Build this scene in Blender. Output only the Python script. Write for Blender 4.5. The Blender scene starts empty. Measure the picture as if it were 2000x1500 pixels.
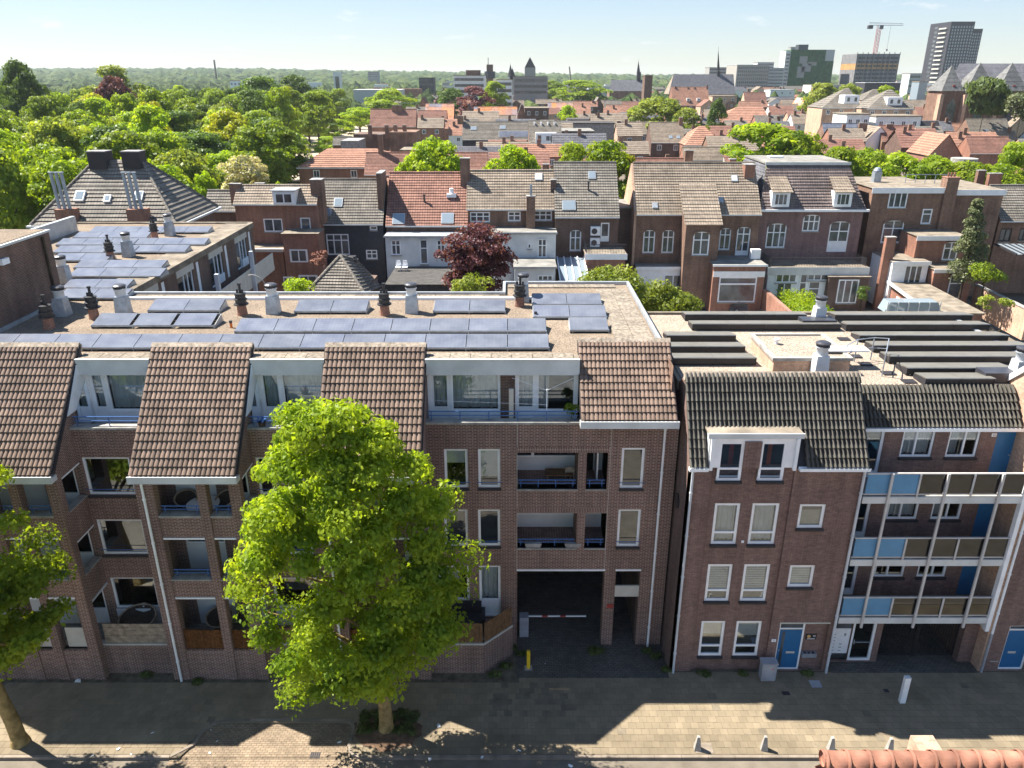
import bpy, math, random
import numpy as np
from mathutils import Vector, Matrix
R = math.radians
rnd = random.Random(7)
SC = bpy.context.scene
COL = SC.collection
# ---------------------------------------------------------------- camera
F, PITCH, EYE = 1490.0, R(21.9), 23.2          # focal length in photo pixels, tilt, height in metres
cs, sn = math.cos(PITCH), math.sin(PITCH)
cd = bpy.data.cameras.new('camera'); cam = bpy.data.objects.new('camera', cd); COL.objects.link(cam)
cam.location = (0, 0, EYE); cam.rotation_euler = (R(90) - PITCH, 0, 0)
cd.sensor_width = 36; cd.lens = 36 * F / 2000; cd.clip_start = .5; cd.clip_end = 20000
SC.camera = cam
# ---------------------------------------------------------------- sky, sun, exposure
SUN = Vector((-6.45, 2.95, 9.6)).normalized()
w = bpy.data.worlds.new('World'); SC.world = w; w.use_nodes = True
nt = w.node_tree; nt.nodes.clear()
sky = nt.nodes.new('ShaderNodeTexSky'); sky.sky_type = 'NISHITA'; sky.sun_disc = False
sky.sun_elevation = math.asin(SUN.z); sky.sun_rotation = math.atan2(SUN.x, SUN.y)
sky.altitude = 0; sky.air_density = 1.0; sky.dust_density = 0.15; sky.ozone_density = 2.0
bg = nt.nodes.new('ShaderNodeBackground'); bg.inputs[1].default_value = .112
wo = nt.nodes.new('ShaderNodeOutputWorld')
tc = nt.nodes.new('ShaderNodeTexCoord')
mp = nt.nodes.new('ShaderNodeMapping'); mp.inputs['Scale'].default_value = (1, 1, 3.4)
nz = nt.nodes.new('ShaderNodeTexNoise'); nz.inputs['Scale'].default_value = 11; nz.inputs['Detail'].default_value = 7; nz.inputs['Roughness'].default_value = .62
rp = nt.nodes.new('ShaderNodeValToRGB'); rp.color_ramp.elements[0].position = .62; rp.color_ramp.elements[1].position = .74
rp.color_ramp.elements[1].color = (.62, .62, .62, 1)
mx = nt.nodes.new('ShaderNodeMixRGB'); mx.inputs[2].default_value = (3.5, 3.5, 3.5, 1)
L = nt.links.new
L(tc.outputs['Generated'], mp.inputs[0]); L(mp.outputs[0], nz.inputs[0]); L(nz.outputs[0], rp.inputs[0])
gm = nt.nodes.new('ShaderNodeGamma'); gm.inputs[1].default_value = .55
hs = nt.nodes.new('ShaderNodeHueSaturation'); hs.inputs['Saturation'].default_value = 1.35
tn = nt.nodes.new('ShaderNodeMixRGB'); tn.blend_type = 'MULTIPLY'; tn.inputs[0].default_value = 1; tn.inputs[2].default_value = (.94, .98, 1.08, 1)
L(sky.outputs[0], gm.inputs[0]); L(gm.outputs[0], hs.inputs['Color']); L(hs.outputs[0], tn.inputs[1])
L(rp.outputs[0], mx.inputs[0]); L(tn.outputs[0], mx.inputs[1]); L(mx.outputs[0], bg.inputs[0]); L(bg.outputs[0], wo.inputs[0])
sd = bpy.data.lights.new('sun', 'SUN'); so = bpy.data.objects.new('sun', sd); COL.objects.link(so)
sd.energy = 5.0; sd.angle = R(.53); sd.color = (1, .95, .86)
so.rotation_euler = SUN.to_track_quat('Z', 'Y').to_euler(); so.location = SUN * 60
vs = SC.view_settings; vs.view_transform = 'Standard'; vs.look = 'None'; vs.exposure = 1.48; vs.gamma = 1
SC.cycles.use_denoising = True
SC.cycles.max_bounces = 6; SC.cycles.diffuse_bounces = 3; SC.cycles.glossy_bounces = 3; SC.cycles.transparent_max_bounces = 12
SC.cycles.transmission_bounces = 4; SC.cycles.volume_bounces = 1; SC.cycles.sample_clamp_indirect = 6
# ---------------------------------------------------------------- measuring
def kk(v):
    y = (750 - v) / F
    return (sn - y * cs) / (cs + y * sn)
def at(u, v, Y=None, Z=None, X=None):          # the point on a plane (depth, height or side) seen at a place in the photo
    y = (750 - v) / F
    d = Vector(((u - 1000) / F, cs + y * sn, -sn + y * cs))
    t = Y / d.y if Y is not None else (Z - EYE) / d.z if Z is not None else X / d.x
    return Vector((0, 0, EYE)) + d * t
def xa(u, v, Y): return at(u, v, Y=Y).x
def za(v, Y): return EYE - kk(v) * Y
# ---------------------------------------------------------------- node materials
class NT:
    def __init__(s, name):
        m = bpy.data.materials.new(name); m.use_nodes = True
        s.m = m; s.t = m.node_tree; s.t.nodes.clear()
        s.out = s.t.nodes.new('ShaderNodeOutputMaterial')
    def n(s, typ, **kw):
        nd = s.t.nodes.new('ShaderNode' + typ)
        for k_, v_ in kw.items():
            if k_[0] == '_': setattr(nd, k_[1:], v_)
        for k_, v_ in kw.items():
            if k_[0] != '_':
                key = int(k_[1:]) if k_[0] == 'i' and k_[1:].isdigit() else k_.replace('__', ' ')
                s.put(nd.inputs[key], v_)
        return nd
    def put(s, sock, v_):
        if hasattr(v_, 'outputs'): v_ = v_.outputs[0]
        if isinstance(v_, bpy.types.NodeSocket): s.t.links.new(v_, sock)
        elif isinstance(v_, tuple) and len(v_) == 3 and sock.type == 'RGBA': sock.default_value = (*v_, 1)
        else: sock.default_value = v_
    def math(s, op, a, b=0.0): return s.n('Math', _operation=op, i0=a, i1=b)
    def mix(s, f, a, b, mode='MIX'):
        return s.n('MixRGB', _blend_type=mode, i0=f, i1=a, i2=b)
    def pos(s): return s.n('NewGeometry').outputs['Position']
    def noise(s, scale, detail=4, vec=None, rough=.55):
        return s.n('TexNoise', Vector=vec if vec is not None else s.pos(), Scale=scale, Detail=detail, Roughness=rough)
    def ramp(s, f, a, b):
        return s.n('MapRange', i0=f, i1=a, i2=b)
    def finish(s, bsdf): s.t.links.new(bsdf.outputs[0], s.out.inputs[0]); return s.m
MATS = {}
def M(name, col, rough=.75, spec=.3, metal=0, var=.15, vs_=2.0, bump=0, bs=60, rand=0, tint=0, lichen=None, la=.62, coat=0, stripes=None):
    g = NT(name)
    c = g.n('RGB'); c.outputs[0].default_value = (*col, 1); c = c.outputs[0]
    if var:
        nz = g.noise(vs_, 5)
        c = g.mix(1, c, g.n('MapRange', i0=nz, i1=.25, i2=.75, i3=1 - var * 1.6, i4=1 + var * 1.6), 'MULTIPLY')
    if rand:
        oi = g.n('ObjectInfo').outputs['Random']
        c = g.mix(1, c, g.n('MapRange', i0=oi, i1=0., i2=1., i3=1 - rand, i4=1 + rand), 'MULTIPLY')
    if tint:
        ta = g.n('Attribute', _attribute_name='tint').outputs['Fac']
        c = g.mix(1, c, g.n('MapRange', i0=ta, i1=0., i2=1., i3=1 - tint, i4=1 + tint), 'MULTIPLY')
    if lichen:
        nz = g.noise(3.2, 8, rough=.7)
        c = g.mix(g.ramp(nz, la, la + .1), c, lichen)
    b = g.n('BsdfPrincipled', Base__Color=c, Roughness=rough, Metallic=metal)
    b.inputs['Specular IOR Level'].default_value = spec
    if coat: b.inputs['Coat Weight'].default_value = coat
    if bump:
        b_ = g.n('Bump', Strength=min(1, bump), Distance=.02, Height=g.noise(bs, 3))
        g.put(b.inputs['Normal'], b_)
    MATS[name] = g.finish(b); return MATS[name]
def wallvec(g, sx=1, sz=1):                    # horizontal run and height on any wall or slope
    ge = g.n('NewGeometry'); p = g.n('SeparateXYZ', i0=ge.outputs['Position']); q = g.n('SeparateXYZ', i0=ge.outputs['True Normal'])
    ax, ay, az = (g.math('ABSOLUTE', q.outputs[i]) for i in range(3))
    hx = g.math('GREATER_THAN', ax, ay); flat = g.math('GREATER_THAN', az, .93)
    hx = g.math('MULTIPLY', hx, g.math('SUBTRACT', 1.0, flat))
    ix = g.math('SUBTRACT', 1.0, hx)
    u = g.math('ADD', g.math('MULTIPLY', p.outputs[0], ix), g.math('MULTIPLY', p.outputs[1], hx))
    v = g.math('ADD', g.math('MULTIPLY', p.outputs[2], g.math('SUBTRACT', 1.0, flat)), g.math('MULTIPLY', p.outputs[1], flat))
    return g.n('CombineXYZ', i0=u, i1=v)
def BR(name, c1, c2, mo, w_=.22, h_=.066, m_=.011, off=.5, bump=.5, rough=.9, var=.22, spec=.2, stain=None, dist=.012):
    if name[:5] in ('brick', 'soldi'): f_ = 1.5 if name in ('brickA', 'soldier') else 1.8; c1, c2, mo = tuple(x*f_ for x in c1), tuple(x*f_*.95 for x in c2), tuple(x*1.15 for x in mo)
    g = NT(name)
    b = g.n('TexBrick', _offset=off, Vector=wallvec(g), Color1=c1, Color2=c2, Mortar=mo, Scale=1.0)
    for k_, v_ in (('Mortar Size', m_), ('Mortar Smooth', .15), ('Bias', 0), ('Brick Width', w_), ('Row Height', h_)): b.inputs[k_].default_value = v_
    c = g.mix(1, b.outputs[0], g.n('MapRange', i0=g.noise(.55, 6), i1=.25, i2=.75, i3=1 - var, i4=1 + var), 'MULTIPLY')
    c = g.mix(1, c, g.n('MapRange', i0=g.noise(9, 3), i1=.2, i2=.8, i3=.8, i4=1.2), 'MULTIPLY')
    sv = g.n('VectorMath', _operation='MULTIPLY', i0=g.pos()); sv.inputs[1].default_value = (2.6, 2.6, .22)
    c = g.mix(1, c, g.n('MapRange', i0=g.noise(1.0, 5, sv.outputs[0], .6), i1=.3, i2=.7, i3=.80, i4=1.18), 'MULTIPLY')
    if stain: c = g.mix(g.ramp(g.noise(1.3, 8, rough=.7), .6, .8), c, stain)
    p = g.n('BsdfPrincipled', Base__Color=c, Roughness=rough)
    p.inputs['Specular IOR Level'].default_value = spec
    g.put(p.inputs['Normal'], g.n('Bump', Strength=bump, Distance=dist, Height=g.math('SUBTRACT', 1.0, b.outputs[1])))
    MATS[name] = g.finish(p); return MATS[name]
def grain(name, cols, scale, rough=.95, bump=.8, dist=.03, patch=.3):
    g = NT(name)
    vo = g.n('TexVoronoi', Vector=g.pos(), Scale=scale)
    cr = g.n('ValToRGB', i0=g.n('SeparateXYZ', i0=vo.outputs['Color']).outputs[0])
    e = cr.color_ramp.elements; e[0].color = (*cols[0], 1); e[1].color = (*cols[-1], 1)
    for i, c in enumerate(cols[1:-1]): x = e.new((i + 1) / (len(cols) - 1)); x.color = (*c, 1)
    c = g.mix(1, cr, g.n('MapRange', i0=g.noise(.8, 6), i1=.25, i2=.75, i3=1 - patch, i4=1 + patch), 'MULTIPLY')
    p = g.n('BsdfPrincipled', Base__Color=c, Roughness=rough); p.inputs['Specular IOR Level'].default_value = .15
    g.put(p.inputs['Normal'], g.n('Bump', Strength=bump, Distance=dist, Height=g.math('SUBTRACT', 1.0, vo.outputs['Distance'])))
    MATS[name] = g.finish(p); return MATS[name]
def leafmat(name, c1, c2, trans=.35):
    g = NT(name)
    ta = g.n('Attribute', _attribute_name='tint').outputs['Fac']
    oi = g.n('ObjectInfo').outputs['Random']
    c = g.mix(ta, c1, c2)
    c = g.mix(1, c, g.n('MapRange', i0=oi, i1=0., i2=1., i3=.82, i4=1.2), 'MULTIPLY')
    d = g.n('BsdfPrincipled', Base__Color=c, Roughness=.5); d.inputs['Specular IOR Level'].default_value = .25
    t = g.n('BsdfTranslucent', Color=g.mix(1, c, (1.5, 1.45, .5), 'MULTIPLY'))
    MATS[name] = g.finish(g.n('MixShader', i0=trans, i1=d, i2=t)); return MATS[name]
def glassmat(name, tintc=(.86, .9, .92), base=.05):
    g = NT(name)
    fr = g.n('Fresnel', IOR=1.45)
    f = g.math('ADD', g.math('MULTIPLY', fr, 1.3), base)
    MATS[name] = g.finish(g.n('MixShader', i0=f, i1=g.n('BsdfTransparent', Color=tintc), i2=g.n('BsdfGlossy', Color=(.9, .95, 1), Roughness=.015)))
    return MATS[name]
# ---------------------------------------------------------------- mesh helpers
ORG = {}
def org(o): return ORG.get(o.name, Vector((0, 0, 0)))
class MB:
    def __init__(s, T=None): s.v = []; s.f = []; s.T = T
    def add(s, vs_, fs):
        b = len(s.v)
        s.v += [s.T @ Vector(p) for p in vs_] if s.T is not None else [Vector(p) for p in vs_]
        s.f += [tuple(i + b for i in f) for f in fs]; return s
    def box(s, x0, x1, y0, y1, z0, z1):
        return s.add([(x0,y0,z0),(x1,y0,z0),(x1,y1,z0),(x0,y1,z0),(x0,y0,z1),(x1,y0,z1),(x1,y1,z1),(x0,y1,z1)],
                     [(0,3,2,1),(4,5,6,7),(0,1,5,4),(1,2,6,5),(2,3,7,6),(3,0,4,7)])
    def poly(s, pts): return s.add(pts, [tuple(range(len(pts)))])
    def prism(s, pts, ax, a, b):               # 2-D outline pulled along an axis
        n = len(pts)
        mk = {'x': lambda p, t: (t, p[0], p[1]), 'y': lambda p, t: (p[0], t, p[1]), 'z': lambda p, t: (p[0], p[1], t)}[ax]
        return s.add([mk(p, a) for p in pts] + [mk(p, b) for p in pts],
                     [tuple(range(n)), tuple(range(2*n-1, n-1, -1))] + [(i, (i+1) % n, n+(i+1) % n, n+i) for i in range(n)])
    def tube(s, p0, p1, r0, r1=None, n=8, cap=True):
        p0, p1 = Vector(p0), Vector(p1); r1 = r0 if r1 is None else r1
        d = (p1 - p0).normalized(); a = d.orthogonal().normalized(); b = d.cross(a)
        vs_ = [p0 + (a*math.cos(6.2832*i/n) + b*math.sin(6.2832*i/n)) * r0 for i in range(n)] + [p1 + (a*math.cos(6.2832*i/n) + b*math.sin(6.2832*i/n)) * r1 for i in range(n)]
        fs = [(i, (i+1) % n, n+(i+1) % n, n+i) for i in range(n)]
        if cap: fs += [tuple(range(n-1, -1, -1)), tuple(range(n, 2*n))]
        return s.add(vs_, fs)
    def path(s, pts, r, n=6):
        for a, b in zip(pts, pts[1:]): s.tube(a, b, r, n=n)
        return s
    def lathe(s, prof, c=(0,0,0), n=14):
        c = Vector(c); m_ = len(prof); vs_ = []
        for i in range(n):
            a = 6.2832 * i / n
            vs_ += [c + Vector((r*math.cos(a), r*math.sin(a), z)) for r, z in prof]
        fs = [(i*m_+j, ((i+1) % n)*m_+j, ((i+1) % n)*m_+j+1, i*m_+j+1) for i in range(n) for j in range(m_-1)]
        return s.add(vs_, fs)
    def mesh(s, name, mat, smooth=False, o=Vector((0,0,0))):
        me = bpy.data.meshes.new(name); me.from_pydata([tuple(p - o) for p in s.v], [], s.f)
        me.materials.append(MATS[mat] if isinstance(mat, str) else mat)
        if smooth: me.polygons.foreach_set('use_smooth', [True] * len(me.polygons))
        me.update(); return me
    def build(s, name, mat, par=None, smooth=False, kind=None, label=None):
        o_ = org(par) if par else Vector((0,0,0))
        o = bpy.data.objects.new(name, s.mesh(name, mat, smooth, o_)); COL.objects.link(o)
        if par: o.parent = par; ORG[o.name] = o_
        if kind: o['kind'] = kind
        if label: o['label'] = label
        return o
def thing(name, label, cat, loc=(0,0,0), group=None):
    o = bpy.data.objects.new(name, None); COL.objects.link(o); o.empty_display_size = .2
    o.location = loc; ORG[o.name] = Vector(loc); return tag(o, label, cat, group)
def tag(o, label, cat, group=None):
    o['label'] = label; o['category'] = cat
    if group: o['group'] = group
    return o
def solo(mb, name, mat, label, cat, group=None, smooth=False):   # a thing that is one mesh, its origin at its base
    c = Vector((sum(p.x for p in mb.v)/len(mb.v), sum(p.y for p in mb.v)/len(mb.v), min(p.z for p in mb.v)))
    o = bpy.data.objects.new(name, mb.mesh(name, mat, smooth, c)); COL.objects.link(o); o.location = c; ORG[o.name] = c
    return tag(o, label, cat, group)
def part(name, me, par, loc=(0,0,0), rot=(0,0,0), sc=(1,1,1)):   # shares mesh data; loc in world
    o = bpy.data.objects.new(name, me); COL.objects.link(o); o.parent = par
    o.location = Vector(loc) - org(par); o.rotation_euler = rot; o.scale = sc; ORG[o.name] = Vector(loc); return o
KIDS = {}
def dup(root, loc, rz=0, label=None, group=None, sc=None):
    def cp(o, p):
        c = o.copy(); COL.objects.link(c)
        if p: c.parent = p
        for ch in KIDS.setdefault(o.name, list(o.children)): cp(ch, c)
        return c
    r = cp(root, None); r.location = loc; r.rotation_euler = (0, 0, rz)
    if sc: r.scale = sc if isinstance(sc, tuple) else (sc, sc, sc)
    if label: r['label'] = label
    if group: r['group'] = group
    ORG[r.name] = Vector(loc); return r
def face(loc, rz):                             # frame of a wall: x along it, y into it, z up; rz=0 faces the street
    return Matrix.Translation(Vector(loc)) @ Matrix.Rotation(rz, 4, 'Z')
def wall(mb, x0, x1, z0, z1, y, ops=(), d=.14):
    xs = sorted({x0, x1} | {min(max(a, x0), x1) for o in ops for a in o[:2]})
    zs = sorted({z0, z1} | {min(max(a, z0), z1) for o in ops for a in o[2:4]})
    for a, b in zip(xs, xs[1:]):
        for c, e in zip(zs, zs[1:]):
            mx_, mz_ = (a+b)/2, (c+e)/2
            if not any(o[0] < mx_ < o[1] and o[2] < mz_ < o[3] for o in ops): mb.poly([(a,y,c),(b,y,c),(b,y,e),(a,y,e)])
    for o in ops:
        a, b, c, e = o[:4]; dd = o[4] if len(o) > 4 else d
        mb.poly([(a,y,c),(a,y,e),(a,y+dd,e),(a,y+dd,c)]); mb.poly([(b,y,c),(b,y+dd,c),(b,y+dd,e),(b,y,e)])
        mb.poly([(a,y,e),(b,y,e),(b,y+dd,e),(a,y+dd,e)]); mb.poly([(a,y,c),(a,y+dd,c),(b,y+dd,c),(b,y,c)])
    return mb
def window(par, x0, x1, z0, z1, y, mull=(), trans=(), fr=.07, mat='white', sill='slate', glass='glass', T=None, name='window', panel=0, curtain=None, so=.05, arch=0, wallmat=None, dp=.07):
    m = MB(T)
    m.box(x0, x0+fr, y, y+dp, z0, z1); m.box(x1-fr, x1, y, y+dp, z0, z1)
    m.box(x0+fr, x1-fr, y, y+dp, z1-fr, z1); m.box(x0+fr, x1-fr, y, y+dp, z0, z0+fr)
    if panel: m.box(x0+fr, x1-fr, y+.02, y+dp-.01, z0+fr, z0+fr+panel)
    zl = z0+fr+panel
    if panel: m.box(x0+fr, x1-fr, y+.004, y+dp, zl, zl+.05)
    for t in mull:
        c = x0+(x1-x0)*t; m.box(c-fr*.45, c+fr*.45, y+.004, y+dp, zl+(.05 if panel else 0), z1-fr)
    for t in trans:
        c = zl+(z1-zl)*t; xs = [x0+fr] + [x0+(x1-x0)*q+dx for q in sorted(mull) for dx in (-fr*.45, fr*.45)] + [x1-fr]
        for a, b in zip(xs[::2], xs[1::2]): m.box(a, b, y+.006, y+dp, c-fr*.4, c+fr*.4)
    o = m.build(name, mat, par)
    MB(T).box(x0+fr*.5, x1-fr*.5, y+dp*.5, y+dp*.5+.012, zl, z1-fr*.5).build('pane', glass, o)
    if sill: MB(T).box(x0-.04, x1+.04, y-so-.09, y+.02, z0-.09, z0-.003).build('sill', sill, o)
    if curtain:
        kind, cm, f0, f1 = curtain
        q = MB(T); n = max(8, int((x1-x0)*14))
        if kind == 'drape':
            pts = [(x0+fr+(x1-x0-2*fr)*(f0+(f1-f0)*i/n), y+.2+.035*math.sin(i*2.2)+.015*math.sin(i*5.1)) for i in range(n+1)]
            for a, b in zip(pts, pts[1:]): q.poly([(a[0],a[1],zl),(b[0],b[1],zl),(b[0],b[1],z1),(a[0],a[1],z1)])
        elif kind == 'slats':
            zz = z1-fr
            while zz > z1-(z1-zl)*f1: q.box(x0+fr, x1-fr, y+.12, y+.14, zz-.07, zz-.012); zz -= .085
        else: q.box(x0+fr*.6, x1-fr*.6, y+.12, y+.125, z1-(z1-zl)*f1, z1-(z1-zl)*f0)
        q.build('curtain' if kind == 'drape' else 'blind', cm, o)
    if arch and wallmat:
        q = MB(T); w2 = (x1-x0)/2; cx = (x0+x1)/2; n = 8
        pts = [(cx+w2*math.cos(math.pi*i/n), z1-arch+arch*math.sin(math.pi*i/n)) for i in range(n+1)]
        for sgn, seg in ((1, pts[:n//2+1]), (-1, pts[n//2:])):
            q.prism([(cx+sgn*(w2+.001), z1+.001)] + (seg if sgn > 0 else seg[::-1])[::1], 'y', y-.12, y+.02)
        q.build('arch', wallmat, o)
    return o
def tilemesh(name, w_, l_, prof, mat, lip=.03):
    n = len(prof); m = MB()
    b = [(p[0]*w_, -.02, p[1]+lip) for p in prof]; t = [(p[0]*w_, l_*1.06, p[1]) for p in prof]; d = [(p[0]*w_, -.012, p[1]*.3-.004) for p in prof]
    m.add(b+t+d, [(i, i+1, n+i+1, n+i) for i in range(n-1)] + [(2*n+i, 2*n+i+1, i+1, i) for i in range(n-1)])
    return m
ROLL2 = [(x/10, .042*abs(math.sin(math.pi*x/5))**.8 if x % 5 else -.004) for x in range(11)]
FLAT2 = [(0, -.01), (.03, .075), (.13, .10), (.22, .085), (.27, 0), (.5, -.01), (.53, .075), (.63, .10), (.72, .085), (.77, 0), (1, -.01)]
def tileslope(par, x0, x1, yb, zb, ang, rows, cols, l_, prof, mat, n1, skip=None):
    w_ = (x1-x0)/cols; tm = tilemesh('tile', w_, l_, prof, mat, .058 if prof is ROLL2 else .085); me = tm.mesh('tile', mat)
    rest = MB(); tint = []
    ca, sa = math.cos(ang), math.sin(ang); k_ = 0
    for r in range(rows):
        for c in range(cols):
            if skip and skip(c, r): continue
            p = Vector((x0+c*w_, yb+r*l_*ca, zb+r*l_*sa)); ja = ang+rnd.uniform(-.02, .02); jz = rnd.uniform(-.006, .006)
            if k_ < n1: part('tile', me, par, p, (ja, jz, 0))
            else:
                rest.T = Matrix.Translation(p) @ Matrix.Rotation(ang+rnd.uniform(-.015, .015), 4, 'X'); rest.add(tm.v, tm.f)
                tint += [rnd.random()] * len(tm.v)
            k_ += 1
    if rest.v:
        rest.T = None; o = rest.build('tiles', mat, par, kind='stuff')
        a = o.data.attributes.new('tint', 'FLOAT', 'POINT'); a.data.foreach_set('value', tint)
def strips(mb, p0, p1, p2, p3, rows, lip=.05):  # courses of a tiled slope: lower left, lower right, upper right, upper left
    p0, p1, p2, p3 = map(Vector, (p0, p1, p2, p3))
    n = (p1-p0).cross(p3-p0)
    if n.length < 1e-6: n = (p1-p0).cross(p2-p0)
    n.normalize()
    if n.z < 0: n = -n
    for r in range(rows):
        a, b = r/rows, (r+1)/rows
        l0, l1, r0, r1 = p0.lerp(p3, a), p0.lerp(p3, b), p1.lerp(p2, a), p1.lerp(p2, b)
        mb.add([l0+n*lip, r0+n*lip, r1, l1, l0, r0], [(0, 1, 2, 3), (4, 5, 1, 0)])
    return mb
# ---------------------------------------------------------------- materials
M('white', (.86, .87, .88), .45, .4, var=.06)
M('whitewall', (.70, .71, .70), .85, .2, var=.08, vs_=1)
M('cream', (.55, .52, .46), .7, var=.08)
M('fascia', (.60, .61, .60), .55, var=.1, vs_=1.2)
M('zinc', (.42, .44, .46), .45, .5, metal=.35, var=.15)
M('galv', (.33, .37, .42), .42, .5, metal=.45, var=.18, vs_=4)
M('ventwhite', (.55, .58, .61), .5, var=.1)
M('slate', (.035, .032, .036), .6)
M('blackpl', (.025, .025, .028), .45, .4)
M('darkmetal', (.06, .06, .07), .4, .5, metal=.3)
M('bluepaint', (.05, .13, .33), .35, .5, var=.08)
M('bluedoor', (.02, .13, .30), .4, .4, var=.08)
M('bluepanel', (.095, .26, .44), .35, .4, var=.06)
M('postgrey', (.52, .50, .48), .5, var=.1)
M('concrete', (.34, .32, .29), .9, .1, var=.25, vs_=2.5, bump=.3)
M('greyconc', (.30, .29, .28), .9, .1, var=.3, bump=.3)
M('curtain', (.72, .71, .68), .9, .1, var=.08)
M('curtaingrey', (.30, .29, .29), .9, .1, var=.15)
M('blind', (.78, .77, .74), .8, .1, var=.05)
M('beigeblind', (.45, .41, .32), .8, .1)
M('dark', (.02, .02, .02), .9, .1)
M('floorin', (.10, .085, .07), .8)
M('wood', (.16, .09, .045), .8, .2, var=.3, vs_=5)
M('oldwood', (.34, .27, .20), .85, .15, var=.35, vs_=4)
M('reed', (.13, .055, .02), .9, .1, var=.35, vs_=9, rand=.15)
M('wicker', (.07, .05, .04), .8, .2, var=.3, vs_=20, bump=.6)
M('yellow', (.75, .50, .02), .5, .4)
M('red', (.35, .05, .04), .5)
M('orange', (.65, .16, .03), .6)
M('terracotta', (.27, .125, .085), .75, .25, var=.25, vs_=3, bump=.2, lichen=(.5, .4, .34), la=.66, rand=.18)
M('tileA', (.215, .15, .115), .8, .25, var=.16, vs_=1.4, bump=.4, bs=45, rand=.2, tint=.2, lichen=(.46, .33, .17), la=.68)
M('tileB', (.112, .103, .086), .75, .3, var=.18, vs_=1.6, bump=.4, bs=45, rand=.2, tint=.2, lichen=(.34, .2, .05), la=.70)
M('ridgeA', (.40, .33, .26), .9, .1, var=.35, vs_=6, bump=.8, bs=30)
M('felt', (.22, .185, .145), .95, .1, var=.3, vs_=1.2, bump=.4)
M('feltgrey', (.23, .22, .20), .95, .1, var=.25, vs_=.8, bump=.3)
M('slabroof', (.23, .195, .155), .95, .1, var=.35, vs_=7, bump=.6, bs=25, rand=.15)
M('asphalt', (.175, .148, .115), .95, .15, var=.14, vs_=1.5, bump=.5, bs=90)
M('slab', (.215, .173, .117), .9, .15, var=.14, vs_=.9, bump=.35, bs=50, rand=.09, tint=.09, lichen=(.17, .145, .11), la=.60)
M('joint', (.135, .11, .08), .95, .1, var=.3, vs_=3)
M('kerb', (.23, .19, .15), .9, .15, var=.2, rand=.12)
M('soil', (.14, .09, .06), .95, .05, var=.4, vs_=4, bump=.8, bs=18)
M('litter', (.8, .8, .8), .8)
M('bark', (.28, .20, .085), .95, .1, var=.35, vs_=4, bump=.9, bs=14, lichen=(.06, .05, .04), la=.63)
M('barkdark', (.07, .055, .04), .95, .1, var=.3)
M('steelgrey', (.33, .34, .37), .5, .4)
M('brass', (.6, .38, .14), .4, .5)
BR('brickA', (.125, .058, .047), (.085, .040, .036), (.36, .30, .25), m_=.010, var=.2)
BR('brickB', (.155, .098, .083), (.118, .074, .064), (.10, .075, .066), m_=.008, w_=.21, h_=.055, var=.12)
BR('brickdark', (.088, .047, .037), (.058, .033, .028), (.19, .15, .12), var=.25, stain=(.10, .08, .065))
BR('brickred', (.19, .075, .045), (.14, .055, .038), (.26, .2, .16), var=.25)
BR('brickbrown', (.14, .074, .048), (.085, .046, .034), (.24, .18, .14), var=.32, stain=(.12, .09, .065))
BR('brickpurple', (.15, .085, .08), (.105, .06, .06), (.2, .155, .14), var=.2)
BR('bricklight', (.36, .225, .155), (.28, .17, .12), (.36, .29, .22), var=.2)
BR('soldier', (.12, .056, .046), (.085, .040, .036), (.36, .30, .25), w_=.066, h_=.24, m_=.011, off=0, var=.1)
BR('herring', (.27, .205, .14), (.22, .165, .115), (.11, .085, .06), w_=.2, h_=.1, m_=.009, var=.22)
BR('cobble', (.13, .115, .10), (.10, .09, .08), (.05, .045, .04), w_=.21, h_=.105, m_=.01, var=.25)
def TB(name, c1, c2, w_=.26, h_=.24, var=.25, stain=None):
    c1, c2 = tuple(x*1.65 for x in c1), tuple(x*1.65 for x in c2); stain = tuple(x*1.4 for x in stain) if stain else None
    BR(name, c1, c2, tuple(x*.45 for x in c1), w_=w_, h_=h_, m_=.022, off=0, bump=.8, rough=.8, var=var, spec=.25, stain=stain, dist=.05)
TB('rooftaupe', (.215, .172, .132), (.175, .14, .108), stain=(.25, .2, .145))
TB('roofgrey', (.155, .137, .115), (.12, .107, .092), stain=(.2, .18, .14))
TB('roofred', (.215, .11, .082), (.17, .088, .066), stain=(.19, .13, .095))
TB('rooforange', (.28, .148, .10), (.225, .115, .08))
TB('roofdark', (.075, .066, .062), (.055, .05, .048))
TB('roofmauve', (.15, .115, .105), (.11, .088, .082))
TB('roofslate', (.10, .10, .11), (.075, .075, .085), w_=.4, h_=.3)
TB('roofpale', (.115, .113, .11), (.09, .09, .088), w_=.5, h_=.4)
TB('roofpatch', (.40, .16, .06), (.15, .15, .18), w_=2.6, h_=4, var=.35)
grain('gravel', [(.12, .092, .07), (.225, .175, .13), (.30, .235, .175), (.175, .135, .102)], 26, patch=.22)
grain('gravelpink', [(.20, .155, .12), (.32, .265, .21), (.41, .345, .275), (.25, .20, .155)], 20, patch=.15)
glassmat('glass')
M('panelback', (.15, .14, .12), .5, .3, var=.1)
glassmat('tintglass', (.13, .10, .085), .03)
M('farglass', (.085, .095, .105), .06, .8, var=.5, vs_=.9)
M('deck', (.085, .08, .075), .9, .1, var=.2)
M('skylight', (.25, .30, .34), .05, .9, var=0)
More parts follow.
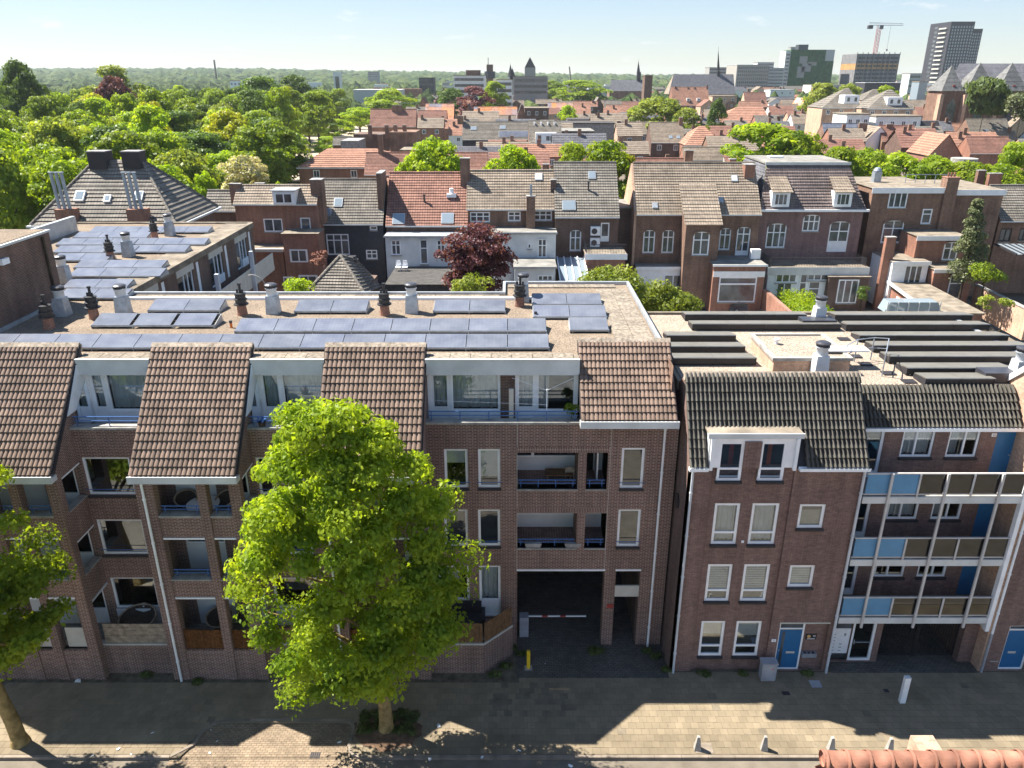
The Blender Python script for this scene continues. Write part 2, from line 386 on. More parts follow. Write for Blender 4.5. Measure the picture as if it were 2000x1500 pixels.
def solar():
    g = NT('solar'); t = g.n('TexCoord').outputs['Object']
    b = g.n('TexBrick', _offset=0.0, Vector=t, Color1=(.022, .030, .065), Color2=(.019, .027, .058), Mortar=(.075, .085, .115), Scale=1.0)
    for k_, v_ in (('Mortar Size', .004), ('Brick Width', .159), ('Row Height', .159), ('Mortar Smooth', .1)): b.inputs[k_].default_value = v_
    p = g.n('BsdfPrincipled', Base__Color=g.mix(1, b.outputs[0], g.n('MapRange', i0=g.n('ObjectInfo').outputs['Random'], i1=0., i2=1., i3=.8, i4=1.3), 'MULTIPLY'), Roughness=.12)
    p.inputs['Specular IOR Level'].default_value = .75
    sky_sheen = g.n('BsdfDiffuse', Color=(.42, .44, .48))  # pale blue-grey diffuse mixed in unevenly, stands in for reflected sky
    MATS['solar'] = g.finish(g.n('MixShader', i0=g.n('MapRange', i0=g.noise(1.2, 6), i1=.3, i2=.7, i3=.20, i4=.36), i1=p, i2=sky_sheen))
solar()
# ---------------------------------------------------------------- ground
def sheet(name, x0, x1, y0, y1, z, mat, kind='structure'):
    return MB().box(x0, x1, y0, y1, z-.3, z).build(name, mat, kind=kind)
sheet('yard', -60, 60, -60, 7.9, -.1, 'feltgrey')  # unseen grey sheet behind the camera, added for what the windows reflect
def groundmat():
    g = NT('earth')
    c = g.mix(g.ramp(g.noise(.02, 6), .42, .58), (.17, .14, .11), (.045, .075, .018))
    c = g.mix(g.ramp(g.noise(.004, 4), .50, .56), c, (.045, .075, .02))
    c = g.mix(1, c, g.n('MapRange', i0=g.noise(.2, 5), i1=.2, i2=.8, i3=.75, i4=1.25), 'MULTIPLY')
    p = g.n('BsdfPrincipled', Base__Color=c, Roughness=1.0); p.inputs['Specular IOR Level'].default_value = .05
    MATS['earth'] = g.finish(p)
groundmat()
q = MB(); q.add([(-9000, -300, -.5), (9000, -300, -.5), (9000, 12000, -.5), (-9000, 12000, -.5)], [(0, 1, 2, 3)])
q.build('ground', 'earth', kind='structure')
# street: road, kerbs, pavement with slabs, parking bay
ROADZ = -.12
sheet('road', -60, 60, 8, 20.945, ROADZ, 'asphalt')
NOTCH = [(-12.25, 20.9), (-11.95, 21.5), (-11.8, 22.2), (-11.5, 22.55), (-11.1, 22.66), (-6.5, 22.66), (-6.2, 22.55), (-6.1, 22.3), (-6.1, 21.4), (-5.95, 21.1), (-5.6, 20.95)]
pav = MB()
pav.prism([(-60, 20.95)] + [(max(x, -12.25), y) for x, y in NOTCH] + [(60, 20.95), (60, 40), (-60, 40)], 'z', -.35, -.012)
pavement = pav.build('pavement', 'joint', kind='structure')
def inbay(x, y, m_=0):
    return y < 22.66+m_ and -11.75-(22.66-y)*.32-m_ < x < -6.05+m_
sl = MB().box(0, .292, 0, .292, -.05, 0)
slme = sl.mesh('paving_slab', 'slab')
slots = []
for j in range(20):
    y = 21.05+j*.3
    for i in range(-70, 78):
        x = i*.3+(.15 if j % 2 else 0)
        if inbay(x+.15, y+.15, .0) or (x+.15+4.9)**2+(y-22.0)**2 < .95: continue
        if y > 24.4 and x < .2 and x > -23: continue
        if y > 25.0 and x > 6.4: continue
        slots.append((y, abs(x), x))
slots.sort()
rest = MB(); tint = []; pt_ = MB()
M('slabdark', (.175, .145, .105), .9, .15, var=.2, bump=.3)
for n_, (y, _, x) in enumerate(slots):
    dz = rnd.uniform(-.004, .004)
    if -1.0 < x < 2.4 and 22.7 < y < 24.4 and rnd.random() < .4 or rnd.random() < .01: pt_.T = Matrix.Translation((x, y, dz)); pt_.add(sl.v, sl.f)
    elif n_ < 300: part('paving_slab', slme, pavement, (x, y, dz), (rnd.uniform(-.006, .006), rnd.uniform(-.006, .006), 0))
    else: rest.T = Matrix.Translation((x, y, dz)); rest.add(sl.v, sl.f); tint += [rnd.random()]*8
rest.T = None; pt_.T = None; pt_.build('darker_slabs', 'slabdark', pavement, kind='stuff')
ro = rest.build('paving_slabs', 'slab', pavement, kind='stuff'); ro.data.attributes.new('tint', 'FLOAT', 'POINT').data.foreach_set('value', tint)
MB().box(0.2, 6.55, 24.9, 40, -.3, .004).build('entrance_cobbles', 'cobble', pavement)
MB().box(13.4, 19.6, 25.2, 31, -.3, .004).build('gateway_cobbles', 'cobble', pavement)
bayp = MB()
bayp.prism([(-12.3, 20.96), (-6.0, 20.96), (-6.0, 22.7), (-11.9, 22.7)], 'z', -.3, -.07)
bayp.prism([(-12.6, 20.0), (-5.6, 20.0), (-5.6, 20.959), (-12.6, 20.959)], 'z', -.3, -.095)
bay = bayp.build('parking_bay', 'herring', kind='structure')
kerb = []
def kerbrun(pts, par=pavement):
    for a, b in zip(pts, pts[1:]):
        a, b = Vector((*a, 0)), Vector((*b, 0)); n = max(1, round((b-a).length/1.0)); d = (b-a)/n
        for i in range(n):
            p = a+d*i; T = Matrix.Translation(p) @ Matrix.Rotation(math.atan2(d.y, d.x), 4, 'Z')
            MB(T).box(.005, d.length-.005, -.06, .06, -.3, .012).build('kerb_stone', 'kerb', par)
kerbrun([(-30, 20.95), (-12.6, 20.95)] + NOTCH[1:] + [(24, 20.95)])
# ================================================================ apartment block with the tiled bays
A = thing('apartment_block', 'long brown brick apartment block with tan tiled bays, loggias and solar panels on its roof', 'building', (-5, 26.9, 0))
ZR = 13.08
SIDE = {}
FL = [1.5, 4.3, 7.1, 9.9]
bwall = MB()                                   # main brick wall, right part
yA = 26.9
def X_(u, v, Y=26.9): return xa(u, v, Y)
opsR = [(X_(1212.6, 915), X_(1257.7, 915), za(954, yA), za(875, yA)), (X_(1206, 1030), X_(1250, 1030), za(1068, yA), za(995, yA)),
        (X_(1009, 922), X_(1129, 922), za(955, yA), za(884, yA), 1.6), (X_(1145, 922), X_(1186, 922), za(955, yA), za(884, yA), 1.6),
        (X_(1009, 1037), X_(1126, 1037), za(1070, yA), za(1002, yA), 1.6), (X_(1142, 1037), X_(1183, 1037), za(1070, yA), za(1002, yA), 1.6),
        (X_(1010, 1115), X_(1181, 1115), -.2, za(1113, yA), .5), (X_(1203, 1115), X_(1251, 1115), -.2, za(1113, yA), .5)]
WL = []                                        # windows left of the gateway: two columns, three storeys
for v0, v1 in ((877, 953), (995, 1067)):
    for u0, u1 in ((868, 914), (934, 977)):
        o_ = (X_(u0, (v0+v1)/2), X_(u1, (v0+v1)/2), za(v1, yA), za(v0, yA)); WL.append(o_)
gd = (WL[3][0], WL[3][1], 1.52, za(1105, yA)); gw = (WL[2][0]-.35, WL[2][1], 2.35, za(1105, yA))
wall(bwall, -3.35, 6.5, 0, 10.72, yA, opsR + WL + [gd, gw])
ops3 = []                                      # recessed walls between the bays (26.4)
for xl, xr in ((-16.85, -14.0), (-10.1, -7.25)):
    for i in range(3):
        ops3.append((xl+.12, xl+1.98, (FL[i]+.75 if i else 2.35), FL[i]+2.42))
    rw = MB(); wall(rw, xl, xr, 0, 10.72, 26.4, ops3[-3:]); rw.build('recessed_wall', 'brickA', A)
bw = bwall.build('wall', 'brickA', A)
for o_ in opsR[:2]: window(A, *o_[:4], yA+.06, curtain=None, fr=.1)
for i, o_ in enumerate(WL): window(A, *o_[:4], yA+.06, fr=.1, curtain=(('roll', 'blind', 0, .42), ('roll', 'blind', 0, .8), None, None)[i])
window(A, *gd, yA+.06, fr=.1, panel=.75, sill=None, curtain=('drape', 'curtain', 0, 1), name='door')
window(A, *gw, yA+.06, fr=.1, curtain=('drape', 'curtain', 0, .7))
for o_ in ops3: 
    window(A, *o_[:4], 26.46, fr=.09, curtain=None, sill='slate' if o_[2] > 3 else None, panel=0 if o_[2] > 3 else .0)
    if o_[2] < 3: MB().box(o_[0], o_[1], 26.38, 26.46, 1.5, 2.349).build('lower_panel', 'white', A)
for o_ in opsR[:2]+WL+[o for o in ops3 if o[2] > 3]:       # thin blue safety bar across each window
    yy = 26.35 if o_ in ops3 else 26.85
    MB().path([(o_[0]-.06, yy, o_[2]+.28), (o_[1]+.06, yy, o_[2]+.28)], .018).build('safety_bar', 'bluepaint', A)
# soldier courses, movement joints, lintels
for o_ in (opsR[2], opsR[4]):
    MB().box(o_[0]-.02, opsR[3][1]+.04, yA-.012, yA+.1, o_[3], o_[3]+.24).build('soldier_course', 'soldier', A)
for u in (1010, 1192): MB().box(X_(u, 900)-.008, X_(u, 900)+.008, yA-.004, yA+.02, za(1112, yA), 10.7).build('movement_joint', 'cream', A)
MB().box(opsR[6][0]-.02, opsR[6][1]+.02, yA-.02, yA+.3, opsR[6][3]-.05, opsR[6][3]+.03).build('lintel', 'white', A)
MB().box(opsR[7][0]-.02, opsR[7][1]+.02, yA-.02, yA+.3, opsR[7][3]-.05, opsR[7][3]+.03).build('lintel', 'white', A)
MB().box(opsR[7][0]-.01, opsR[7][1]+.01, yA+.03, yA+.1, za(1166, yA), za(1145, yA)).build('sign_board', 'cream', A)
# loggias on the main wall
def loggia_back(x0, x1, z0, z1, y, split, door=False):
    b = MB()
    b.box(x0-.05, x1+.05, y, y+.08, z0-.4, z0+.62)
    o = b.build('loggia_panel', 'whitewall', A)
    window(A, x0, x0+(x1-x0)*split, z0+.62, z1+.1, y, fr=.06, sill=None, curtain=('drape', 'curtaingrey', 0, 1))
    window(A, x0+(x1-x0)*split, x1, z0+.62, z1+.1, y, fr=.06, sill=None, curtain=('drape', 'curtaingrey', .1, .95) if door else None)
def railing(x0, x1, y, z, n=3, h=.32, par=A):
    m = MB()
    m.path([(x0, y, z+h), (x1, y, z+h)], .025); m.path([(x0, y, z+h*.55), (x1, y, z+h*.55)], .02)
    for i in range(n):
        x = x0+.12+(x1-x0-.24)*i/max(1, n-1); m.tube((x, y, z), (x, y, z+h), .02)
    return m.build('railing', 'bluepaint', par)
for i, (big, small) in enumerate(((opsR[2], opsR[3]), (opsR[4], opsR[5]))):
    loggia_back(big[0]-.2, big[1]+.1, big[2], big[3], yA+1.6, .32, i == 0)
    if i == 0:
        dr = MB().box(small[0]+.5, small[0]+.56, yA+.75, yA+1.58, big[2]-.3, big[3]-.05).build('open_door', 'white', A)
        MB().box(small[0]+.562, small[0]+.57, yA+.85, yA+1.48, big[2]+.2, big[3]-.2).build('pane', 'glass', dr)
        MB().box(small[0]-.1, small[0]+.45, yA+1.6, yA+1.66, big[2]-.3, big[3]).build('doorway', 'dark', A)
        MB().box(small[0]+.45, small[1]+.1, yA+1.6, yA+1.68, big[2]-.4, big[3]+.1).build('loggia_panel', 'whitewall', A)
    else:
        loggia_back(small[0]-.1, small[1]+.1, small[2], small[3], yA+1.6, .62)
    for o_ in (big, small):
        MB().box(o_[0]-.02, o_[1]+.02, yA-.05, yA+.38, o_[2]-.06, o_[2]).build('ledge', 'concrete', A)
        railing(o_[0]+.05, o_[1]-.05, yA+.16, o_[2], 4 if o_ is big else 2)
    sb = MB()
    sb.poly([(big[0]-.3, yA+.1, big[2]-.5), (small[1]+.05, yA+.1, big[2]-.5), (small[1]+.05, yA+1.7, big[2]-.5), (big[0]-.3, yA+1.7, big[2]-.5)])
    sb.poly([(small[1], yA+.02, big[2]-.5), (small[1], yA+1.7, big[2]-.5), (small[1], yA+1.7, big[3]+.1), (small[1], yA+.02, big[3]+.1)])
    sb.build('loggia_floor', 'greyconc', A)
for du in (.40, 2.05):
    o_ = opsR[4]; x = o_[0]+du
    b = solo(MB().prism([(x, o_[2]+.02), (x+.58, o_[2]+.02), (x+.64, o_[2]+.2), (x-.06, o_[2]+.2)], 'y', yA-.02, yA+.14), 'planter_box', 'greyconc',
             'grey trough planter hung on the first-floor loggia railing, ' + ('at the corner by the gateway' if du < 1 else 'next to the brick pier'), 'planter', 'trough planters on the loggia railing')
# passage under the building and courtyard end wall
pg = MB()
gx0, gx1 = opsR[6][0], opsR[6][1]; dx0, dx1 = opsR[7][0], opsR[7][1]
for x in (gx0-.02, dx1+.02): pg.poly([(x, yA+.4, 0), (x, 36, 0), (x, 36, 3.98), (x, yA+.4, 3.98)])
pg.poly([(gx0-.1, yA+.4, 3.98), (dx1+.1, yA+.4, 3.98), (dx1+.1, 36, 3.98), (gx0-.1, 36, 3.98)])
pg.poly([(gx0-.1, 36, 0), (dx1+.1, 36, 0), (dx1+.1, 36, 3.98), (gx0-.1, 36, 3.98)])
pg.build('passage_wall', 'brickdark', A)
MB().box(X_(1176, 1150, yA+5), X_(1180, 1150, yA+5)+.04, yA+3, yA+3.1, 2.9, 3.97).build('height_marker', 'yellow', A)
# ground parapet wall of the raised gardens with timber screens
gwall = MB()
gx = [(-24, 25.2), (-1.16, 25.2), (.02, 26.35), (.06, 26.9)]
for (a, b), (c, d) in zip(gx, gx[1:]):
    L_ = math.hypot(c-a, d-b); T = face((a, b, 0), math.atan2(d-b, c-a)); gm = MB(T)
    gm.box(0, L_, 0, .22, -.1, 1.46); gm.T = None; gwall.add(gm.v, gm.f)
gwall.poly([(-24, 25.3, 1.45), (-1.2, 25.3, 1.45), (.05, 26.9, 1.45), (-24, 26.9, 1.45)])
gwall.build('garden_wall', 'brickA', A)
cp = MB()
for (a, b), (c, d) in zip(gx[:3], gx[1:3]):
    L_ = math.hypot(c-a, d-b); gm = MB(face((a, b, 0), math.atan2(d-b, c-a))); gm.box(0, L_, -.03, .25, 1.461, 1.53); cp.add(gm.v, gm.f)
cp.build('coping', 'cream', A)
def boards(x0, x1, y, z0, z1, mat, horiz, rz=0, n=None, par=A):
    T = face((x0, y, 0), rz); L_ = x1
    n = n or (int((z1-z0)/.19) if horiz else int(L_/.14))
    for i in range(n):
        m = MB(T)
        if horiz: h = (z1-z0)/n; m.box(0, L_, rnd.uniform(-.006, .006), .03, z0+i*h, z0+(i+1)*h-.012)
        else: w_ = L_/n; m.box(i*w_, (i+1)*w_-.01, rnd.uniform(-.006, .006), .03, z0, z1+rnd.uniform(-.02, .02))
        m.build('fence_board', mat, par)
boards(-16.75, 2.7, 25.24, 1.55, 2.5, 'oldwood', True)
boards(-3.3, 2.1, 25.24, 1.55, 2.5, 'wood', False)
boards(-1.12, 1.55, 25.26, 1.55, 2.5, 'wood', False, R(44))
boards(-10.0, 6.6, 25.24, 1.55, 2.3, 'wood', False, n=30)
for x, w_ in ((-19.6, 1.25), (-18.15, 1.25)): MB().box(x, x+w_, 25.0, 25.05, 1.55, 2.5).build('screen_panel', 'cream', A)
# ------------------------------------------------ the three projecting bays
def bay_front(xl, xr, wide=False):
    f = MB(); y0, y1 = 24.8, 25.15
    pil = [(xl, xl+.68), (xl+2.28, xl+2.63), (xr-.42, xr)] if not wide else [(-24, -23.5), (-21.5, -21), (-19.7, -19.35), (xr-1.85, xr-1.5), (xr-.42, xr)]
    for a, b in pil: f.box(a, b, y0, y1, 0, 9.75)
    for (a, b), (c, d) in zip(pil, pil[1:]):
        for z0, z1 in ((4.12, 4.93), (6.88, 7.8)): f.box(b, c, y0+.06, y1-.04, z0, z1)
        f.box(b, c, y0+.04, y1, 0, 1.5)
        f.box(b, c, y0+.06, y1-.04, 9.4, 9.75)
    # right side: beams and parapets, cheek under the roof slope
    for z0, z1 in ((3.75, 4.93), (6.5, 7.8)): f.box(xr-.25, xr-.002, y1, 26.4, z0, z1)
    f.box(xr-.25, xr-.002, y1, 26.4, 0, 1.5)
    f.prism([(y1, 9.3), (26.4, 9.3), (27.9, 9.3), (27.9, 13.0), (24.8, 9.75), (y1, 9.75)], 'x', xr-.25, xr-.003)
    f.prism([(y1, 0), (26.4, 0), (27.3, 9.3), (27.3, 12.35), (24.8, 9.75), (24.8, 9.3), (y1, 9.3)], 'x', xl+.003, xl+.25)
    f.build('bay_wall', 'brickA', A)
    bk = MB(); wall(bk, xl+.25, xr-.001, 1.4, 9.8, 26.45, [(xr-1.05, xr-.3, z+.02, z+2.3) for z in FL[:3]] + [(xl+.7, xr-1.6, z+.02, z+2.45) for z in FL[:3]]); bk.build('loggia_wall', 'brickA', A)
    for i, z in enumerate(FL[:3]):
        window(A, xr-1.05, xr-.3, z+.02, z+2.3, 26.5, fr=.09, panel=.62, sill=None, name='door')
        x0, x1 = xl+.7, xr-1.6
        MB().box(x0, x1, 26.48, 26.56, z, z+1.25).build('loggia_panel', 'whitewall', A)
        window(A, x0, x0+(x1-x0)*.55, z+1.25, z+2.45, 26.5, fr=.06, sill=None, curtain=('drape', 'curtaingrey', 0, 1) if i == 2 else None)
        window(A, x0+(x1-x0)*.55, x1, z+1.25, z+2.45, 26.5, fr=.06, sill=None)
        MB().box(xl+.25, xr-.26, 24.95, 26.44, z-.35, z).build('loggia_floor', 'greyconc', A)
        if i:
            for (a, b), (c, d) in zip(pil, pil[1:]):
                t = (0, 4.93, 7.8)[i]
                MB().box(b+.003, c-.003, y0-.02, y1+.05, t, t+.07).build('ledge', 'concrete', A); railing(b+.08, c-.08, y0+.2, t+.07, 2)
                MB().box(b+.003, c-.003, y0+.02, y1-.1, (0, 4.05, 6.81)[i], (0, 4.118, 6.878)[i]).build('lintel', 'white', A)
            MB().box(xr-.3, xr+.03, y1+.01, 26.38, t, t+.06).build('ledge', 'concrete', A)
        MB().box(xr-.2, xr+.012, y1+.01, 26.39, z+2.2-.06, z+2.2-.003 if i < 2 else 9.298).build('lintel', 'white', A)
BAYS = [(-24.0, -16.85), (-14.0, -10.1), (-7.25, -3.35)]
for i, (a, b) in enumerate(BAYS): bay_front(a, b, i == 0)
AN = math.atan2(13.57-9.72, 28.15-24.6)
k_left = 300
for i, (a, b) in enumerate(BAYS + [(2.62, 6.25)]):
    yb, zb, an, rows = (24.6, 9.72, AN, 16) if i < 3 else (26.2, 11.2, math.atan2(13.57-11.2, 28.7-26.2), 11)
    yr = 28.15 if i < 3 else 28.7
    ln = math.hypot(yr-yb, 13.57-zb)/rows
    q = MB()                                    # roof boarding and the gable cheeks above the flat roof
    q.prism([(yb+.02, zb-.06), (yr, 13.52), (yr+.06, 13.1), (yr+.06, 12.8), (yb+.3, zb-.06)], 'x', a+.02, b-.02)
    rf = q.build('roof_slope', 'brickA', A)
    tileslope(rf, a, b, yb, zb+.0, an, rows, round((b-a)/.34) if i else 21, ln, ROLL2, 'tileA', (60, 100, 60, 80)[i], (lambda c, r: c < 9 or False) if i == 0 else None)
    MB().prism([(yr-.16, 13.5), (yr-.02, 13.64), (yr+.14, 13.5), (yr+.12, 13.25), (yr-.1, 13.3)], 'x', a-.01, b+.01).build('ridge_cap', 'ridgeA', rf)
    MB().prism([(yb-.14, zb-.02), (yb-.14, zb-.30), (yb+.24, zb-.30), (yb+.24, zb-.1), (yb-.02, zb-.1), (yb-.08, zb-.02)], 'x', a-.04, b+.06).build('gutter', 'fascia', rf)
    for s_, x in ((-1, a), (1, b)):
        MB().prism([(yb+.05, zb+.02), (yr, 13.55), (yr, 13.4), (yb+.2, zb-.06)], 'x', x-(.035 if s_ < 0 else -.003), x+(.035 if s_ > 0 else -.003)).build('verge', 'slate', rf)
# terraces under the roof edge: white window walls, deep fascia, ledge and blue railings
for xl, xr, dr in ((-16.85, -14.0, [(0.14, .75), (.80, 2.7)]), (-10.1, -7.25, [(.14, .95), (1.0, 2.75)]), (-3.35, 2.62, [(.12, .90), (.95, 2.85), (3.5, 4.3), (4.35, 5.85)])):
    yw, z0, z1 = 27.98, 10.3, 12.49
    m = MB(); m.box(xl, xr, 27.6, 27.7, 12.47, ZR+.02); fs = m.build('roof_fascia', 'fascia', A); MB().box(xl, xr, 27.7, 28.3, 12.47, ZR).build('roof_verge', 'felt', A)
    m2 = MB(); m2.box(xl, xr, 27.56, 27.68, ZR+.02, ZR+.05); m2.build('edge_trim', 'fascia', fs)
    wl = MB(); wall(wl, xl, xr, 10.0, z1, yw, [(xl+a, xl+b, 10.8 if k_ % 2 else 10.36, z1-.06) for k_, (a, b) in enumerate(dr)]); wl.build('terrace_wall', 'white', A)
    for k_, (a, b) in enumerate(dr):
        if k_ % 2 == 0: window(A, xl+a, xl+b, 10.36, z1-.06, yw+.03, fr=.13, panel=.42, sill=None, name='terrace_door', curtain=('drape', 'curtain', 0, 1))
        else: window(A, xl+a, xl+b, 10.8, z1-.06, yw+.03, fr=.06, sill=None, curtain=('drape', 'curtain', 0, 1 if k_ == 1 else .3))
    MB().box(xl, xr, 26.5 if xl < -4 else 27.0, yw, 10.05, 10.3).build('terrace_floor', 'greyconc', A)
    yl = 26.35 if xl < -4 else 26.85
    MB().box(xl+.003, xr-.003, yl-.04, yl+.34, 10.721, 10.82).build('ledge', 'concrete', A)
    railing(xl+.1, xr-.05, yl+.16, 10.82, 3 if xr-xl < 4 else 6, .38)
    if xr-xl < 4:                               # glazed cheek beside the terrace
        q = MB(); q.prism([(26.3, 11.3), (27.98, 11.3), (27.98, 12.9), (27.55, 12.9)], 'x', xl+.002, xl+.06); q.build('cheek', 'white', A)
        q = MB(); q.prism([(26.75, 10.4), (27.9, 10.4), (27.9, 12.2), (26.95, 11.35)], 'x', xl+.062, xl+.075); q.build('cheek_pane', 'glass', A)
    else:
        MB().box(-.46, .12, 27.93, 27.97, 10.3, 12.46).build('brick_pier', 'brickdark', A)
        MB().box(-.12, .06, 27.3, 27.4, 10.3, 12.0).build('partition_post', 'cream', A)
# shell: back, sides, floors, flat roof
sh = MB()
sh.poly([(-24, 37.3, 0), (-.4, 37.3, 0), (-.4, 37.3, ZR), (-24, 37.3, ZR)]); sh.poly([(-.4, 37.3, 0), (-.4, 39.4, 0), (-.4, 39.4, ZR), (-.4, 37.3, ZR)])
sh.poly([(-.4, 39.4, 0), (6.1, 39.4, 0), (6.1, 39.4, ZR), (-.4, 39.4, ZR)]); sh.poly([(6.1, 39.4, 0), (6.1, 27, 0), (6.1, 27, ZR), (6.1, 39.4, ZR)])
sh.poly([(6.4, 26.9, 0), (6.4, 28.9, 0), (6.4, 28.9, 13.0), (6.4, 26.9, 11.2)]); sh.poly([(-24, 25, 0), (-24, 37.3, 0), (-24, 37.3, ZR), (-24, 27, ZR)])
sh.build('rear_wall', 'brickbrown', A)
for z in (4.2, 7.0, 9.95): MB().poly([(-24, 26.6 if z > 5 else 27.5, z), (6.05, 28.6, z), (6.05, 37.2, z), (-24, 37.2, z)]).build('floor_slab', 'floorin', A)
rd = MB(); rd.box(-24, -.41, 28.31, 37.2, 12.8, ZR-.04); rd.box(-.41, 2.6, 28.31, 39.3, 12.8, ZR-.04); rd.box(2.6, 6.0, 28.75, 39.3, 12.8, ZR-.04); roofA = rd.build('flat_roof', 'gravel', A)
def edging(par, pts, mat='zinc', z=ZR, h=.12, w_=.14):
    for a, b in zip(pts, pts[1:]):
        L_ = math.hypot(b[0]-a[0], b[1]-a[1]); MB(face((a[0], a[1], 0), math.atan2(b[1]-a[1], b[0]-a[0]))).box(-.0, L_, -w_/2, w_/2, z-.3, z+h).build('roof_edge', mat, par)
edging(roofA, [(-19.3, 37.3), (-.33, 37.3)]); edging(roofA, [(-.4, 37.38), (-.4, 39.33)]); edging(roofA, [(-.47, 39.4), (6.17, 39.4)]); edging(roofA, [(6.1, 39.33), (6.1, 28.8)])
sm = MB().box(0, .78, 0, .6, 0, .05).mesh('roof_tile', 'slabroof')
for x in np.arange(-16.8, 2.4, .8):
    for j in range(1): part('paving_tile', sm, roofA, (x, 27.72+j*.62, ZR+.004))
for x in np.arange(-19.0, -1, .8): part('paving_tile', sm, roofA, (x, 36.55, ZR-.035))
for x in np.arange(-.2, 5.0, .8): part('paving_tile', sm, roofA, (x, 38.6, ZR-.035))
for y in np.arange(29.6, 38.2, .62): part('paving_tile', sm, roofA, (5.1, y, ZR-.035)); part('paving_tile', sm, roofA, (4.3, y, ZR-.035))
MB().box(-19.2, 3.0, 36.35, 36.45, ZR-.05, ZR+.1).build('cable_tray', 'white', roofA)
# downpipes
def downpipe(par, x, y, z1, z0=0, mat='white', r=.05, brackets=True, top=None):
    m = MB()
    pts = ([top] if top else []) + [(x, y, z1), (x, y, z0)]
    m.path(pts, r, 8)
    if brackets:
        for z in np.arange(z0+1, z1, 1.9): m.tube((x, y, z), (x, y, z+.06), r*1.35, n=8)
    return m.build('downpipe', mat, par)
downpipe(A, -13.68, 24.72, 9.45); downpipe(A, 5.95, 26.8, 10.8); downpipe(A, -14.2, 26.3, 9.1, 4.2, 'cream', .045, top=(-14.2, 26.3, 9.2))
MB().box(-14.32, -14.08, 26.2, 26.39, 9.0, 9.22).build('hopper', 'white', A)
downpipe(A, -6.95, 24.72, 9.45)
# ------------------------------------------------ roof vents and chimneys
gv = MB(); gv.prism([(-.3, -.3), (.3, -.3), (.3, .3), (-.3, .3)], 'z', 0, 0.01)
def vent_proto(par, loc, mat='galv', h=.75):
    p = Vector(loc); m = MB(Matrix.Translation(p))
    m.add([(-.29,-.29,0),(.29,-.29,0),(.29,.29,0),(-.29,.29,0),(-.24,-.24,h),(.24,-.24,h),(.24,.24,h),(-.24,.24,h)], [(0,1,5,4),(1,2,6,5),(2,3,7,6),(3,0,4,7),(4,5,6,7)])
    o = m.build('vent_shaft', mat, par)
    m = MB(Matrix.Translation(p)); m.lathe([(.23, h), (.23, h+.28), (.27, h+.3), (.27, h+.36)], n=16); m.build('vent_collar', 'ventwhite', o, True)
    m = MB(Matrix.Translation(p))
    for i in range(16):
        a = 6.283*i/16; m.tube((.25*math.cos(a), .25*math.sin(a), h+.36), (.25*math.cos(a), .25*math.sin(a), h+.46), .016, n=4)
    m.lathe([(.2, h+.36), (.2, h+.46), (.29, h+.46), (.29, h+.50), (.2, h+.55), (0, h+.56)], n=16); m.build('vent_cap', 'darkmetal', o)
    return o
def pot_proto(par, loc):
    p = Vector(loc); m = MB(Matrix.Translation(p))
    m.tube((0, 0, 0), (0, 0, .5), .24, .2, 12); o = m.build('chimney_stack', 'brickred', par)
    m = MB(Matrix.Translation(p)); m.lathe([(.2, .5), (.33, .5), (.33, .55), (.25, .56), (.25, .72), (.29, .73), (.29, .78), (.24, .79), (.24, .98), (.27, 1.0), (.27, 1.04), (0, 1.05)], n=14); m.build('chimney_collar', 'blackpl', o)
    m = MB(Matrix.Translation(p)); m.tube((.02, 0, 1.04), (.02, 0, 1.42), .06); m.tube((.02, 0, 1.42), (.02, 0, 1.5), .085); m.tube((-.13, .05, 1.04), (-.13, .05, 1.2), .05); m.tube((.15, -.08, 1.04), (.15, -.08, 1.22), .045)
    m.build('flue', 'blackpl', o)
for u, v in ((243, 613), (535, 611), (805, 610), (1022, 588), (124, 616), (128, 553), (252, 501), (333, 460)): vent_proto(A, at(u, v, Z=ZR-.04), h=.85 if v > 580 else .95)
for u, v in ((97, 641), (185, 622), (474, 615), (752, 615), (1015, 598), (217, 507), (303, 466)): pot_proto(A, at(u, v, Z=ZR-.04))
for u, v in ((452, 640), (1046, 622)):
    p = at(u, v, Z=ZR-.04); m = MB(Matrix.Translation(p)); m.tube((0,0,0), (0,0,.22), .06); o = m.build('drain_vent', 'orange', A); m = MB(Matrix.Translation(p)); m.tube((0,0,.22), (0,0,.32), .07); m.build('drain_vent_cap', 'blackpl', o)
# ------------------------------------------------ side wing and lift tower
wx0, wx1, wy0, wy1 = -32.5, -19.5, 37.3, 57.5
wg = MB()
T_ = face((wx1, wy0, 0), R(90))
wm = MB(T_); wops = []
for i in range(4):
    yb = 1.2+i*5.0
    wops += [(yb, yb+2.3, 10.4, 12.35), (yb+2.9, yb+3.35, 10.4, 12.6)]
wall(wm, 0, wy1-wy0, 0, ZR-.05, 0, wops); wg.add(wm.v, wm.f)
wg.poly([(wx0, wy1, 0), (wx1, wy1, 0), (wx1, wy1, ZR), (wx0, wy1, ZR)]); wg.poly([(wx0, wy0, 0), (wx0, wy1, 0), (wx0, wy1, ZR), (wx0, wy0, ZR)]); wg.poly([(-24, wy0, 0), (wx0, wy0, 0), (wx0, wy0, ZR), (-24, wy0, ZR)])
wgo = wg.build('wing_wall', 'brickdark', A)
for i, o_ in enumerate(wops):
    if i % 2 == 0:
        window(A, *o_[:4], .07, mull=(.45, .7), fr=.08, sill=None, T=T_, curtain=('drape', 'curtain', .5, 1))
        MB(T_).box(o_[0]-.1, o_[1]+.1, -.06, .05, 12.351, 12.95).build('wing_fascia', 'cream', A)
        MB(T_).box(o_[0]+1.1, o_[1]-.0, -.02, .05, 10.4, 10.95).build('wing_panel', 'white', A)
    else: MB(T_).box(o_[0], o_[1], .03, .08, o_[2], o_[3]).build('wing_panel', 'white', A)
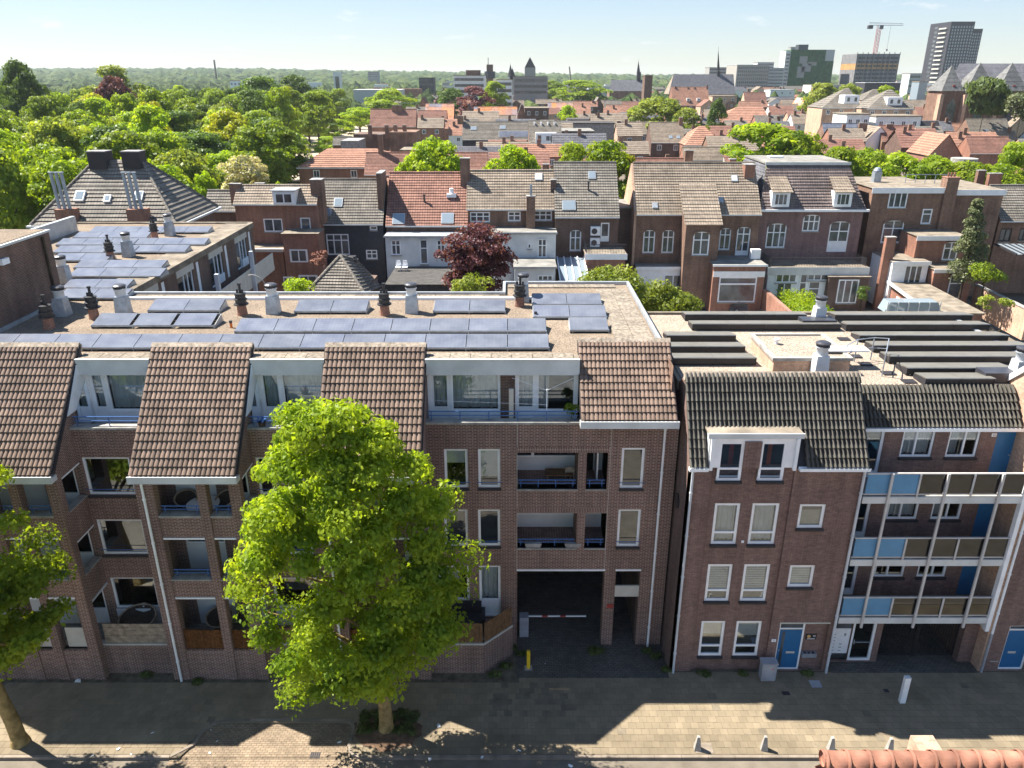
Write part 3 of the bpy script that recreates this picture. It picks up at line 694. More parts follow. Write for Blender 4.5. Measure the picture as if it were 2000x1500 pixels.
wr = MB(); wr.box(wx0, wx1, wy0-.1, wy1, 12.9, ZR-.045); wing_roof = wr.build('wing_roof', 'gravel', A)
edging(wing_roof, [(wx1-.02, 38), (wx1-.02, 57.5)], 'felt', h=.06, w_=.3); edging(wing_roof, [(wx0, 57.5), (wx1, 57.5)], 'felt', h=.06, w_=.3)
MB().box(wx1-1.9, wx1-.2, 38, 57.3, ZR-.05, ZR+.0).build('felt_strip', 'felt', wing_roof)
MB().box(-31.2, -30.9, 49.5, 54.5, 12.9, 14.1).build('party_wall', 'zinc', A)
tw = MB(); tw.box(-30, -22.0, 31.2, 36.3, 13.0, 16.4); two = tw.build('lift_tower', 'brickdark', A)
MB().box(-30.05, -21.94, 31.13, 36.37, 16.4, 16.5).build('tower_trim', 'fascia', two); MB().box(-29.9, -22.1, 31.3, 36.2, 16.5, 16.53).build('tower_roof', 'gravel', two)
MB().box(-22.1, -21.9, 31.1, 36.35, 13.02, 13.2).build('flashing', 'zinc', two)
m = MB(); m.tube((-21.92, 35.6, 13.2), (-21.92, 35.6, 16.3), .06); m.build('downpipe', 'barkdark', two)
MB().box(-21.99, -21.85, 32.3, 32.8, 15.7, 15.95).build('floodlight', 'white', two)
# court gallery behind: white balustrade on posts
G = thing('court_gallery', 'white panelled access gallery with posts along the courtyard side of the brown brick wing', 'gallery', (-17, 48, 0))
sl_ = MB(); sl_.box(-19.3, -18.0, 38.2, 57, 9.75, 10.0); sl_.build('gallery_floor', 'concrete', G)
for i in range(9): MB().box(-18.0, -17.94, 38.3+i*2.05, 40.3+i*2.05, 9.7, 11.0).build('balustrade_panel', 'cream', G)
for y in (38.5, 45, 51.5): MB().box(-17.93, -17.7, y, y+.25, 0, 12.2).build('post', 'ventwhite', G)
for i in range(9): MB().box(-17.6+.0, -16.0, 45.4+i*.3, 45.72+i*.3, 7.0+i*.19-.05, 7.0+i*.19).build('stair_tread', 'concrete', G)
m = MB(); m.path([(-16.2+1.0*math.cos(a), 46.6, 10.2+1.6*math.sin(a)) for a in np.linspace(1.8, -1.2, 14)], .03); m.build('handrail', 'cream', G)
# ------------------------------------------------ solar panels
pm_ = MB().box(0, 1.63, 0, .99, 0, .035).mesh('solar_panel', 'solar')
def solar_row(x, y, n, label, z=ZR-.04, tilt=15, group='solar panels on the flat roof', pitch=1.66, defl=False):
    o = thing('solar_panel_row', label, 'solar panels', (x, y, z), group)
    a = R(tilt)
    for i in range(n): part('panel', pm_, o, (x+i*pitch, y, z+.13), (a, 0, 0))
    m = MB(); h = math.sin(a)*.99+.12; d = math.cos(a)*.99
    m.prism([(y-.02, z+.01), (y-.02, z+.11), (y+d, z+h), (y+d+.18, z+.01)], 'x', x-.02, x-.002); m.build('side_plate', 'zinc', o); m = MB()
    m.prism([(y-.02, z+.01), (y-.02, z+.11), (y+d, z+h), (y+d+.18, z+.01)], 'x', x+n*pitch-.03, x+n*pitch-.012); m.build('side_plate', 'zinc', o)
    m = MB(); m.prism([(y+d+.01, z+h+.02), (y+d+.03, z+h+.02), (y+d+.2, z+.01), (y+d+.18, z+.01)], 'x', x, x+n*pitch-.03); m.build('wind_deflector', 'zinc', o)
    m = MB()
    for i in range(n+1): m.box(x+i*pitch-.03, x+i*pitch, y-.03, y+.05, z+.02, z+.16)
    m.box(x, x+n*pitch-.03, y-.012, y-.004, z+.08, z+.165); m.build('front_rail', 'galv', o)
def srow(u, v, n, label, **kw):
    p = at(u, v, Z=ZR); solar_row(p.x, p.y, n, label, **kw)
p0 = at(1073, 684, Z=ZR)
solar_row(p0.x-14*1.66, p0.y, 14, 'longest row of solar panels, right along the front roof edge behind the tiled ridges')
p0 = at(1068, 651, Z=ZR); solar_row(p0.x-8*1.66, p0.y, 8, 'row of eight solar panels directly behind the longest front row')
srow(180, 640, 3, 'row of three solar panels on gravel near the lift tower', pitch=1.78)
srow(290, 610, 2, 'pair of solar panels between the tower-side vent and a chimney pot')
srow(576, 612, 2, 'pair of solar panels with a metal deflector in the middle of the front roof')
srow(847, 612, 2, 'pair of solar panels just right of the third roof vent')
srow(1040, 598, 2, 'rearmost pair of solar panels at the right end of the front roof')
srow(1042, 623, 2, 'second pair from the back at the right end of the front roof')
srow(1114, 649, 1, 'single solar panel behind the rightmost tiled roof slope')
for i, (u, v, n, lab) in enumerate(((175, 456, 4, 'rearmost row of panels on the wing roof, beside the hipped roof'), (143, 467, 2, 'second row from the back on the wing roof, far side'), (250, 480, 2, 'short row at the roof edge before the rear vent of the wing'),
        (110, 481, 2, 'third row from the back on the wing roof, next to the tower'), (205, 495, 2, 'row passing behind the middle vent of the wing roof'), (104, 496, 2, 'row half hidden by the tower'), (100, 512, 1, 'stub of panels at the tower corner on the wing roof'),
        (145, 526, 2, 'row in front of the middle chimney pot on the wing roof'), (135, 543, 2, 'row beside the front left vent of the wing roof'), (122, 566, 1, 'single panel before the front vent of the wing'), (112, 586, 1, 'foremost single panel on the wing roof by the tower vent'))):
    srow(u, v, n+1, 'panels: ' + lab, tilt=12, group='solar panels on the wing roof')
# ================================================================ house with the white box dormer (number 42)
B = thing('dormer_house', 'narrow purplish brick apartment house with dark tiled roof, white box dormer and blue front door', 'building', (9.9, 25.3, 0))
bx0, bx1, yB = 6.6, 13.2, 25.3
def XB(u, v): return xa(u, v, yB)
rows_ = ((983, 1063), (1102, 1174), (1213, 1281))
wb = []
for v0, v1 in rows_:
    z0, z1 = za(v1, yB+.1), za(v0, yB+.1)
    for xx in ((7.78, 8.76), (9.22, 10.26)): wb.append((xx[0], xx[1], z0, z1))
sm_ = [(11.0, 12.0, za(1032, yB), za(985, yB)), (11.0, 12.0, za(1147, yB), za(1104, yB))]
dr_ = (10.98, 12.05, .04, za(1218, yB))
zd0, zd1 = za(938, yB), za(862, yB)
dw = [(xa(1402, 900, yB), xa(1450, 900, yB), zd0, zd1), (xa(1483, 900, yB), xa(1533, 900, yB), zd0, zd1)]
fb = MB()
wall(fb, 7.5, 10.6, 0, 9.75, yB+.1, wb)
wall(fb, bx0, 7.5, 0, 9.75, yB); wall(fb, 10.6, bx1, 0, 9.75, yB, sm_+[(dr_[0], dr_[1]+.95, dr_[2], dr_[3], .18)])
fb.poly([(7.5, yB, 0), (7.5, yB+.1, 0), (7.5, yB+.1, 9.75), (7.5, yB, 9.75)]); fb.poly([(10.6, yB, 0), (10.6, yB+.1, 0), (10.6, yB+.1, 9.75), (10.6, yB, 9.75)])
fb.poly([(dr_[1], yB+.16, 0), (dr_[1]+.95, yB+.16, 0), (dr_[1]+.95, yB+.16, dr_[3]), (dr_[1], yB+.16, dr_[3])])
fb.build('front_wall', 'brickB', B)
sb = MB(); sb.prism([(yB, 0), (37.4, 0), (37.4, 12.0), (28.0, 12.0), (27.08, 12.72), (25.1, 9.75), (yB, 9.75)], 'x', bx0, bx0+.2); sb.build('side_wall', 'brickB', B)
sb = MB(); sb.poly([(bx0, 37.4, 0), (22, 37.4, 0), (22, 37.4, 12), (bx0, 37.4, 12)]); sb.poly([(22, 37.4, 0), (22, 27, 0), (22, 27, 12), (22, 37.4, 12)]); sb.build('rear_wall', 'brickbrown', B)
for i, o_ in enumerate(wb): window(B, *o_, yB+.13, trans=(.24,), fr=.105, curtain=(('drape', 'curtain', 0, 1), ('drape', 'curtain', 0, 1), ('slats', 'blind', 0, .8), ('slats', 'blind', 0, .8), ('roll', 'blind', 0, .45), ('roll', 'blind', 0, .5))[i])
window(B, *sm_[0], yB+.05, fr=.11, curtain=('roll', 'beigeblind', .35, 1)); window(B, *sm_[1], yB+.05, fr=.11, curtain=('slats', 'blind', 0, 1))
fd = window(B, dr_[0], dr_[1], dr_[2], dr_[3], yB+.08, fr=.07, sill=None, name='front_door', trans=(.86,), glass='farglass')
lf = MB().box(dr_[0]+.072, dr_[1]-.072, yB+.1, yB+.14, .1, 2.06).build('door_leaf', 'bluedoor', B)
MB().box(dr_[0]+.19, dr_[0]+.31, yB+.094, yB+.099, .18, 2.0).build('glazed_strip', 'farglass', lf)
MB().box(dr_[0]+.46, dr_[0]+.82, yB+.09, yB+.099, .86, .96).build('letter_slot', 'cream', lf)
m = MB(); m.tube((dr_[0]+.13, yB+.04, 1.05), (dr_[0]+.13, yB+.1, 1.05), .03); m.build('door_knob', 'galv', lf)
MB().box(dr_[0]-.02, dr_[1]+.97, yB-.02, yB+.04, dr_[3]+.002, dr_[3]+.06).build('door_lintel', 'cream', B)
def sign(par, name, x0, x1, z0, z1, y, mat, T=None): return MB(T).box(x0, x1, y-.03, y, z0, z1).build(name, mat, par)
pl = sign(B, 'name_plate', 12.18, 12.62, 1.55, 1.83, yB+.155, 'blackpl')
m = MB(); m.tube((12.30, yB+.12, 1.71), (12.30, yB+.124, 1.71), .075, n=16); m.build('plate_emblem', 'brass', pl)
def text(par, s, size, loc, mat, rz=0, name='lettering'):
    c = bpy.data.curves.new(name, 'FONT'); c.body = s; c.size = size; c.extrude = .003; c.align_x = 'CENTER'
    t = bpy.data.objects.new(name, c); COL.objects.link(t)
    me = bpy.data.meshes.new_from_object(t.evaluated_get(bpy.context.evaluated_depsgraph_get())); bpy.data.objects.remove(t)
    me.materials.append(MATS[mat]); o = bpy.data.objects.new(name, me); COL.objects.link(o); o.parent = par
    o.location = Vector(loc)-org(par); o.rotation_euler = (R(90), 0, rz); ORG[o.name] = Vector(loc); return o
text(pl, '42', .11, (12.52, yB+.12, 1.70), 'white')
MB().box(12.24, 12.56, yB+.118, yB+.124, 1.578, 1.603).build('plate_line', 'white', pl)
mbx = MB().box(12.1, 12.7, yB-.02, yB+.15, .72, .92).build('letter_boxes', 'galv', B)
for i in range(3): MB().prism([(12.17+i*.17, .93), (12.27+i*.17, .93), (12.25+i*.17, .945), (12.19+i*.17, .945)], 'y', yB, yB+.1).build('letter_flap', 'darkmetal', mbx)
np_ = sign(B, 'number_plate', 10.72, 10.90, 1.55, 1.68, yB, 'white'); text(np_, '42', .1, (10.81, yB-.034, 1.58), 'steelgrey')
sign(B, 'wall_box', 8.97, 9.07, 6.3, 6.4, yB+.1, 'white')
# roof of the dormer house
anB = math.atan2(12.75-9.8, 27.08-25.08); lnB = math.hypot(12.75-9.8, 27.08-25.08)/10
dxa, dxb = xa(1388, 870, 25.2), xa(1562, 870, 25.2)
q = MB(); q.prism([(25.95, 11.0), (27.08, 12.7), (27.9, 12.0), (27.9, 11.0)], 'x', bx0+.02, bx1-.02); rfB = q.build('roof_slope', 'slate', B)
for a, b in ((bx0+.02, dxa-.01), (dxb+.01, bx1-.02)): MB().prism([(25.1, 9.74), (25.95, 11.0), (25.95, 10.9), (25.5, 9.74)], 'x', a, b).build('roof_boarding', 'slate', rfB)
wB = (bx1-bx0)/20
dxa, dxb = xa(1388, 870, 25.2), xa(1562, 870, 25.2)
tileslope(rfB, bx0-.03, bx1+.03, 25.06, 9.80, anB, 10, 20, lnB, FLAT2, 'tileB', 170, lambda c, r: r < 4 and dxa-.30 < bx0+c*wB and bx0+(c+1)*wB < dxb+.33)
MB().prism([(26.92, 12.68), (27.06, 12.84), (27.24, 12.7), (27.2, 12.45), (26.98, 12.5)], 'x', bx0-.03, bx1+.03).build('ridge_cap', 'ridgeA', rfB)
for a, b in ((bx0-.05, dxa-.05), (dxb+.05, bx1+.05)): MB().prism([(24.92, 9.80), (24.92, 9.68), (25.12, 9.68), (25.12, 9.80), (25.09, 9.80), (25.09, 9.71), (24.95, 9.71), (24.95, 9.80)], 'x', a, b).build('gutter', 'white', rfB)
zt = 11.05
dm = MB(); dfr = [(dw[0][0], dw[0][1], 9.3, zd1), (dw[1][0], dw[1][1], 9.3, zd1)]
wall(dm, dxa, dxb, 9.68, zt-.02, 25.26, [(a, b, 9.3, e, .1) for a, b, c, e in dfr]); dmo = dm.build('dormer_front', 'white', B)
MB().box(dw[0][1]-.0, dw[1][0], 25.2, 25.258, 9.66, zd1+.02).build('dormer_infill', 'brickB', dmo)
for a, b, c, e in dw: window(B, a, b, c, e, 25.28, trans=(.26,), fr=.1, curtain=('drape', 'red', .45, .72) if a < 8.6 else ('drape', 'orange', .3, .5))
for x in (dxa, dxb): MB().prism([(25.27, 9.85), (25.27, zt-.02), (26.0, zt-.02)], 'x', x-.03, x+.03).build('dormer_cheek', 'fascia', dmo)
MB().box(dxa-.1, dxb+.1, 25.2, 26.3, zt, zt+.06).build('dormer_roof', 'felt', dmo)
MB().box(dxa-.12, dxb+.12, 25.14, 25.2, zt-.12, zt+.08).build('dormer_trim', 'fascia', dmo)
for x in (dxa+.02, dxb-.14): MB().box(x, x+.12, 25.12, 25.257, 9.62, zt-.121).build('corner_board', 'white', dmo)
downpipe(B, bx0+.16, 25.2, 9.55, 0, 'ventwhite', .05, top=(bx0+.24, 25.0, 9.68)); downpipe(B, bx1-.02, 25.2, 9.6, 0, 'ventwhite', .055, top=(bx1-.08, 25.0, 9.7))
m = MB(); m.tube((bx0-.06, 26.4, 7.6), (bx0-.02, 26.4, 7.6), .3, n=14); m.build('wall_dish', 'blackpl', B)
# flat roof over the house and the gallery block
fr_ = MB(); fr_.box(bx0+.1, bx1, 27.5, 37.4, 11.7, 12.0); fr_.box(bx1, 21.9, 27.6, 37.4, 11.7, 12.0); roofB = fr_.build('flat_roof', 'gravelpink', B)
edging(roofB, [(bx0, 37.4), (22, 37.4)], 'felt', 12.0, .12, .2); edging(roofB, [(22, 37.5), (22, 28)], 'zinc', 12.0, .12, .2); edging(roofB, [(6.62, 37.3), (6.62, 28)], 'felt', 12.0, .1, .16)
sbx = MB(); sbx.box(10.6, 13.7, 29.0, 32.1, 12.0, 12.6); st = sbx.build('stair_head', 'bricklight', B)
MB().box(10.7, 13.6, 29.1, 32.0, 12.6, 12.63).build('stair_roof', 'gravelpink', st)
for a in ((10.52, 13.78, 28.92, 29.1), (10.52, 13.78, 32.0, 32.18), (10.52, 10.7, 29.1, 32.0), (13.6, 13.78, 29.1, 32.0)): MB().box(*a, 12.57, 12.7).build('roof_edge', 'concrete', st)
MB().box(12.7, 14.7, 29.6, 30.2, 12.72, 12.78).build('canopy', 'white', st)
m = MB(); m.tube((11.3, 30.9, 12.62), (11.3, 30.9, 12.8), .06); m.tube((11.3, 30.9, 12.8), (11.3, 30.9, 12.88), .13, n=12); m.build('roof_vent', 'white', st)
m = MB()
hp = [at(1648, 718, Z=12), at(1668, 707, Z=12), at(1700, 703, Z=12), at(1728, 705, Z=12), at(1722, 735, Z=12)]
for a, b in zip(hp, hp[1:]):
    for z in (.55, 1.0): m.path([a+Vector((0, 0, z)), b+Vector((0, 0, z))], .022)
for p in hp: m.tube(p, p+Vector((0, 0, 1.0)), .025)
m.build('guard_rail', 'galv', B)
for u, v, h in ((1597, 632, .85), (1598, 736, .95), (1985, 742, .85)): vent_proto(B, at(u, v, Z=12.0), 'ventwhite', h)
for u, v in ((1592, 640), (1950, 745)):
    p = at(u, v, Z=12); MB().box(p.x-.7, p.x+.9, p.y-.2, p.y+.5, 12.0, 12.42).build('vent_plinth', 'darkmetal', B)
for i, (u, v) in enumerate(((1648, 663), (1670, 697), (1690, 712), (1735, 730), (1775, 746))):
    p = at(u, v, Z=12); MB().box(p.x-.25, p.x+.25, p.y-.2, p.y+.2, 12.0, 12.05).build('rubber_mat', 'slate', roofB)
# dark-backed solar rows
def back_row(u0, u1, v, label):
    a, b = at(u0, v+8, Z=12.0), at(u1, v+8, Z=12.0); y = a.y; L_ = b.x-a.x; n = max(1, round(L_/1.7)); pt = L_/n
    o = thing('solar_panel_row', label, 'solar panels', (a.x, y, 12.0), 'black-backed solar panels on the gravel roof')
    bd = MB().box(0, pt-.012, 0, .03, .06, .34).mesh('back_plate', 'blackpl'); tp = MB().box(0, pt-.012, 0, .96, 0, .035).mesh('panel', 'panelback')
    for i in range(n):
        part('back_plate', bd, o, (a.x+i*pt, y, 12.0)); part('panel', tp, o, (a.x+i*pt, y-.04, 12.335), (R(-8), 0, 0))
    for x in (a.x-.012, b.x): MB().prism([(y, 12.02), (y, 12.33), (y+.93, 12.18), (y+.93, 12.02)], 'x', x, x+.01).build('side_plate', 'slate', o)
    MB().box(a.x, b.x, y-.055, y-.042, 12.335, 12.36).build('edge_rail', 'galv', o)
for u0, u1, v, lab in ((1338, 1574, 619, 'rearmost black-backed row left of the white vent box'), (1352, 1640, 638, 'second black-backed row, running up to the white vent box'), (1302, 1436, 661, 'third black-backed row from the back, left of the stair head'),
        (1306, 1454, 683, 'fourth black-backed row from the back, left of the stair head'), (1314, 1476, 706, 'foremost black-backed row left of the stair head, behind the dark ridge'),
        (1630, 1897, 620, 'rearmost black-backed row right of the white vent box'), (1652, 1930, 639, 'second black-backed row on the right-hand field'), (1678, 1967, 661, 'third black-backed row on the right-hand field'),
        (1706, 2010, 681, 'fourth black-backed row on the right-hand field'), (1736, 2010, 703, 'fifth black-backed row on the right-hand field'), (1770, 1975, 726, 'sixth black-backed row, beside the guard rail end'), (1806, 1940, 747, 'foremost black-backed row, just behind the low tiled slope')): back_row(u0, u1, v, lab)
# ================================================================ gallery block
C_ = thing('gallery_block', 'brick apartment block with open access galleries, blue and smoked glass balustrades and a barred gateway', 'building', (16.4, 26, 0))
cx0, cx1, yC = 13.2, 19.75, 26.75
FC = [2.75, 5.56, 8.4]
cw = MB(); cops = []
for i, z in enumerate(FC):
    zt_ = z+2.12
    cops.append([(13.45, 14.5, z+.03, z+2.15), (15.2+.0, 16.45, z+.95, zt_), (17.0, 18.2, z+.95, zt_), (18.85, 19.7, z+.03, z+2.12)])
wall(cw, cx0, cx1+.2, 2.4, 10.9, yC, [o for r in cops for o in r])
gy = 25.85
wall(cw, cx0+.02, cx1+.2, 0, 2.46, gy, [(13.42, 14.28, .05, 2.4), (14.3, 15.3, .05, 2.4), (15.55, 19.0, -.1, 2.44, .4)])
cw.build('wall', 'brickB', C_)
for i, r in enumerate(cops):
    window(C_, *r[0], yC+.04, fr=.12, panel=.12, sill=None, name='glazed_door')
    window(C_, *r[1], yC+.04, mull=(.45,), fr=.08, curtain=('drape', 'curtain', 0, 1) if i else None); window(C_, *r[2], yC+.04, mull=(.55,), fr=.08, curtain=('drape', 'curtain', .05, .4) if i else None)
    d = MB().box(r[3][0]+.02, r[3][1]-.06, yC+.04, yC+.09, r[3][2], r[3][3]-.02).build('blue_door', 'bluedoor', C_)
    MB().box(r[3][1]-.058, r[3][1], yC-.01, yC+.09, r[3][2], r[3][3]).build('door_frame', 'white', C_)
    m = MB(); m.tube((r[3][1]-.18, yC-.02, r[3][2]+1.0), (r[3][1]-.18, yC+.04, r[3][2]+1.0), .03); m.build('door_knob', 'galv', d)
PX = [14.28, 16.39, 18.45]; yg = 25.35
for i, z in enumerate(FC):
    MB().box(cx0+.15, 19.42, yg+.02, yC+.02, z-.12, z).build('gallery_floor', 'concrete', C_)
    MB().box(cx0+.15, 19.42, yg-.03, yg+.02, z-.30, z-.02).build('gallery_beam', 'fascia', C_)
    ed = [13.38, 14.28, 15.38, 16.39, 17.42, 18.45, 19.40]
    for j, (a, b) in enumerate(zip(ed, ed[1:])):
        MB().box(a+.03, b-.03, yg-.0, yg+.025, z+.12, z+.95).build('blue_panel' if j < 2 else 'glass_panel', 'bluepanel' if j < 2 else 'tintglass', C_)
    MB().box(13.36, 19.42, yg-.02, yg+.05, z+.951, z+1.0).build('hand_rail', 'postgrey', C_)
    MB().box(13.36, 19.42, yg-.01, yg+.04, z+.075, z+.118).build('bottom_rail', 'postgrey', C_)
    for x in (15.38, 17.42): MB().box(x-.035, x+.035, yg-.05, yg-.021, z-.04, z+.95).build('short_post', 'postgrey', C_)
for x in PX: MB().box(x-.045, x+.045, yg-.13, yg-.052, 2.3, 9.42).build('post', 'postgrey', C_)
MB().box(19.40, 19.56, yg-.1, yg+.12, 2.1, 10.7).build('end_post', 'white', C_)
MB().box(19.43, 19.53, yg+.12, 26.3, 2.12, 2.3).build('bracket', 'white', C_)
anC = math.atan2(12.05-10.72, 27.55-26.55); lnC = math.hypot(12.05-10.72, 1.0)/5
q = MB(); q.prism([(26.58, 10.68), (27.55, 12.0), (27.7, 11.9), (26.9, 10.68)], 'x', cx0+.05, 19.5); rfC = q.build('roof_slope', 'slate', C_)
tileslope(rfC, cx0+.02, 19.55, 26.53, 10.75, anC, 5, 19, lnC, FLAT2, 'tileB', 95)
MB().prism([(26.38, 10.75), (26.38, 10.62), (26.6, 10.62), (26.6, 10.75), (26.57, 10.75), (26.57, 10.65), (26.41, 10.65), (26.41, 10.75)], 'x', cx0+.1, 19.7).build('gutter', 'white', rfC)
downpipe(C_, 19.72, 25.25, 10.5, 2.0, 'white', .05); downpipe(C_, 19.72, 25.25, 2.0, 0, 'steelgrey', .055, False)
lamp = MB().box(14.95, 15.4, yC-.1, yC, 10.55, 10.62).build('ceiling_lamp', 'white', C_)
np2 = sign(C_, 'number_plate', 18.62, 18.80, 10.25, 10.39, yC, 'white'); text(np2, '48', .11, (18.71, yC-.034, 10.28), 'steelgrey')
# entrance: letter boxes and glazed door
fr2 = window(C_, 14.3, 15.3, .05, 2.4, gy+.04, fr=.11, sill=None, name='entrance_door', glass='glass')
m = MB(); m.path([(14.46, gy+.02, .95), (14.46, gy-.02, .98), (14.46, gy+.02, 1.16)], .02); m.box(14.44, 15.15, gy+.02, gy+.038, 1.0, 1.04); m.box(14.44, 15.1, gy+.02, gy+.038, .2, .235); m.build('door_bar', 'galv', fr2)
lb = MB().box(13.45, 14.26, gy+.05, gy+.1, .42, 1.72).build('letter_box_panel', 'white', C_)
MB().box(13.45, 14.26, gy+.06, gy+.09, 1.73, 2.38).build('entry_pane', 'farglass', C_); MB().box(13.45, 14.26, gy+.06, gy+.09, .1, .41).build('entry_pane', 'farglass', C_)
for i in range(6):
    MB().box(13.5, 13.66, gy+.045, gy+.049, .56+i*.17, .585+i*.17).build('letter_slot', 'slate', lb)
    if i < 3: MB().box(13.86, 13.98, gy+.045, gy+.049, .56+i*.17, .585+i*.17).build('letter_slot', 'slate', lb)
MB().box(14.0, 14.09, gy+.04, gy+.049, 1.34, 1.47).build('intercom', 'steelgrey', lb)
# barred gate and passage
gt = thing('gateway_gate', 'black double gate of thin vertical bars closing the vehicle passage under the galleries', 'gate', (17.2, 26.2, 0))
for a, b in ((15.58, 17.26), (17.3, 18.98)):
    lf = MB(); lf.box(a, a+.05, 26.16, 26.21, .05, 2.35); lf.box(b-.05, b, 26.16, 26.21, .05, 2.35); lf.box(a+.05, b-.05, 26.17, 26.2, 2.28, 2.35); lf.box(a+.05, b-.05, 26.17, 26.2, .1, .18); lf = lf.build('gate_leaf', 'blackpl', gt)
    for x in np.arange(a+.14, b-.06, .115): MB().box(x, x+.02, 26.175, 26.195, .181, 2.279).build('bar', 'blackpl', lf)
sg = sign(gt, 'notice', 15.95, 16.17, 2.1, 2.2, 26.15, 'white')
pg = MB()
for x in (15.5, 19.05): pg.poly([(x, 26.2, 0), (x, 36.5, 0), (x, 36.5, 2.45), (x, 26.2, 2.45)])
pg.poly([(15.5, 26.2, 2.45), (19.05, 26.2, 2.45), (19.05, 36.5, 2.45), (15.5, 36.5, 2.45)]); pg.build('passage_wall', 'brickdark', C_)
pg = MB(); pg.box(14.4, 14.44, 26.0, 28.5, 0, 2.4); pg.box(13.3, 15.4, 28.5, 28.55, 0, 2.4); pg.build('entrance_hall', 'whitewall', C_)
for z in FC: MB().poly([(cx0, yC+.2, z-.05), (22, yC+.2, z-.05), (22, 37, z-.05), (cx0, 37, z-.05)]).build('floor_slab', 'floorin', C_)
for z in (2.8, 5.6, 8.4, 9.72): MB().poly([(bx0+.2, yB+.3, z), (bx1, yB+.3, z), (bx1, 37, z), (bx0+.2, 37, z)]).build('floor_slab', 'floorin', B)
# ================================================================ corner house at the edge of the view
E = thing('corner_house', 'brick house cut by the picture edge with white gable trim and blue front door', 'building', (22, 25.3, 0))
ew = MB(); ed_ = (20.42, 21.5, .04, 2.35)
wall(ew, 19.76, 26, 0, 11.8, 25.3, [ed_])
ew.build('front_wall', 'brickB', E)
sw = MB(); sw.prism([(25.3, 0), (30, 0), (30, 10.4), (28.6, 11.45), (26.6, 13.3), (25.3, 11.9)], 'x', 19.6, 19.75); sw.build('side_wall', 'bricklight', E)
sw = MB(); strips(sw, (19.62, 25.1, 11.75), (26, 25.1, 11.75), (26, 26.6, 13.4), (19.62, 26.6, 13.4), 6); strips(sw, (26, 30, 10.4), (19.62, 30, 10.4), (19.62, 26.6, 13.4), (26, 26.6, 13.4), 12); sw.build('roof', 'roofdark', E)
sw = MB(); sw.prism([(25.0, 11.5), (26.6, 13.28), (30.1, 10.2), (30.1, 10.5), (26.6, 13.55), (25.0, 11.8)], 'x', 19.52, 19.61); sw.build('gable_trim', 'white', E)
window(E, *ed_, 25.38, fr=.08, sill=None, name='front_door', trans=(.88,), glass='farglass')
lf = MB().box(ed_[0]+.082, ed_[1]-.082, 25.40, 25.44, .1, 2.02).build('door_leaf', 'bluedoor', E); MB().box(ed_[0]+.3, ed_[0]+.62, 25.39, 25.399, .86, .96).build('letter_slot', 'cream', lf)
MB().box(20.0, 20.35, 25.28, 25.3, .5, .54).build('wall_ledge', 'concrete', E)
# ================================================================ street furniture
def bollard(u, v, label, h=.62):
    p = at(u, v, Z=0); m = MB(Matrix.Translation(p) @ Matrix.Rotation(rnd.uniform(-.15, .15), 4, 'Z'))
    m.add([(-.13,-.11,0),(.13,-.11,0),(.13,.11,0),(-.13,.11,0),(-.05,-.05,h),(.05,-.05,h),(.05,.05,h),(-.05,.05,h),(0,0,h+.02)], [(0,1,5,4),(1,2,6,5),(2,3,7,6),(3,0,4,7),(4,5,8),(5,6,8),(6,7,8),(7,4,8)])
    solo(m, 'kerb_bollard', 'concrete', label, 'bollard', 'tapered concrete bollards along the kerb')
bollard(1362, 1463, 'leftmost tapered concrete bollard on the sunny kerb, on a pale slab'); bollard(1492, 1463, 'second tapered concrete bollard, standing alone left of the terracotta ridge end')
bollard(1622, 1465, 'third tapered concrete bollard just above the end of the terracotta ridge'); bollard(1736, 1467, 'rightmost tapered concrete bollard, left of the brick chimney')
p = at(1363, 1462, Z=.006); MB().box(p.x-.1, p.x+.55, p.y-.2, p.y+.25, .003, .014).build('pale_slab', 'kerb', pavement)
p = at(1032, 1305, Z=0); yp = thing('yellow_post', 'short yellow steel post in front of the parking gateway', 'post', p)
MB(Matrix.Translation(p)).box(-.07, .07, -.05, .05, 0, .92).build('post', 'yellow', yp); MB(Matrix.Translation(p)).box(-.16, .16, -.14, .14, 0, .02).build('base_plate', 'concrete', yp)
p = at(1761, 1371, Z=0); wp = thing('white_post', 'tall white square post standing in the shaded pavement before the barred gateway', 'post', p)
MB(Matrix.Translation(p)).box(-.11, .11, -.08, .08, 0, 1.25).build('post', 'white', wp); MB(Matrix.Translation(p)).box(-.115, .115, -.085, .085, 1.25, 1.28).build('cap', 'ventwhite', wp)
for s_ in (-.35, .38): MB(Matrix.Translation(p)).box(s_-.1, s_+.1, .5, .68, .012, .02).build('ground_cover', 'slate', wp)
p = at(1497, 1325, Z=0); cb = thing('utility_cabinet', 'grey metal utility cabinet against the wall beside the blue door', 'cabinet', p)
MB(Matrix.Translation(p)).box(-.3, .3, -.18, .18, .05, .86).build('body', 'steelgrey', cb); MB(Matrix.Translation(p)).box(-.33, .33, -.21, .21, .86, .92).build('lid', 'steelgrey', cb); MB(Matrix.Translation(p)).box(-.28, .28, -.16, .16, 0, .05).build('plinth', 'concrete', cb); MB(Matrix.Translation(p)).box(.08, .16, -.186, -.18, .62, .66).build('sticker', 'orange', cb)
# barrier
p = Vector((opsR[6][0]+.32, 27.6, 0)); br = thing('parking_barrier', 'red and white barrier boom on a pale cabinet inside the parking gateway', 'barrier', p)
MB(Matrix.Translation(p)).box(-.2, .2, -.2, .2, 0, 1.05).build('cabinet', 'steelgrey', br)
bl = MB(Matrix.Translation(p)).box(.1, 2.75, -.03, .03, .97, 1.02).build('boom', 'white', br)
for x in (.8, 1.6): MB(Matrix.Translation(p)).box(x, x+.25, -.034, .034, .966, 1.024).build('red_stripe', 'red', bl)
sgn = sign(A, 'red_sign', X_(1182, 1170)+.08, X_(1182, 1170)+.36, za(1187, yA), za(1180, yA), yA, 'red')
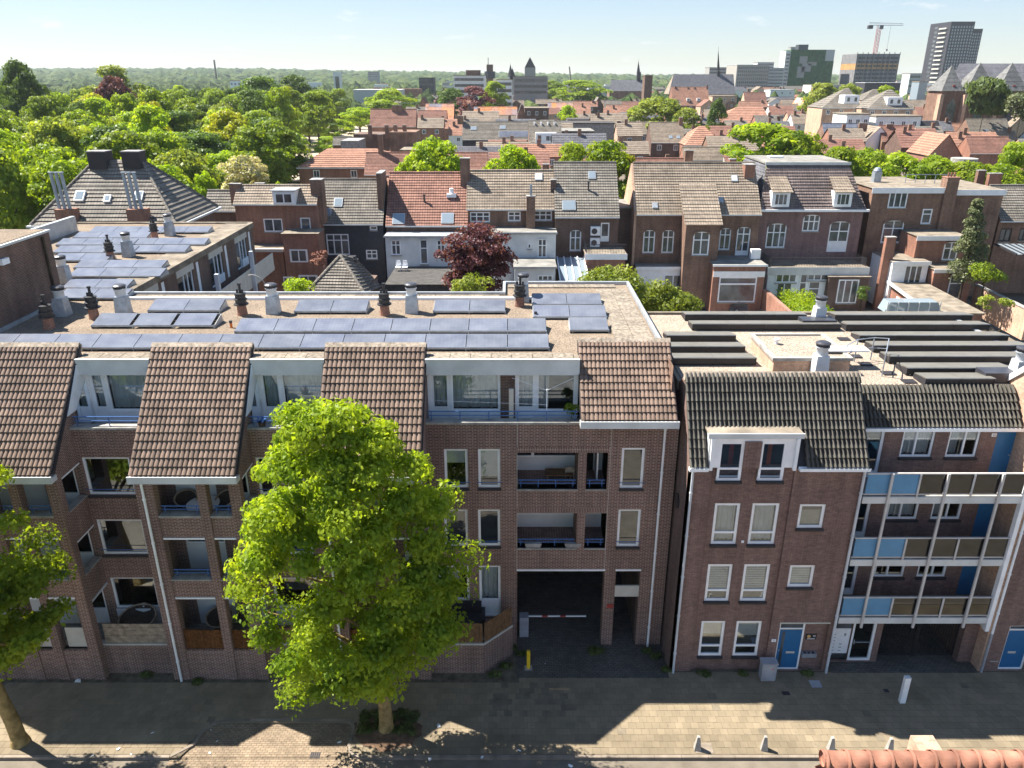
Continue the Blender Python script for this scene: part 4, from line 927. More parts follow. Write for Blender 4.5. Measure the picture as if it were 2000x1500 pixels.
# drain grate, covers, litter
p = at(616, 1475, Z=-.09); gr = thing('drain_grate', 'rectangular black iron street drain grate at the edge of the parking bay', 'drain', p)
MB(Matrix.Translation(p)).box(-.2, .2, -.14, .14, -.02, .012).build('frame', 'darkmetal', gr)
for i in range(5): MB(Matrix.Translation(p)).box(-.18+i*.075, -.12+i*.075, -.12, .12, .0125, .025).build('bar', 'slate', gr)
p = at(1535, 1354, Z=.01); solo(MB(Matrix.Translation(p)).box(-.15, .15, -.1, .1, 0, .008).box(-.1, .1, -.06, .06, .008, .012), 'manhole_cover', 'slate', 'small dark square cover in the shaded pavement below the blue door', 'cover')
p = at(1593, 1336, Z=.01); solo(MB(Matrix.Translation(p)).box(-.22, .22, -.2, .2, 0, .008), 'pavement_plate', 'steelgrey', 'pale grey metal plate in the pavement near the downpipe', 'cover')
LT = [(152, 1330, .2, 'by the wall foot left of the downpipe'), (297, 1432, .09, 'in the shade left of the parking bay'), (231, 1463, .09, 'on the sunny pavement between the trunk shadow and bay'), (180, 1477, .07, 'near the trunk shadow'), (256, 1473, .05, 'beside the leaf shadow'),
      (412, 1426, .05, 'inside the bay curve'), (424, 1448, .06, 'just inside the bay'), (410, 1471, .08, 'in the sunny part of the bay'), (662, 1450, .1, 'at the edge of shade in the bay'), (857, 1417, .14, 'in the sunlit notch right of the street tree'), (839, 1483, .12, 'on the kerb below the tree'), (942, 1479, .1, 'in the leaf shadow on the kerb'), (1014, 1466, .08, 'on the pavement right of the leaf shadow'), (1065, 1297, .04, 'before the gateway'), (1115, 1497, .14, 'on the road at the bottom edge')]
for u, v, s_, lab in LT:
    p = at(u, v, Z=.012 if not (380 < u < 690 and v > 1405) else -.065)
    if v > 1490: p = at(u, v, Z=ROADZ+.005)
    m = MB(Matrix.Translation(p) @ Matrix.Rotation(rnd.uniform(0, 6), 4, 'Z')); n = 7
    pts = [(s_*rnd.uniform(.5, 1.1)*math.cos(6.283*i/n), s_*.6*rnd.uniform(.5, 1.1)*math.sin(6.283*i/n), rnd.uniform(0.003, .03)) for i in range(n)]
    m.add(pts+[(0, 0, .035)], [(i, (i+1) % n, n) for i in range(n)])
    solo(m, 'litter_scrap', 'litter', 'scrap of white litter ' + lab, 'litter', 'scraps of litter on the street')
# ---------------------------------------------------------------- neighbour's ridge in the bottom corner
yr_, zr_ = 9.5, za(1476, 9.5)
x0_ = xa(1612, 1475, 9.5)
N = thing('near_house', 'terracotta ridge and grey slates of the house across the street with a brick chimney', 'house', (x0_+2, yr_, zr_-3))
q = MB(); strips(q, (x0_+.05, yr_-3, zr_-2.2), (x0_+9, yr_-3, zr_-2.2), (x0_+9, yr_, zr_-.12), (x0_+.05, yr_, zr_-.12), 12, .02); q.build('front_slope', 'greyconc', N)
q = MB(); strips(q, (x0_+9, yr_+3, zr_-5), (x0_+.05, yr_+3, zr_-5), (x0_+.05, yr_, zr_-.12), (x0_+9, yr_, zr_-.12), 9, .03); q.build('rear_slope', 'terracotta', N)
q = MB(); q.prism([(yr_-2.9, zr_-8), (yr_+2.9, zr_-8), (yr_+2.9, zr_-5), (yr_, zr_-.2), (yr_-2.9, zr_-2.2)], 'x', x0_+.15, x0_+.4); q.build('gable_wall', 'brickred', N)
rt = MB()
for i in range(13):
    a0, a1 = math.pi*(i/12), 0
pr = [(.13*math.cos(math.pi*i/10), .15*math.sin(math.pi*i/10)) for i in range(11)]
n = 11; pr = [(a*1.25, b*1.2) for a, b in pr]; rv = [(0, -a, b) for a, b in pr]+[(.39, -a*.9, b*.9) for a, b in pr]+[(-.03, -a*1.06, b*1.06) for a, b in pr]+[(.03, -a*1.06, b*1.06) for a, b in pr]
rt.add(rv, [(i, i+1, n+i+1, n+i) for i in range(n-1)]+[(2*n+i, 2*n+i+1, 3*n+i+1, 3*n+i) for i in range(n-1)]+[(2*n+i, i, i+1, 2*n+i+1) for i in range(n-1)])
rme = rt.mesh('ridge_tile', 'terracotta', True)
for i in range(22): part('ridge_tile', rme, N, (x0_+i*.36, yr_, zr_-.12+rnd.uniform(-.006, .006)), (0, rnd.uniform(-.01, .01), 0))
MB().lathe([(0, 0), (.13, 0), (.14, .02), (.13, .05)], n=16).build('ridge_end_disc', 'terracotta', N).rotation_euler = (0, R(-90), 0)
bpy.data.objects['ridge_end_disc'].location = Vector((x0_-.0, yr_, zr_-.06))-org(N)
for i, v_ in enumerate(bpy.data.objects['ridge_end_disc'].data.vertices): v_.co += org(N)
MB().box(x0_+.12, x0_+.5, yr_-.35, yr_-.22, zr_-.3, zr_-.08).build('white_flashing', 'white', N)
chx = xa(1812, 1450, 10.1)
MB().box(chx-.2, chx+.2, 9.95, 10.3, zr_-1.2, za(1436, 10.3)).build('chimney', 'bricklight', N)
# ---------------------------------------------------------------- on the balconies and terraces
for x0, x1, n in ((-13.3, -11.74, 12), (-11.35, -10.54, 7), (-6.55, -5.0, 12), (-4.6, -3.8, 7)):
    for i in range(n): MB().box(x0+(x1-x0)*i/n, x0+(x1-x0)*(i+1)/n-.008, 24.93+rnd.uniform(-.008, .008), 24.97, 1.51, 2.45+rnd.uniform(-.03, .02)).build('reed_screen', 'reed', A)
def wicker_chair(p, r, label, mat='wicker', rz=0):
    o = thing('wicker_chair', label, 'chair', p); T = Matrix.Translation(p) @ Matrix.Rotation(rz, 4, 'Z')
    m = MB(T); m.lathe([(r*.35, 0), (r*.5, .05), (r*.45, .35)], n=14); m.build('base', mat, o)
    m = MB(T); n, k_ = 16, 6; vv = []
    for j in range(k_):
        f = j/(k_-1); q = r*(.15+.85*math.sin(f*1.5))
        vv += [(q*math.cos(6.283*i/n), q*math.sin(6.283*i/n)*.85, .36+(.12+.55*f*f)*(.45+.55*(1+math.sin(6.283*i/n))/2)) for i in range(n)]
    m.add(vv, [(j*n+i, j*n+(i+1) % n, (j+1)*n+(i+1) % n, (j+1)*n+i) for j in range(k_-1) for i in range(n)]+[tuple(range(n))]); m.build('shell', mat, o)
    m = MB(T)
    pts = [Vector(v) for v in vv[-n:]]; m.path([T.inverted() @ (T @ q) for q in pts+[pts[0]]], .035); m.build('rim', 'oldwood', o)
wicker_chair((-15.6, 25.85, 1.5), .75, 'large round wicker chair behind the weathered plank screen')
wicker_chair((-12.2, 25.9, 1.5), .55, 'dark wicker chair in the ground-floor loggia behind the reed screen')
p = Vector((-12.0, 25.75, 7.1)); rt_ = thing('round_table', 'white round table on the upper loggia behind the blue railing', 'table', p); T = Matrix.Translation(p)
m = MB(T); m.tube((0, 0, .72), (0, 0, .76), .62, n=24); m.build('table_top', 'white', rt_); m = MB(T); m.tube((0, 0, 0), (0, 0, .72), .05); m.tube((0, 0, 0), (0, 0, .04), .28, n=12); m.build('pedestal', 'darkmetal', rt_)
wicker_chair((-12.75, 26.0, 7.1), .42, 'wicker armchair left of the white round table', rz=.5); wicker_chair((-11.2, 26.0, 7.1), .42, 'wicker armchair right of the white round table', rz=-.5)
zl = opsR[2][2]-.5
p = Vector((opsR[2][0]+1.75, yA+1.0, zl)); tb = thing('wooden_table', 'light wooden table on the second-floor loggia above the gateway', 'table', p); T = Matrix.Translation(p)
MB(T).box(-.55, .55, -.3, .3, .7, .74).build('table_top', 'wood', tb)
for a in (-.5, .44):
    for b in (-.26, .2): MB(T).box(a, a+.06, b, b+.06, 0, .7).build('leg', 'wood', tb)
p = Vector((opsR[2][0]+2.2, yA+.75, zl)); sc_ = thing('wooden_chair', 'light wooden chair beside the loggia table above the gateway', 'chair', p); T = Matrix.Translation(p)
MB(T).box(-.2, .2, -.2, .2, .43, .47).build('seat', 'oldwood', sc_); MB(T).box(-.2, .2, .17, .2, .75, 1.0).build('backrest', 'oldwood', sc_)
for a in (-.19, .15):
    for b in (-.19, .16): MB(T).box(a, a+.04, b, b+.04, 0, .43 if b < 0 else .98).build('leg', 'oldwood', sc_)
p = Vector((-2.0, 26.35, 1.5)); sf = thing('garden_sofa', 'black garden sofa on the raised terrace behind the corner fence', 'sofa', p); T = Matrix.Translation(p)
MB(T).box(-.9, .7, -.4, .35, 0, .42).build('seat', 'slate', sf); MB(T).box(-.9, .7, .3, .45, .42, .95).build('backrest', 'slate', sf)
for x in (-1.05, .7): MB(T).box(x, x+.15, -.4, .45, 0, .62).build('armrest', 'slate', sf)
for i, (x, lab) in enumerate(((-9.55, 'left flower pot with purple blooms on the middle terrace ledge'), (-8.7, 'right flower pot with pink blooms on the middle terrace ledge'))):
    p = Vector((x, 26.48, 10.82)); fp = thing('flower_pot', lab, 'flower pot', p, 'flower pots on the ledge'); T = Matrix.Translation(p)
    m = MB(T); m.lathe([(0, 0), (.11, 0), (.17, .2), (.15, .2)], n=12); m.build('pot', 'wicker', fp)
    g_ = random.Random(i); m = MB(T)
    for _ in range(46):
        a, r, z = g_.uniform(0, 6.28), g_.uniform(0, .2), g_.uniform(.18, .36); d = Vector((r*math.cos(a), r*math.sin(a), z)); e = Vector((g_.uniform(-1, 1), g_.uniform(-1, 1), g_.uniform(-.3, 1))).normalized()*.045; f = e.orthogonal().normalized()*.035
        m.poly([d-e, d+f, d+e, d-f])
    m.build('blooms', 'terracotta' if i else 'bluepaint', fp, kind='stuff')
p = Vector((1.35, 27.2, 10.3)); dl = thing('drying_pole', 'thin white pole with drying lines on the long roof terrace', 'pole', p); m = MB(); m.tube(p, p+Vector((0, 0, 1.75)), .025); m.build('pole', 'white', dl)
m = MB(); m.path([p+Vector((0, 0, 1.7)), (-.0, 27.5, 12.4)], .008, 4); m.path([p+Vector((0, 0, 1.7)), (2.4, 27.5, 12.4)], .008, 4); m.path([p+Vector((0, 0, 1.1)), (-3.0, 27.6, 11.4)], .008, 4); m.build('line', 'white', dl)
# ================================================================ houses behind the courtyard
WU = {}
def unitwin(kind, mat='white'):                 # shared far-window meshes, 1 x 1 m
    if (kind, mat) in WU: return WU[kind, mat]
    m = MB(); f = .10
    for a in ((0, f, 0, 1), (1-f, 1, 0, 1), (f, 1-f, 1-f, 1), (f, 1-f, 0, f)): m.box(a[0], a[1], -.04, .05, a[2], a[3])
    if kind in 'mc': m.box(.47, .53, -.035, .05, f, 1-f)
    if kind in 'tc': m.box(f, .47 if kind == 'c' else 1-f, -.03, .05, .62, .68)
    if kind == 'c': m.box(.53, 1-f, -.03, .05, .62, .68)
    if kind == '3':
        for c in (.33, .66): m.box(c-.02, c+.02, -.035, .05, f, 1-f)
    WU[kind, mat] = (m.mesh('window', mat), MB().box(.03, .97, .0, .02, .03, .97).mesh('pane', 'farglass')); return WU[kind, mat]
def farwin(par, x, z, w_, h_, y, kind='m', mat='white', rz=0):
    a, b = unitwin(kind, mat)
    o = part('window', a, par, (x, y, z), (0, 0, rz), (w_, 1, h_))
    c = bpy.data.objects.new('pane', b); COL.objects.link(c); c.parent = o; return o
def chimney(par, u, vt, Y, w_=.7, h_=2.2, mat='brickbrown', d=.55, pots=0, top='greyconc'):
    p = at(u, vt, Y=Y); m = MB(); m.box(p.x-w_/2, p.x+w_/2, Y-d/2, Y+d/2, p.z-h_, p.z-.08); o = m.build('chimney', mat, par)
    MB().box(p.x-w_/2-.04, p.x+w_/2+.04, Y-d/2-.04, Y+d/2+.04, p.z-.08, p.z).build('chimney_cap', top, o)
    for i in range(pots):
        x = p.x+(i-(pots-1)/2)*.32; q = MB(); q.tube((x, Y, p.z), (x, Y, p.z+.45), .1, .09); q.build('chimney_pot', 'terracotta', o)
    return o
FP = []
class House:
    def __init__(s, name, label, u0, u1, vc, Y, ve, vr, wallm, roofm, m_=1.0, over=.3, group='houses behind the courtyard', dep=None, x=None, sides=True, cat='house', base=0, rows=None):
        s.Y = Y; s.x0, s.x1 = x or (xa(u0, vc, Y), xa(u1, vc, Y)); s.ez = za(ve, Y-over); s.m = m_; s.over = over; s.wm = wallm; s.ops = []; s.base = base
        s.yr = (EYE-s.ez+m_*(Y-over))/(m_+kk(vr)); s.rz = EYE-kk(vr)*s.yr
        s.o = thing(name, label, cat, ((s.x0+s.x1)/2, Y, 0), group)
        FP.append((s.x0, s.x1, Y, 2*s.yr-Y))
        f = MB(); n = rows or max(6, int(math.hypot(s.yr-Y+over, s.rz-s.ez)/.34))
        strips(f, (s.x0-.05, Y-over, s.ez), (s.x1+.05, Y-over, s.ez), (s.x1+.05, s.yr, s.rz), (s.x0-.05, s.yr, s.rz), n)
        s.roof = f.build('roof', roofm, s.o); yb = dep+Y if dep else 2*s.yr-Y
        f = MB(); zb = s.rz-(yb-s.yr)*m_; strips(f, (s.x1+.05, yb, zb), (s.x0-.05, yb, zb), (s.x0-.05, s.yr, s.rz), (s.x1+.05, s.yr, s.rz), 6); f.build('rear_slope', roofm, s.roof)
        f = MB(); f.tube((s.x0-.06, s.yr, s.rz), (s.x1+.06, s.yr, s.rz), .13, n=8); f.build('ridge', roofm, s.roof)
        MB().box(s.x0-.05, s.x1+.05, Y-over-.1, Y-over+.02, s.ez-.13, s.ez-.0).build('gutter', 'fascia', s.roof)
        if sides:
            for x in (s.x0+.001, s.x1-.2): MB().prism([(Y+.01, base), (yb-.05, base), (yb-.05, zb-.12), (s.yr, s.rz-.1), (Y+.01, s.ez-.05+over*m_*.4)], 'x', x, x+.199).build('gable_wall', wallm, s.o)
    def on(s, u, v):                             # point on the front slope
        Y = (EYE-s.ez+s.m*(s.Y-s.over))/(s.m+kk(v)); return at(u, v, Y=Y)
    def win(s, u0, u1, v0, v1, **kw):
        vm = (v0+v1)/2; o = (xa(u0, vm, s.Y), xa(u1, vm, s.Y), za(v1, s.Y), za(v0, s.Y)); s.ops.append((o, kw)); return s
    def done(s):
        w_ = MB(); wall(w_, s.x0+.2, s.x1-.2, s.base, s.ez+.3, s.Y, [o for o, _ in s.ops], .15); w_.build('wall', s.wm, s.o)
        for o, kw in s.ops:
            kw = dict(kw); kw.setdefault('sill', 'concrete'); kw.setdefault('glass', 'farglass'); kw.setdefault('fr', .13)
            window(s.o, *o, s.Y+.05, wallmat=s.wm, **kw)
        return s
    def sky(s, u, v, w_, h_, mat='skylight'):
        p = s.on(u, v); a = math.atan(s.m); T = Matrix.Translation(p) @ Matrix.Rotation(a, 4, 'X')
        f = MB(T); f.box(-w_/2, w_/2, -h_/2, h_/2, 0, .12); o = f.build('roof_window', 'zinc', s.roof)
        MB(T).box(-w_/2+.08, w_/2-.08, -h_/2+.08, h_/2-.08, .12, .135).build('pane', mat, o); return s
    def pipe(s, u, v, h_=.6, mat='darkmetal', r=.09):
        p = s.on(u, v); f = MB(); f.tube(p-Vector((0, 0, .1)), p+Vector((0, 0, h_)), r); f.tube(p+Vector((0, 0, h_)), p+Vector((0, 0, h_+.1)), r*1.6); f.build('roof_pipe', mat, s.roof); return s
def flatbox(par, u0, u1, vt, Y, dep, zb=0, wallm='brickbrown', top='felt', trim='white', ops=(), h_=None, name='annex', th=.18):
    x0, x1 = xa(u0, vt, Y), xa(u1, vt, Y); z1 = za(vt, Y)
    m = MB(); wall(m, x0, x1, zb, z1, Y, [o[:4] for o in ops]); m.poly([(x0, Y, zb), (x0, Y+dep, zb), (x0, Y+dep, z1), (x0, Y, z1)]); m.poly([(x1, Y, zb), (x1, Y+dep, zb), (x1, Y+dep, z1), (x1, Y, z1)]); m.poly([(x0, Y+dep, zb), (x1, Y+dep, zb), (x1, Y+dep, z1), (x0, Y+dep, z1)])
    o = m.build(name, wallm, par)
    MB().box(x0-.12, x1+.12, Y-.15, Y+dep, z1, z1+.06).build('flat_roof', top, o)
    if trim: MB().box(x0-.16, x1+.16, Y-.2, Y-.151, z1-th, z1+.09).build('roof_trim', trim, o)
    return o, x0, x1, z1
# hipped house behind the wing
Hh = thing('hipped_house', 'large dark grey hipped roof with two black chimney boxes and triple steel flues', 'house', (-33.5, 66, 0))
e0, e1, yf, yb = -39.3, -27.4, 62.6, 72.2; ez, rz = 12.0, 16.7
ra, rb, ry = -35.4, -31.6, 67.4
m = MB(); strips(m, (e0, yf, ez), (e1, yf, ez), (rb, ry, rz), (ra, ry, rz), 17, .07); rf = m.build('front_slope', 'roofgrey', Hh)
m = MB(); strips(m, (e1, yf, ez), (e1, yb, ez), (rb, ry, rz), (rb, ry, rz), 15, .08); m.build('side_slope', 'roofgrey', Hh)
m = MB(); strips(m, (e0, yb, ez), (e0, yf, ez), (ra, ry, rz), (ra, ry, rz), 15, .08); m.build('far_slope', 'roofgrey', Hh)
m = MB(); strips(m, (e1, yb, ez), (e0, yb, ez), (ra, ry, rz), (rb, ry, rz), 15, .08); m.build('rear_slope', 'roofgrey', Hh)
for a, b in (((e0, yf, ez), (ra, ry, rz)), ((e1, yf, ez), (rb, ry, rz)), ((e1, yb, ez), (rb, ry, rz))): m = MB(); m.tube(Vector(a)+Vector((0, 0, .06)), Vector(b)+Vector((0, 0, .06)), .11); m.build('hip_ridge', 'roofgrey', rf)
MB().box(e0+.4, e1-.4, yf+.4, yb-.4, 0, ez-.02).build('wall', 'brickdark', Hh)
MB().box(e0-.25, e1+.25, yf-.25, yb+.25, ez-.2, ez-.03).build('gutter', 'fascia', Hh)
for u in (193, 259): chimney(Hh, u, 294, 67.2, 1.5, 2.0, 'slate', 1.3, top='greyconc')
for u in (138, 276):
    p = at(u, 440, Y=62.9); ch = MB().box(p.x-.75, p.x+.75, 62.3, 63.3, 11.5, 13.3).build('chimney_base', 'brickred', Hh)
    for i in (-1, 0, 1):
        q = MB(); q.tube((p.x+i*.42-.12, 62.8, 13.3), (p.x+i*.42-.3, 62.9, 16.1), .14); q.tube((p.x+i*.42-.3, 62.9, 16.1), (p.x+i*.42-.3, 62.9, 16.18), .2); q.build('flue', 'galv', ch)
for u, v, w_, h_ in ((157, 384, .8, 1.0), (211, 389, .55, .7), (272, 384, .7, .9)):
    Y = (EYE-ez+.979*yf)/(.979+kk(v)); p = at(u, v, Y=Y); T = Matrix.Translation(p) @ Matrix.Rotation(math.atan(.979), 4, 'X')
    o = MB(T).box(-w_/2, w_/2, -h_/2, h_/2, 0, .18).build('roof_window', 'white', Hh); MB(T).box(-w_/2+.1, w_/2-.1, -h_/2+.1, h_/2-.1, .18, .2).build('pane', 'skylight', o)
# house with white dormer
h2 = House('dormer_brick_house', 'red-brown brick house with pantile roof, small white dormer and roof terrace', 462, 622, 430, 78, 399, 362, 'brickred', 'rooftaupe', .8)
h2.win(515, 552, 427, 453, mull=(.5,), curtain=None).win(587, 607, 425, 457, mull=(), panel=.3, sill=None).win(469, 486, 441, 459)
h2.done(); chimney(h2.o, 459, 358, 79.5, 1.1, 2.4, 'brickbrown'); chimney(h2.o, 507, 357, 81.5, .9, .7, 'slate'); chimney(h2.o, 619, 349, 79.3, 1.15, 4.4, 'brickbrown', 1.4)
p = h2.on(559, 390); q = MB(); q.box(p.x-1.1, p.x+1.1, 77.4, 80, p.z-.4, p.z+.95); do = q.build('dormer', 'white', h2.o); MB().box(p.x-1.25, p.x+1.25, 77.2, 80.4, p.z+.95, p.z+1.05).build('dormer_roof', 'zinc', do); farwin(do, p.x-.95, p.z-.25, 1.9, 1.0, 77.35, 'm')
flatbox(h2.o, 551, 620, 457, 75.4, 2.6, 0, 'brickred', 'felt', None, name='terrace_block')
for u0, u1, v0, v1 in ((565, 600, 487, 512), (553, 573, 540, 572), (583, 620, 537, 566)):
    farwin(h2.o, xa(u0, v0, 75.4), za(v1, 75.4), xa(u1, v0, 75.4)-xa(u0, v0, 75.4), za(v0, 75.4)-za(v1, 75.4), 75.37, 'm')
flatbox(h2.o, 440, 552, 485, 76, 2, 0, 'brickred', 'felt', None, name='lean_to'); MB().box(xa(450, 500, 75.6), xa(555, 500, 75.6), 75.5, 76, za(492, 75.6), za(486, 75.6)).build('canopy', 'cream', h2.o)
h2b = House('low_gabled_house', 'low dark-tiled gabled house squeezed between hipped roof and dormer house', 400, 470, 410, 79, 412, 372, 'brickdark', 'roofgrey', .9); h2b.done()
# dark rendered house
M('darkrender', (.055, .055, .065), .8, .2, var=.12)
h3 = House('dark_rendered_house', 'house with charcoal rendered rear wall, white french doors and grey pantiles', 624, 750, 470, 80, 438, 350, 'darkrender', 'roofgrey')
h3.win(638, 682, 457, 498, mull=(.33, .66), trans=(.68,), sill=None).win(722, 737, 441, 450).win(715, 737, 488, 506, mull=(.5,), trans=(.5,)); h3.done()
h3.sky(661, 396, .9, 1.1).sky(639, 415, .9, .9); chimney(h3.o, 744, 335, 82.5, .55, 5.0, 'brickbrown', 3.0)
# red roof with white extension
h4 = House('red_roof_house', 'house with red tiled roof, two roof windows and a white rear extension', 752, 912, 400, 80, 441, 337, 'brickdark', 'roofred')
h4.done(); h4.sky(779, 428, 1.3, 1.3).sky(874, 427, 1.3, 1.3).pipe(829, 395, .7); p = h4.on(882, 381); q = MB(); q.tube(p, p+Vector((0, 0, .7)), .22); q.box(p.x-.5, p.x+.5, p.y-.4, p.y+.4, p.z-.2, p.z+.15); q.build('roof_cowl', 'white', h4.roof)
ex, ex0, ex1, ez1 = flatbox(h4.o, 752, 912, 462, 77.5, 2.6, 0, 'whitewall', 'zinc', 'zinc', name='extension', th=.1)
def W4(par, u0, u1, v0, v1, Y, kind, arch=0, wm='whitewall', mat='white', **kw):
    x0, x1, z0, z1 = xa(u0, (v0+v1)/2, Y), xa(u1, (v0+v1)/2, Y), za(v1, Y), za(v0, Y)
    return window(par, x0, x1, z0, z1, Y-.03, mull={'m': (.5,), 'c': (.5,), '3': (.33, .66), 't': (), 's': ()}[kind], trans=(.62,) if kind in 'tc' else (), fr=.13, mat=mat, sill='concrete', glass='farglass', arch=arch, wallmat=wm if arch else None, dp=.05, **kw)
W4(h4.o, 764, 783, 468, 498, 77.5, 'c', .35); W4(h4.o, 820, 836, 467, 516, 77.5, 't', .3); W4(h4.o, 853, 870, 468, 498, 77.5, 'c', .35)
dk = MB(); dk.box(xa(757, 540, 72), xa(915, 540, 72), 70, 77.4, 0, za(522, 77)).build('terrace_deck', 'deck', h4.o)
for i, u in enumerate((778, 791)):
    p = at(u, 524, Y=75.5); ch = thing('garden_chair', ('left' if i == 0 else 'right') + ' one of two white plastic chairs on the dark terrace deck', 'chair', p, 'white chairs on the terrace deck'); z0 = za(522, 77); p.z = z0
    ch.location = p; ORG[ch.name] = p.copy(); T = Matrix.Translation(p)
    MB(T).box(-.28, .28, -.3, .25, .36, .42).build('seat', 'white', ch); MB(T).prism([(-.3, .42), (.3, .42), (.2, 1.0), (-.2, 1.0)], 'y', .25, .3).build('backrest', 'white', ch)
    for a in (-.24, .2):
        for b in (-.26, .2): MB(T).box(a, a+.05, b, b+.05, 0, .359).build('leg', 'white', ch)
# grey roof with flat and white parts
h5 = House('taupe_roof_house', 'house with wide taupe tiled roof over a strip of brick with small-paned windows', 912, 1082, 420, 81, 409, 333, 'brickbrown', 'rooftaupe')
h5.win(918, 957, 414, 434, mull=(.33, .66), trans=(.5,)).win(992, 1017, 413, 432, mull=(.5,), trans=(.5,)).win(1043, 1078, 411, 431, mull=(.33, .66), trans=(.5,)); h5.done()
h5.sky(1052, 346, .8, .9, 'whitewall'); chimney(h5.o, 908, 308, 83.6, 1.0, 3.0, 'brickbrown', .8); c5 = chimney(h5.o, 1037, 382, 80.3, .9, 6.2, 'brickbrown', .7); q = MB(); p = at(1037, 382, Y=80.3); q.tube(p, p+Vector((0, 0, 1.1)), .13); q.build('flue', 'galv', c5)
flatbox(h5.o, 912, 1086, 455, 77.8, 3.1, 0, 'whitewall', 'feltgrey', 'zinc', name='extension', th=.1)
W4(h5.o, 1050, 1068, 466, 503, 77.8, 'c', .3); W4(h5.o, 1030, 1038, 475, 486, 77.8, 's'); W4(h5.o, 965, 985, 466, 500, 77.8, 'c', .3)
flatbox(h5.o, 1005, 1085, 522, 73.5, 4, 0, 'whitewall', 'feltgrey', 'zinc', name='annex', th=.1); W4(h5.o, 1050, 1080, 537, 549, 73.5, '3')
# tall narrow house with conservatory
h6 = House('narrow_tall_house', 'tall narrow grey-roofed house with air conditioners, balcony and glass lean-to', 1084, 1208, 440, 80, 424, 317, 'brickdark', 'roofgrey')
h6.win(1113, 1135, 449, 490, mull=(.5,), trans=(.6,), arch=.3).win(1173, 1190, 435, 472, sill=None, panel=.4); h6.done()
h6.sky(1156, 343, .8, 1.0).sky(1111, 402, 1.4, 1.2).pipe(1149, 372, .8); chimney(h6.o, 1081, 350, 82.5, .6, 2.2, 'brickdark'); chimney(h6.o, 1066, 320, 85, .7, 1.2, 'brickbrown')
bo, b0, b1, bz = flatbox(h6.o, 1145, 1222, 497, 76.5, 3.5, 0, 'brickred', 'felt', 'white', name='balcony_block', th=.5)
q = MB()
for x in np.arange(b0, b1, .16): q.box(x, x+.03, 76.42, 76.45, bz+.1, bz+1.0)
for y in np.arange(76.5, 79.9, .16): q.box(b0, b0+.03, y, y+.03, bz+.1, bz+1.0)
q.box(b0, b1, 76.4, 76.46, bz+1.0, bz+1.06); q.build('balcony_railing', 'darkmetal', h6.o, kind='stuff')
for k_, z_ in ((0, 1.15), (1, 2.35)):
    x = xa(1153, 460, 79.7); ac = MB().box(x, x+1.0, 79.4, 79.95, bz+z_-1.0, bz+z_-.1).build('air_conditioner', 'white', h6.o); q = MB(); q.tube((x+.38, 79.36, bz+z_-.55), (x+.38, 79.4, bz+z_-.55), .3, n=14); q.build('fan_grille', 'darkmetal', ac)
q = MB(); z0, z1 = za(548, 73), za(512, 78); x0, x1 = xa(1092, 530, 75), xa(1147, 530, 75)
q.poly([(x0, 73, z0), (x1, 73, z0), (x1, 79, z1+.3), (x0, 79, z1+.3)]); lt = q.build('glass_lean_to', 'skylight', h6.o)
for i in range(5): x = x0+(x1-x0)*i/4; MB().prism([(73, z0-.05), (73, z0+.1), (79, z1+.42), (79, z1+.25)], 'x', x-.05, x+.05).build('glazing_bar', 'white', lt)
MB().box(x0-.2, x1+.2, 72.9, 73, 0, z0).build('lean_to_front', 'whitewall', h6.o)
# big gabled house
h7 = House('broad_gabled_house', 'broad brown brick house with long wavy taupe roof, arched windows and a projecting centre', 1243, 1484, 430, 82, 419, 318, 'brickbrown', 'rooftaupe', 1.05)
for a in ((1256, 1279, 449, 494), (1293, 1316, 449, 494), (1405, 1427, 445, 488)): h7.win(*a, mull=(.5,), trans=(.66,), arch=.35)
h7.win(1438, 1464, 443, 500, mull=(.5,), trans=(.7,), arch=.35, sill=None, panel=.4); h7.done()
h7.sky(1279, 402, .6, .7, 'zinc').sky(1406, 391, .7, .7, 'zinc').sky(1434, 349, .7, .8, 'whitewall')
chimney(h7.o, 1463, 320, 85.5, 1.1, 4.4, 'brickred', 1.3); chimney(h7.o, 1431, 310, 87, .7, 1.4, 'brickred'); chimney(h7.o, 1346, 293, 90.5, .9, 1.6, 'brickbrown')
MB().prism([(82.02, 0), (h7.yr*2-82, 0), (h7.yr*2-82, h7.ez), (h7.yr, h7.rz-.05), (82.02, h7.ez+.2)], 'x', h7.x0-.26, h7.x0-.001).build('plastered_gable', 'bricklight', h7.o)
q = MB(); wall(q, xa(1338, 470, 79.3), xa(1404, 470, 79.3), 0, za(440, 79.3), 79.3); x0, x1 = xa(1338, 470, 79.3), xa(1404, 470, 79.3)
for x in (x0, x1): q.poly([(x, 79.3, 0), (x, 82, 0), (x, 82, 10), (x, 79.3, za(440, 79.3))])
q.build('centre_wall', 'brickbrown', h7.o); W4(h7.o, 1353, 1385, 452, 498, 79.3, 'c', .45, 'brickbrown')
zc = za(440, 79); q = MB(); strips(q, (x0-.2, 79, zc), (x1+.2, 79, zc), (x1+.2, 83.6, zc+3.6), (x0-.2, 83.6, zc+3.6), 12); q.build('centre_roof', 'rooftaupe', h7.o)
fb_, f0, f1, fz = flatbox(h7.o, 1395, 1496, 518, 77.6, 4.4, 0, 'brickred', 'feltgrey', 'white', name='porch', th=.12)
MB().box(f0, f1, 77.55, 77.6, za(541, 77.6), za(530, 77.6)).build('white_band', 'white', fb_)
W4(h7.o, 1403, 1476, 541, 590, 77.6, 's'); MB().box(xa(1403, 560, 77.6), xa(1476, 560, 77.6), 77.5, 77.58, za(556, 77.6), za(553, 77.6)).build('glazing_bar', 'white', h7.o)
